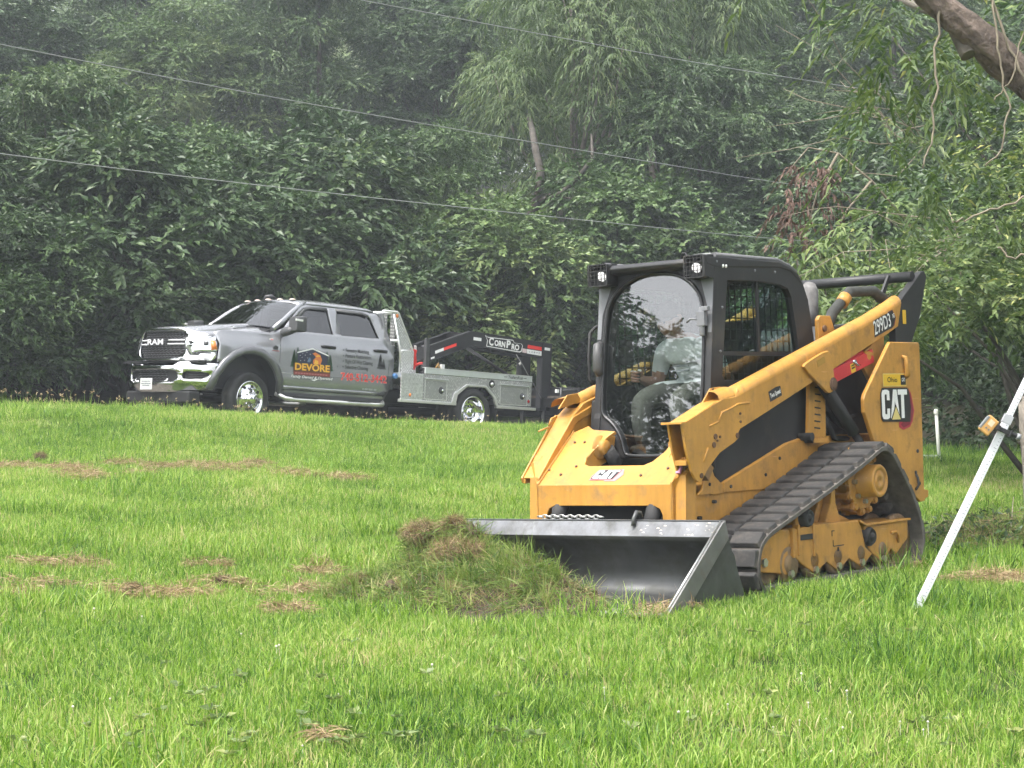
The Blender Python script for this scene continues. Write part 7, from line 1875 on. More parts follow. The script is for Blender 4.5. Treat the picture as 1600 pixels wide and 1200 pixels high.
def cloud(n, x0, x1, y0, y1, zf, r0, r1):
    out = []
    for _ in range(n):
        x = rt.uniform(x0, x1); z0, z1 = zf(x); out.append((x, rt.uniform(y0, y1), rt.uniform(z0, z1), rt.uniform(r0, r1)))
    return out
tangle("vine_thicket", "light green thicket draped with vines behind the loader's rear", (5.6, 19.0), cloud(34, 3.6, 7.2, 17.8, 20.2, lambda x: (1.65 + 0.15 * max(0, 4.6 - x), 2.3 + 0.5 * (x - 3.4)), 0.28, 0.5), LEAF_L, 62, 40, 8, 0.10, 0.042, 0.34, base_t=0.42, tvar=0.17, flat=0.75)
tangle("vine_thicket", "small-leaved bright thicket at the right edge above the rod", (6.2, 17.6), cloud(20, 4.6, 6.6, 16.6, 18.4, lambda x: (1.9, 3.8), 0.3, 0.5), LEAF_L, 63, 34, 9, 0.085, 0.040, 0.34, base_t=0.52, tvar=0.2, flat=0.7)
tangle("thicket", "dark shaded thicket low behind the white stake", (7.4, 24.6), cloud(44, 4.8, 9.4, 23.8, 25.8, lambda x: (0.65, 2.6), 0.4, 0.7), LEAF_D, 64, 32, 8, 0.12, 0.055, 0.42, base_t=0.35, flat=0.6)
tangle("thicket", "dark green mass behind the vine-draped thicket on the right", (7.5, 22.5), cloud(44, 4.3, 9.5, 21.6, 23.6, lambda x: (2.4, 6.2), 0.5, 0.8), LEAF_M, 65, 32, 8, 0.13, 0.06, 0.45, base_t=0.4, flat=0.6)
tangle("sapling", "pale sapling with long narrow leaves right of the loader's cab", (3.6, 20.5), [(3.35, 20.3, 2.55, .3), (3.15, 20.2, 2.35, .25), (3.5, 20.4, 2.9, .28), (3.7, 20.6, 2.3, .3), (3.25, 20.3, 2.05, .25), (3.9, 20.4, 3.1, .3), (3.05, 20.2, 2.75, .2)], LEAF_L, 66, 20, 9, 0.16, 0.040, 0.45, "sapling", 5, sag=0.5, pend=0.25, droop=0.3, flat=0.9, base_t=0.55)
# dead brown branch and grey twigs
DB = empty("dead_branch", "hanging dead branch with brown leaves above the loader's cab", "branch"); DB.location = (3.9, 21.5, 3.9); d0 = Vector(DB.location)
mb = MB()
tw = [[(4.6, 21.6, 3.2), (4.1, 21.5, 3.75), (3.7, 21.4, 4.05), (3.35, 21.3, 4.1), (3.05, 21.2, 3.75)], [(3.7, 21.4, 4.05), (3.45, 21.3, 3.6), (3.3, 21.2, 3.1)], [(4.1, 21.5, 3.75), (3.8, 21.4, 3.4), (3.55, 21.3, 2.95)]]
for pth in tw:
    mb.tube([Vector(p) - d0 for p in pth], [0.018 * (1 - 0.7 * k / (len(pth) - 1)) for k in range(len(pth))], 5)
mb.build("twigs", VINE, DB)
c = np.array([(3.3, 21.2, 3.75, .22), (3.15, 21.2, 3.45, .22), (3.4, 21.3, 3.35, .25), (3.25, 21.2, 3.05, .22), (3.5, 21.3, 3.7, .2)]); c[:, :3] -= np.array(d0)
link("dead_leaves", crown_mesh("dead_leaves", LEAF_B, 71, c, 15, 7, 0.085, 0.034, 0.24, sag=0.9, pend=0.9, droop=0.4, flat=1.0, base_t=0.5, tvar=0.2), DB)
r = np.random.default_rng(72)
for lab, c0, c1, n_ in (("tangle of bare grey twigs below the overhead wires on the right", (3.3, 20.0, 4.35), (4.5, 20.6, 4.0), 11), ("tangle of dry twigs right above the loader's rear arm", (3.6, 19.2, 2.6), (4.6, 19.6, 2.9), 14)):
    o = empty("bare_twigs", lab, "twigs", Matrix.Translation(c1)); mb = MB()
    for k in range(n_):
        a = Vector(r.normal(0, 0.12, 3)); e = Vector(c0) - Vector(c1) + Vector((r.normal(0, 0.6), r.normal(0, 0.4), r.normal(0, 0.65))); mid = a.lerp(e, 0.5) + Vector(r.normal(0, 0.2, 3)) + Vector((0, 0, 0.1))
        mb.tube([a, a.lerp(mid, 0.5) + Vector(r.normal(0, 0.05, 3)), mid, mid.lerp(e, 0.5) + Vector(r.normal(0, 0.07, 3)), e], [0.008, 0.0065, 0.005, 0.004, 0.002], 5)
        if k % 2:
            e2 = mid + Vector(r.normal(0, 0.25, 3)); mb.tube([mid, mid.lerp(e2, 0.5) + Vector(r.normal(0, 0.04, 3)), e2], [0.005, 0.004, 0.002], 4)
    ot = mb.build("twig_tangle", VINE, o); ot["kind"] = "stuff"

# ---- overhead wires
WIRE = mat("wire_aluminium", (0.34, 0.35, 0.34), 0.5, 0.3)
for pts, lab in (([(-9.22, 15.943, 5.339), (-7.525, 18.444, 5.257), (-5.695, 20.945, 5.203), (-2.542, 24.946, 5.165), (2.732, 30.947, 5.135), (5.186, 33.947, 5.177), (9.254, 38.945, 5.31)], "upper left overhead wire crossing the whole picture"),
                 ([(-9.22, 15.961, 4.065), (-7.525, 18.461, 4.022), (-5.695, 20.962, 3.986), (-2.542, 24.962, 4.021), (2.732, 30.962, 4.095), (5.186, 33.961, 4.186), (9.254, 38.959, 4.371)], "lowest overhead wire crossing above the truck"),
                 ([(-6.102, 19.928, 6.426), (-3.898, 22.927, 6.55), (-1.992, 24.927, 6.563), (2.627, 30.922, 6.911), (5.348, 33.92, 7.067), (7.839, 36.918, 7.29), (10.847, 39.916, 7.451)], "overhead wire high on the right")):
    P_ = [Vector(p) for p in pts]; fine = []
    for i in range(len(P_) - 1):
        p0 = P_[max(i - 1, 0)]; p1 = P_[i]; p2 = P_[i + 1]; p3 = P_[min(i + 2, len(P_) - 1)]
        for k in range(6):
            t = k / 6
            fine.append(0.5 * ((2 * p1) + (p2 - p0) * t + (2 * p0 - 5 * p1 + 4 * p2 - p3) * t * t + (3 * p1 - p0 - 3 * p2 + p3) * t ** 3))
    fine.append(P_[-1])
    mb = MB(); mb.tube(fine, 0.0068, 5); tag(mb.build("overhead_wire", WIRE), lab, "wire", "overhead wires")

# ================================================================ levelling rod, stakes, sod and debris
RODW = mat("rod_white", (0.62, 0.63, 0.66), 0.35, var=0.04)
b0 = Vector((2.205, 10.40, zg1(2.205, 10.40) - 0.03)); t0 = Vector((2.83, 10.40, 1.29)); ax = (t0 - b0).normalized()
yax = Vector((0, -1, 0)); sx_ = ax.cross(yax).normalized()
Mr = Matrix(((sx_.x, yax.x, ax.x, b0.x), (sx_.y, yax.y, ax.y, b0.y), (sx_.z, yax.z, ax.z, b0.z), (0, 0, 0, 1)))
RD = empty("levelling_rod", "white graduated levelling rod leaning to the right beside the loader", "levelling rod", Mr)
mb = MB(); mb.box(-0.0215, 0.0215, -0.014, 0.010, 0, 1.22); mb.build("lower_section", RODW, RD, bevel=0.002)
mb = MB(); mb.box(-0.017, 0.017, -0.010, 0.008, 1.20, 2.35); mb.build("upper_section", RODW, RD, bevel=0.002)
mb = MB(); mb.box(-0.026, 0.026, -0.016, 0.012, 1.18, 1.23); mb.build("joint_collar", mat("collar_grey", (0.35, 0.36, 0.38), 0.4), RD, bevel=0.002)
mb = MB()
for k in range(116):
    z = 0.03 + k * 0.02; w = 0.016 if k % 5 == 0 else 0.009
    mb.box(0.012 - w, 0.012, 0.0101 if z < 1.2 else 0.0081, 0.0108 if z < 1.2 else 0.0088, z, z + 0.0035)
sc_ = mb.build("graduations", mat("tick_grey", (0.22, 0.24, 0.27), 0.5), RD); sc_["kind"] = "stuff"
mb = MB()
for k in range(58):
    mb.box(0.0216, 0.0221, -0.006, 0.004, 0.03 + k * 0.02, 0.037 + k * 0.02)
sc_ = mb.build("edge_marks", MATS["tick_grey"], RD); sc_["kind"] = "stuff"
# laser receiver clamped to the rod
cz_ = (Vector((2.70, 10.40, 1.02)) - b0).dot(ax)
def rl(x, y, z):
    return b0 + sx_ * x + yax * y + ax * z
RC = empty("laser_receiver", "orange laser receiver clamped to the levelling rod", "laser receiver", Mr)
mb = MB(); mb.box(0.036, 0.046, -0.02, 0.05, cz_ - 0.018, cz_ + 0.018); mb.box(-0.046, -0.026, -0.02, 0.05, cz_ - 0.015, cz_ + 0.015); mb.box(-0.046, 0.046, 0.0115, 0.030, cz_ - 0.012, cz_ + 0.012); mb.cyl((0.046, 0.02, cz_), (0.085, 0.02, cz_ + 0.004), 0.013, 12); mb.build("clamp", TBLK, RC, bevel=0.003)
mb = MB(); mb.cyl((0.080, 0.02, cz_ + 0.004), (0.10, 0.02, cz_ + 0.005), 0.018, 12); mb.build("clamp_knob", mat("knob_grey", (0.25, 0.26, 0.27), 0.5), RC)
Tb = Matrix.Translation(Vector((-0.088, 0.035, cz_ - 0.012))) @ Matrix.Rotation(rad(14), 4, 'Y') @ Matrix.Scale(0.82, 4)
mb = MB(); mb.box(-0.042, 0.042, -0.016, 0.016, -0.062, 0.062, T=Tb); mb.build("receiver_body", mat("receiver_orange", (0.50, 0.27, 0.08), 0.45), RC, bevel=0.008)
mb = MB(); mb.box(-0.046, -0.028, -0.018, 0.018, -0.05, 0.05, T=Tb); mb.build("sensor_bar", mat("receiver_grey", (0.15, 0.16, 0.16), 0.5), RC, bevel=0.004)
mb = MB(); mb.box(-0.016, 0.020, 0.0165, 0.018, 0.0, 0.042, T=Tb); mb.build("display", mat("display_pale", (0.55, 0.48, 0.33), 0.3), RC)
mb = MB(); mb.box(-0.012, 0.0, 0.0165, 0.019, -0.03, -0.018, T=Tb); mb.build("button", MATS["receiver_grey"], RC)
mb = MB(); mb.box(0.01, 0.022, 0.0165, 0.019, -0.03, -0.018, T=Tb); mb.build("button", MATS["receiver_grey"], RC)
# weathered post the rod leans on
mb = MB(); P0 = Vector((3.01, 10.55, zg1(2.98, 10.55) - 0.2)); rings = []
for k in range(9):
    t = k / 8; c = P0 + Vector((-0.08 * t, 0, 1.36 * t)); rings.append([c + Vector(((0.095 + 0.012 * math.sin(5 * a + k)) * math.cos(a), (0.095 + 0.012 * math.cos(4 * a - k)) * math.sin(a), 0.03 * math.sin(2 * a) if k == 8 else 0)) for a in np.linspace(0, 2 * math.pi, 15)[:-1]])
mb.loft(rings, 0, True, True); po = mb.build("wooden_post", mat("post_bark", (0.20, 0.175, 0.145), 0.9, var=0.4, scale=12, bump=0.8, bump_scale=25)); tag(po, "weathered grey wooden post at the right edge behind the rod", "post")
# white pipe stake with the small utility box beside it
sx0, sy0 = 4.86, 21.5; sz0 = zg1(sx0, sy0)
ST = empty("marker_stake", "thin white pipe stake standing near the trees on the right", "stake", Matrix.Translation((sx0, sy0, sz0)))
mb = MB(); mb.cyl((0.01, 0, -0.1), (-0.03, 0, 0.565), 0.019, 12); mb.build("pipe", mat("pipe_white", (0.72, 0.72, 0.66), 0.5), ST)
mb = MB(); mb.lathe([(0.026, 0.0), (0.026, 0.04), (0.018, 0.055), (0.0, 0.058)], (-0.031, 0, 0.55), (-0.06, 0, 1), 14); mb.build("pipe_cap", mat("pipe_white", (0.7, 0.7, 0.66), 0.5), ST)
UB = empty("utility_box", "small pale utility box on the ground beside the white stake", "box", Matrix.Translation((4.755, 21.45, zg1(4.755, 21.45))))
mb = MB(); mb.loft([[(x, y, -0.05) for x, y in rrect(-0.09, 0.09, -0.07, 0.07, 0.03, 3)], [(x * 0.92, y * 0.92, 0.06) for x, y in rrect(-0.09, 0.09, -0.07, 0.07, 0.03, 3)]], 0, True, True); mb.build("box_body", mat("box_pale", (0.40, 0.45, 0.40), 0.6), UB)
mb = MB(); mb.loft([[(x, y, 0.06) for x, y in rrect(-0.092, 0.092, -0.072, 0.072, 0.03, 3)], [(x * 0.85, y * 0.85, 0.085) for x, y in rrect(-0.092, 0.092, -0.072, 0.072, 0.03, 3)]], 0, True, True); mb.build("lid", MATS["box_pale"], UB)

# ---- blades in any direction (torn sod, straw, weeds)
def blades_dir(org, d, h, w, tint, r, sag=0.35):
    n = len(org); d = norm(d); side = norm(np.cross(d, r.normal(0, 1, (n, 3)) + np.array([0, 0, 0.3])))
    V = np.zeros((n, 8, 3))
    for k, t in enumerate((0, 0.4, 0.75, 1.0)):
        c = org + d * (h * t)[:, None]; c[:, 2] -= sag * h * t * t * np.linalg.norm(d[:, :2], axis=1)
        ww = (w * (0.9, 1.0, 0.7, 0.12)[k] * 0.5)[:, None]
        V[:, 2 * k] = c - side * ww; V[:, 2 * k + 1] = c + side * ww
    q = np.array([[0, 1, 3, 2], [2, 3, 5, 4], [4, 5, 7, 6]])[None]
    return V.reshape(-1, 3), ((np.arange(n) * 8)[:, None, None] + q).reshape(-1, 4), np.repeat(tint, 3)
def blade_obj(name, parts, mats, parent=None):
    Vs, Fs, Ts, Ms = [], [], [], []; o = 0
    for (V, F, T), mi in parts:
        Vs.append(V); Fs.append(F + o); Ts.append(T); Ms.append(np.full(len(F), mi)); o += len(V)
    me = rawmesh(name, np.concatenate(Vs), np.concatenate(Fs), mats, mi=np.concatenate(Ms)); tint_attr(me, np.concatenate(Ts))
    return link(name, me, parent)
# pile of sod in front of the bucket (bucket coordinates)
def pile_h(x, y):
    g_ = lambda cx, cy, sx, sy: np.exp(-((x - cx) / sx) ** 2 - ((y - cy) / sy) ** 2)
    return 0.30 * g_(1.64, -1.0, 0.20, 0.16) + 0.24 * g_(1.66, -0.62, 0.24, 0.26) + 0.13 * g_(2.0, -0.6, 0.34, 0.66) + 0.28 * g_(1.50, -0.80, 0.15, 0.25) + 0.17 * g_(1.76, -0.15, 0.24, 0.34) + 0.12 * g_(1.90, 0.22, 0.22, 0.36) + 0.07 * g_(2.15, -0.1, 0.25, 0.6) + 0.10 * g_(1.98, -1.30, 0.26, 0.22) + 0.03 * np.sin(9 * x + 3 * y) * np.sin(8 * y - 2) * g_(1.8, -0.5, 0.5, 0.8) - 0.035
SP = empty("sod_pile", "heap of torn green sod pushed up in front of the bucket", "sod pile", M_LOADER)
X_, Y_ = np.meshgrid(np.linspace(1.30, 2.7, 60), np.linspace(-1.8, 0.9, 100)); H_ = pile_h(X_, Y_)
rr = np.random.default_rng(21); H_ = H_ + rr.normal(0, 0.012, H_.shape) * (H_ > 0.02)
ii = np.arange(X_.size).reshape(X_.shape); Fm = np.stack([ii[:-1, :-1].ravel(), ii[:-1, 1:].ravel(), ii[1:, 1:].ravel(), ii[1:, :-1].ravel()], 1)
link("soil", rawmesh("soil", np.stack([X_.ravel(), Y_.ravel(), H_.ravel()], 1), Fm, mat("torn_soil", (0.055, 0.042, 0.026), 0.95, var=0.5, scale=14, bump=0.8, bump_scale=40), smooth=True), SP)
TORN = foliage_mat("torn_grass", [(0.0, (0.055, 0.105, 0.020)), (0.4, (0.135, 0.215, 0.042)), (0.75, (0.26, 0.32, 0.085)), (1.0, (0.42, 0.37, 0.17))], 0.55, 0.3)
def pile_points(n, r, hmin=0.02):
    out = []
    while len(out) < n:
        x = r.uniform(1.35, 2.62, n); y = r.uniform(-1.6, 0.8, n); h = pile_h(x, y); k = (h > hmin) & (r.random(n) < 0.35 + 0.65 * np.minimum(1, h / 0.2))
        out += list(np.stack([x, y, h], 1)[k])
    return np.array(out[:n])
tuft = pile_points(430, rr); td = norm(rr.normal(0, 1.0, (430, 3)) + np.array([0.45, -0.1, 0.45]))
parts = []
nb = 30; org = np.repeat(tuft, nb, 0) + rr.normal(0, 0.022, (430 * nb, 3)); dd = np.repeat(td, nb, 0) + rr.normal(0, 0.38, (430 * nb, 3))
base = np.repeat(np.clip(rr.normal(0.42, 0.2, 430), 0, 0.9), nb)
parts.append((blades_dir(org, dd, rr.uniform(0.08, 0.25, len(org)), rr.uniform(0.002, 0.0052, len(org)), np.clip(base + rr.normal(0, 0.15, len(org)), 0, 1), rr), 0))
st = pile_points(9000, rr); parts.append((blades_dir(st + rr.normal(0, 0.012, st.shape), rr.normal(0, 1, st.shape) + np.array([0.2, 0, 0.3]), rr.uniform(0.04, 0.13, len(st)), rr.uniform(0.0016, 0.0034, len(st)), rr.uniform(0.1, 0.9, len(st)), rr, 0.1), 1))
blade_obj("torn_grass", parts, [TORN, STRAW], SP)["kind"] = "stuff"
rc = np.random.default_rng(41); cpos = pile_points(30, rc, 0.04)
for k, p in enumerate(cpos):
    nrm_ = norm(rc.normal(0, 1, 3) + np.array([0.5, -0.2, 0.55])); Z = Vector(nrm_); X = Z.orthogonal().normalized(); Yv = Z.cross(X); sz_ = rc.uniform(0.05, 0.10)
    bm = bmesh.new(); bmesh.ops.create_icosphere(bm, subdivisions=2, radius=1.0)
    for v in bm.verts:
        q = v.co; q = q * (1 + rc.normal(0, 0.10)); v.co = Vector(p) + (X * q.x + Yv * q.y * 0.85) * sz_ + Z * q.z * sz_ * 0.42
    me = bpy.data.meshes.new("sod_chunk"); bm.to_mesh(me); bm.free(); me.materials.append(mat("sod_earth", (0.085, 0.058, 0.034), 0.95, var=0.5, scale=30, bump=0.8, bump_scale=60)); ck_ = link("sod_chunk", me, SP)
    nn_ = 110; a = rc.uniform(0, 6.28, nn_); q = sz_ * np.sqrt(rc.random(nn_)); og = np.array(p) + np.outer(q * np.cos(a), np.array(X)) + np.outer(q * np.sin(a) * 0.85, np.array(Yv)) + nrm_ * sz_ * 0.35
    gb = (blades_dir(og, nrm_ + rc.normal(0, 0.45, (nn_, 3)), rc.uniform(0.05, 0.15, nn_), rc.uniform(0.002, 0.0048, nn_), np.clip(rc.normal(0.5, 0.22, nn_), 0, 1), rc), 0)
    a = rc.uniform(0, 6.28, 90); q = sz_ * np.sqrt(rc.random(90)); og = np.array(p) + np.outer(q * np.cos(a), np.array(X)) + np.outer(q * np.sin(a) * 0.85, np.array(Yv)) - nrm_ * sz_ * 0.3
    rbk = (blades_dir(og, -nrm_ + rc.normal(0, 0.8, (90, 3)), rc.uniform(0.03, 0.08, 90), rc.uniform(0.0014, 0.003, 90), rc.uniform(0.1, 0.9, 90), rc, 0.1), 1)
    blade_obj("chunk_grass", [gb, rbk], [TORN, STRAW], ck_)["kind"] = "stuff"
def clod(c, R_, label, seed, world=False, n=900, dark=0.0):
    r = np.random.default_rng(seed)
    d = norm(r.normal(0, 1, (n, 3))); n = int(n * 1.8); d = norm(r.normal(0, 1, (n, 3))); org = d * R_ * r.uniform(0.5, 0.95, (n, 1)) * np.array([1.15, 1, 0.8])
    dirs = norm(np.cross(d, r.normal(0, 1, (n, 3)))) + d * 0.45
    t = np.clip(r.beta(2, 2.2, n) - dark, 0, 1)
    M_ = Matrix.Translation(c) if world else M_LOADER @ Matrix.Translation(c)
    o = empty("root_clod", label, "root clod", M_, "clods of brown roots")
    bm = bmesh.new(); bmesh.ops.create_icosphere(bm, subdivisions=3, radius=R_ * 0.66)
    for v in bm.verts:
        v.co = Vector((v.co.x * 1.25, v.co.y * 1.1, v.co.z * 0.72)) * (1 + 0.34 * math.sin(3.1 * v.co.x / R_ + seed) * math.cos(2.7 * v.co.y / R_ + seed * 0.7) + 0.15 * math.sin(6 * v.co.z / R_ + 5 * v.co.x / R_))
    me = bpy.data.meshes.new("core"); bm.to_mesh(me); bm.free(); me.materials.append(mat("root_soil", (0.10, 0.065, 0.038), 0.95, var=0.5, scale=30, bump=0.6, bump_scale=60)); link("core", me, o)
    f_ = 1 + 0.34 * np.sin(3.1 * org[:, 0] / R_ + seed) * np.cos(2.7 * org[:, 1] / R_ + seed * 0.7); org = org * (f_ * np.array([1.08, 1.1, 0.9])[:, None]).T
    g_n = n // 9; gi_ = r.integers(0, n, g_n)
    blade_obj("root_fibres", [(blades_dir(org, dirs, r.uniform(0.02, 0.055, n) * min(1.5, R_ / 0.07), r.uniform(0.0014, 0.0034, n), t, r, 0.15), 0), (blades_dir(org[gi_], d[gi_] + r.normal(0, 0.5, (g_n, 3)), r.uniform(0.04, 0.12, g_n), r.uniform(0.002, 0.004, g_n), r.uniform(0.1, 0.8, g_n), r, 0.3), 1)], [STRAW, TORN], o)["kind"] = "stuff"
clod((1.68, -1.02, float(pile_h(1.68, -1.02)) + 0.085), 0.105, "brown root clod topping the sod pile", 31)
clod((1.80, -0.64, float(pile_h(1.80, -0.64)) + 0.085), 0.125, "largest brown root clod on the middle of the sod pile", 32, n=1300)
clod((1.58, -0.82, float(pile_h(1.58, -0.82)) + 0.06), 0.075, "brown root clod between the topmost and the largest clod", 33)
clod((1.78, -0.50, float(pile_h(1.78, -0.50)) + 0.038), 0.085, "brown root clod sliding down the pile below the largest one", 35)
clod((2.0, -1.26, float(pile_h(2.0, -1.26)) + 0.027), 0.06, "small brown root clod at the left end of the sod pile", 34)
mb = MB(); mb.tube([(2.05, -0.02, 0.10), (1.98, 0.06, 0.15), (1.90, 0.15, 0.20)], [0.012, 0.011, 0.008], 6); stk = mb.build("broken_stick", mat("stick_brown", (0.17, 0.12, 0.08), 0.9)); stk.matrix_world = M_LOADER; tag(stk, "short broken stick poking out of the sod pile", "stick")
# small dark clods lying on the lawn
for (x, y, R_, lab) in ((-5.04, 20.17, 0.07, "dark clod at the far left of the back row of dry grass"), (-1.96, 18.85, 0.045, "dark clod at the right end of the back row of dry grass"), (-1.87, 12.2, 0.05, "dark clod in the middle of the front row of dry grass"), (-1.376, 11.2, 0.035, "smallest dark clod below the front row of dry grass"), (-2.36, 11.75, 0.05, "clod in the front row of dry grass left of the middle"), (-2.71, 20.15, 0.05, "clod in the back row of dry grass right of the middle")):
    clod((x, y, zg1(x, y) + R_ * 0.7 + 0.02), R_, lab, int(abs(x * 100)), True, 420, 0.15)
# dry thatch raked out over the lawn
TH = [(-5.01, 19.23, .30), (-4.75, 19.3, .22), (-4.555, 19.151, .22), (-4.306, 18.691, .2), (-3.984, 18.291, .24), (-4.122, 19.91, .22), (-3.615, 19.471, .26), (-3.336, 19.85, .24), (-2.818, 19.711, .22), (-2.717, 20.151, .16), (-2.18, 19.211, .26), (-1.959, 18.832, .16), (-1.717, 18.912, .2),
      (-3.13, 12.596, .14), (-2.879, 12.616, .16), (-3.031, 11.497, .2), (-2.923, 11.877, .1), (-2.376, 11.757, .2), (-2.123, 11.658, .14), (-2.06, 12.917, .1), (-1.874, 12.197, .13), (-1.401, 11.998, .2), (-1.393, 13.277, .1), (-1.376, 11.198, .08), (-1.306, 11.058, .1), (-0.762, 7.64, .03), (-2.019, 11.698, .1), (-3.605, 18.831, .14), (-2.983, 19.351, .14), (-0.997, 12.278, .07), (-1.219, 12.857, .14), (-1.2, 11.9, .12),
      (0.82, 10.50, .13), (2.60, 12.65, .12), (2.75, 11.65, .18), (3.05, 11.62, .2), (3.3, 11.7, .25), (3.6, 11.9, .25), (-0.85, 11.9, .1)]
r = np.random.default_rng(77); parts = []
for (x, y, R_) in TH:
    n_ = int(2600 * R_) + 50
    a = r.uniform(0, 6.28, n_); q = R_ * np.sqrt(r.random(n_)); sub_ = r.integers(0, 4, n_); so_ = r.normal(0, R_ * 0.75, (4, 2)); px_ = x + q * np.cos(a) * 0.75 + so_[sub_, 0]; py_ = y + q * np.sin(a) * 0.55 + so_[sub_, 1] * 0.5
    hz_ = 0.05 * np.exp(-(q / R_) ** 2 * 1.5) * r.uniform(0.3, 1.3, n_)
    org = np.stack([px_, py_, zg(px_, py_) + 0.034 + hz_], 1)
    dd = r.normal(0, 1, (n_, 3)); dd[:, 2] = np.abs(dd[:, 2]) * 0.45
    parts.append((blades_dir(org, dd, r.uniform(0.05, 0.13, n_), r.uniform(0.002, 0.0045, n_), np.clip(r.beta(2.2, 1.8, n_) + 0.05, 0, 1), r, 0.5), 0))
th_ = blade_obj("dry_thatch", parts, [STRAW]); th_["kind"] = "stuff"; th_["label"] = "strewn straw-coloured dry grass in patches on the lawn"; th_["category"] = "dry grass"
# seed heads and taller weeds along the far edge of the lawn, clover heads in front
r = np.random.default_rng(88); n_ = 900
ex_ = r.uniform(-8.5, 3.5, n_); ey_ = edge_y(ex_) - np.abs(r.normal(0, 0.35, n_)) + 0.1
org = np.stack([ex_, ey_, zg(ex_, ey_)], 1); hh = r.uniform(0.10, 0.30, n_)
dd = np.stack([r.normal(0, 0.16, n_), r.normal(0, 0.16, n_), np.ones(n_)], 1)
parts = [(blades_dir(org, dd, hh, np.full(n_, 0.004), r.uniform(0.2, 0.8, n_), r, 0.1), 0)]
tip = org + norm(dd) * (hh * 0.98)[:, None]; m_ = r.random(n_) < 0.4; tp = np.repeat(tip[m_], 5, 0)
parts.append((blades_dir(tp + r.normal(0, 0.006, tp.shape), r.normal(0, 1, tp.shape), np.full(len(tp), 0.028), np.full(len(tp), 0.010), r.uniform(0.6, 1, len(tp)), r, 0), 1))
sw = blade_obj("seed_heads", parts, [GRASS, STRAW]); sw["kind"] = "stuff"; sw["label"] = "thin seed-head stalks along the lawn's far edge"; sw["category"] = "grass"
CLOV = mat("clover_white", (0.55, 0.52, 0.44), 0.8)
mb = MB()
for k in range(30):
    y = r.uniform(7.2, 11.0); x = r.uniform(-0.27, 0.28) * y
    if r.random() < 0.5:
        x = 1.45 + r.normal(0, 0.35); y = 7.7 + abs(r.normal(0, 0.5))
    z = zg1(x, y) + r.uniform(0.045, 0.08); q = r.uniform(0.004, 0.0075)
    mb.lathe([(0.0, q), (q * 0.75, q * 0.65), (q, 0), (q * 0.7, -q * 0.6), (0.0, -q * 0.8)], (x, y, z), (0.1, 0.1, 1), 7); mb.tube([(x, y, z - q * 0.6), (x + 0.004, y, z - 0.09)], 0.0012, 4)
cv = mb.build("clover_flowers", CLOV); cv["kind"] = "stuff"; cv["label"] = "tiny white clover heads dotted in the near grass"; cv["category"] = "flowers"
# broad-leaf weeds in the near lawn
r = np.random.default_rng(90); parts = []
wx = np.concatenate([r.normal(-1.3, 0.35, 26), r.normal(-0.35, 0.25, 10), r.normal(1.3, 0.5, 16), r.uniform(-2.2, 2.2, 18)]); wy = np.concatenate([r.normal(7.65, 0.25, 26), r.normal(7.7, 0.2, 10), r.normal(7.8, 0.3, 16), r.uniform(7.3, 10, 18)])
V_, F_, T_ = [], [], []; o_ = 0
for x, y in zip(wx, wy):
    n_ = int(r.integers(5, 9)); a = r.uniform(0, 6.28, n_)
    org = np.tile(np.array([[x, y, zg1(x, y) + r.uniform(0.03, 0.07)]]), (n_, 1)); d = np.stack([np.cos(a), np.sin(a), r.uniform(0.1, 0.7, n_)], 1)
    V, F = leaves(org, d, r.uniform(0.03, 0.065, n_), r.uniform(0.02, 0.035, n_), r, 0.15); V_.append(V); F_.append(F + o_); o_ += len(V); T_.append(r.uniform(0.4, 0.9, n_))
me = rawmesh("lawn_weeds", np.concatenate(V_), np.concatenate(F_), LEAF_L); tint_attr(me, np.concatenate(T_)); lw = link("lawn_weeds", me); lw["kind"] = "stuff"; lw["label"] = "low broad-leaved weeds among the near grass"; lw["category"] = "weeds"
# heap of pulled weeds and stems behind the rod
r = np.random.default_rng(91); BP_ = empty("brush_heap", "heap of pulled weeds and dry stems behind the levelling rod", "brush heap"); hx, hy = 3.75, 14.4; BP_.location = (hx, hy, zg1(hx, hy))
def heap_pts(n):
    a = r.uniform(0, 6.28, n); q = np.sqrt(r.random(n)); x = q * np.cos(a) * 0.95; y = q * np.sin(a) * 0.7; return np.stack([x, y, 0.30 * (1 - q ** 2) * r.uniform(0.3, 1.0, n)], 1)
hp = heap_pts(2600); parts = [(blades_dir(hp, r.normal(0, 1, hp.shape) + np.array([0, 0, 0.25]), r.uniform(0.06, 0.2, len(hp)), r.uniform(0.002, 0.006, len(hp)), r.uniform(0, 0.8, len(hp)), r, 0.3), 0)]
hp = heap_pts(1400); parts.append((blades_dir(hp, r.normal(0, 1, hp.shape), r.uniform(0.08, 0.3, len(hp)), r.uniform(0.002, 0.005, len(hp)), r.uniform(0, 0.7, len(hp)), r, 0.3), 1))
blade_obj("weeds", parts, [TORN, STRAW], BP_)["kind"] = "stuff"
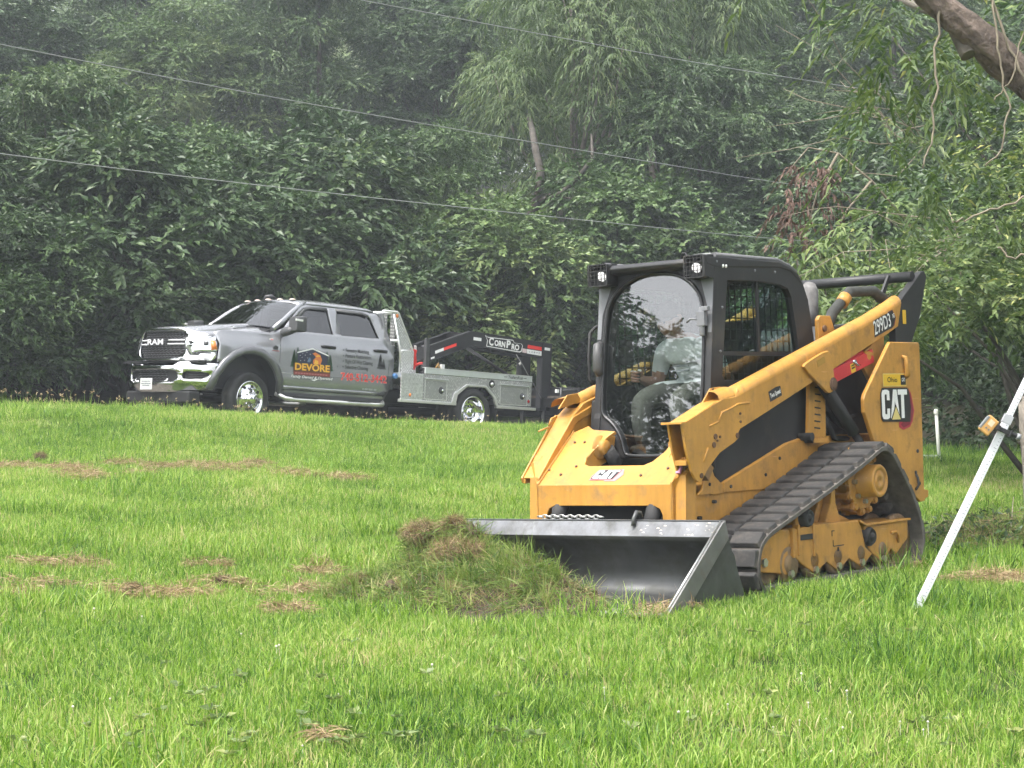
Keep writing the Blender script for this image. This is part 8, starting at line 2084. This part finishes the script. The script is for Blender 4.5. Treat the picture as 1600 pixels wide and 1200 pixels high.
for k in range(14):
    a = heap_pts(1)[0]; d = norm(r.normal(0, 1, 3) * np.array([1, 1, 0.35])); L = r.uniform(0.25, 0.6)
    mb = MB(); mb.tube([a - d * L / 2, a + r.normal(0, 0.03, 3), a + d * L / 2 + np.array([0, 0, 0.04])], [0.006, 0.006, 0.003], 5); mb.build("stem", VINE, BP_)
hp = heap_pts(900); V, F = leaves(hp + np.array([0, 0, 0.03]), r.normal(0, 1, hp.shape), r.uniform(0.04, 0.09, len(hp)), r.uniform(0.02, 0.04, len(hp)), r); me = rawmesh("weed_leaves", V, F, LEAF_M); tint_attr(me, r.uniform(0.1, 0.8, len(F))); link("weed_leaves", me, BP_)["kind"] = "stuff"
# rank weeds round the foot of the heap, the post and the tree line on the right
r = np.random.default_rng(92); n_ = 2600
x = np.concatenate([r.uniform(2.4, 3.6, 900), r.uniform(4.3, 8.0, 1700)]); y = np.concatenate([r.uniform(12.0, 13.4, 900), 23.0 + r.normal(0, 0.5, 1700)])
org = np.stack([x, y, zg(x, y)], 1); dd = np.stack([r.normal(0, 0.35, n_), r.normal(0, 0.35, n_), np.ones(n_)], 1)
wd = blade_obj("rank_grass", [(blades_dir(org, dd, r.uniform(0.10, 0.28, n_), r.uniform(0.004, 0.008, n_), r.uniform(0.0, 0.7, n_), r, 0.5), 0)], [GRASS]); wd["kind"] = "stuff"; wd["label"] = "rank uncut grass by the brush heap and tree line"; wd["category"] = "grass"

# ---- damp summer air
hz = bpy.data.materials.new("damp_air"); hz.use_nodes = True
nt = hz.node_tree
for n_ in list(nt.nodes):
    nt.nodes.remove(n_)
ho = nt.nodes.new("ShaderNodeOutputMaterial"); pv = nt.nodes.new("ShaderNodeVolumePrincipled")
pv.inputs["Color"].default_value = (0.86, 0.93, 1.0, 1); pv.inputs["Density"].default_value = 0.0013; pv.inputs["Anisotropy"].default_value = 0.0
nt.links.new(pv.outputs[0], ho.inputs["Volume"])
mb = MB(); mb.box(-120, 120, -60, 175, -30, 75); hb = mb.build("haze", hz); hb["kind"] = "stuff"; hb["label"] = "thin damp summer haze filling the valley air"; hb["category"] = "haze"
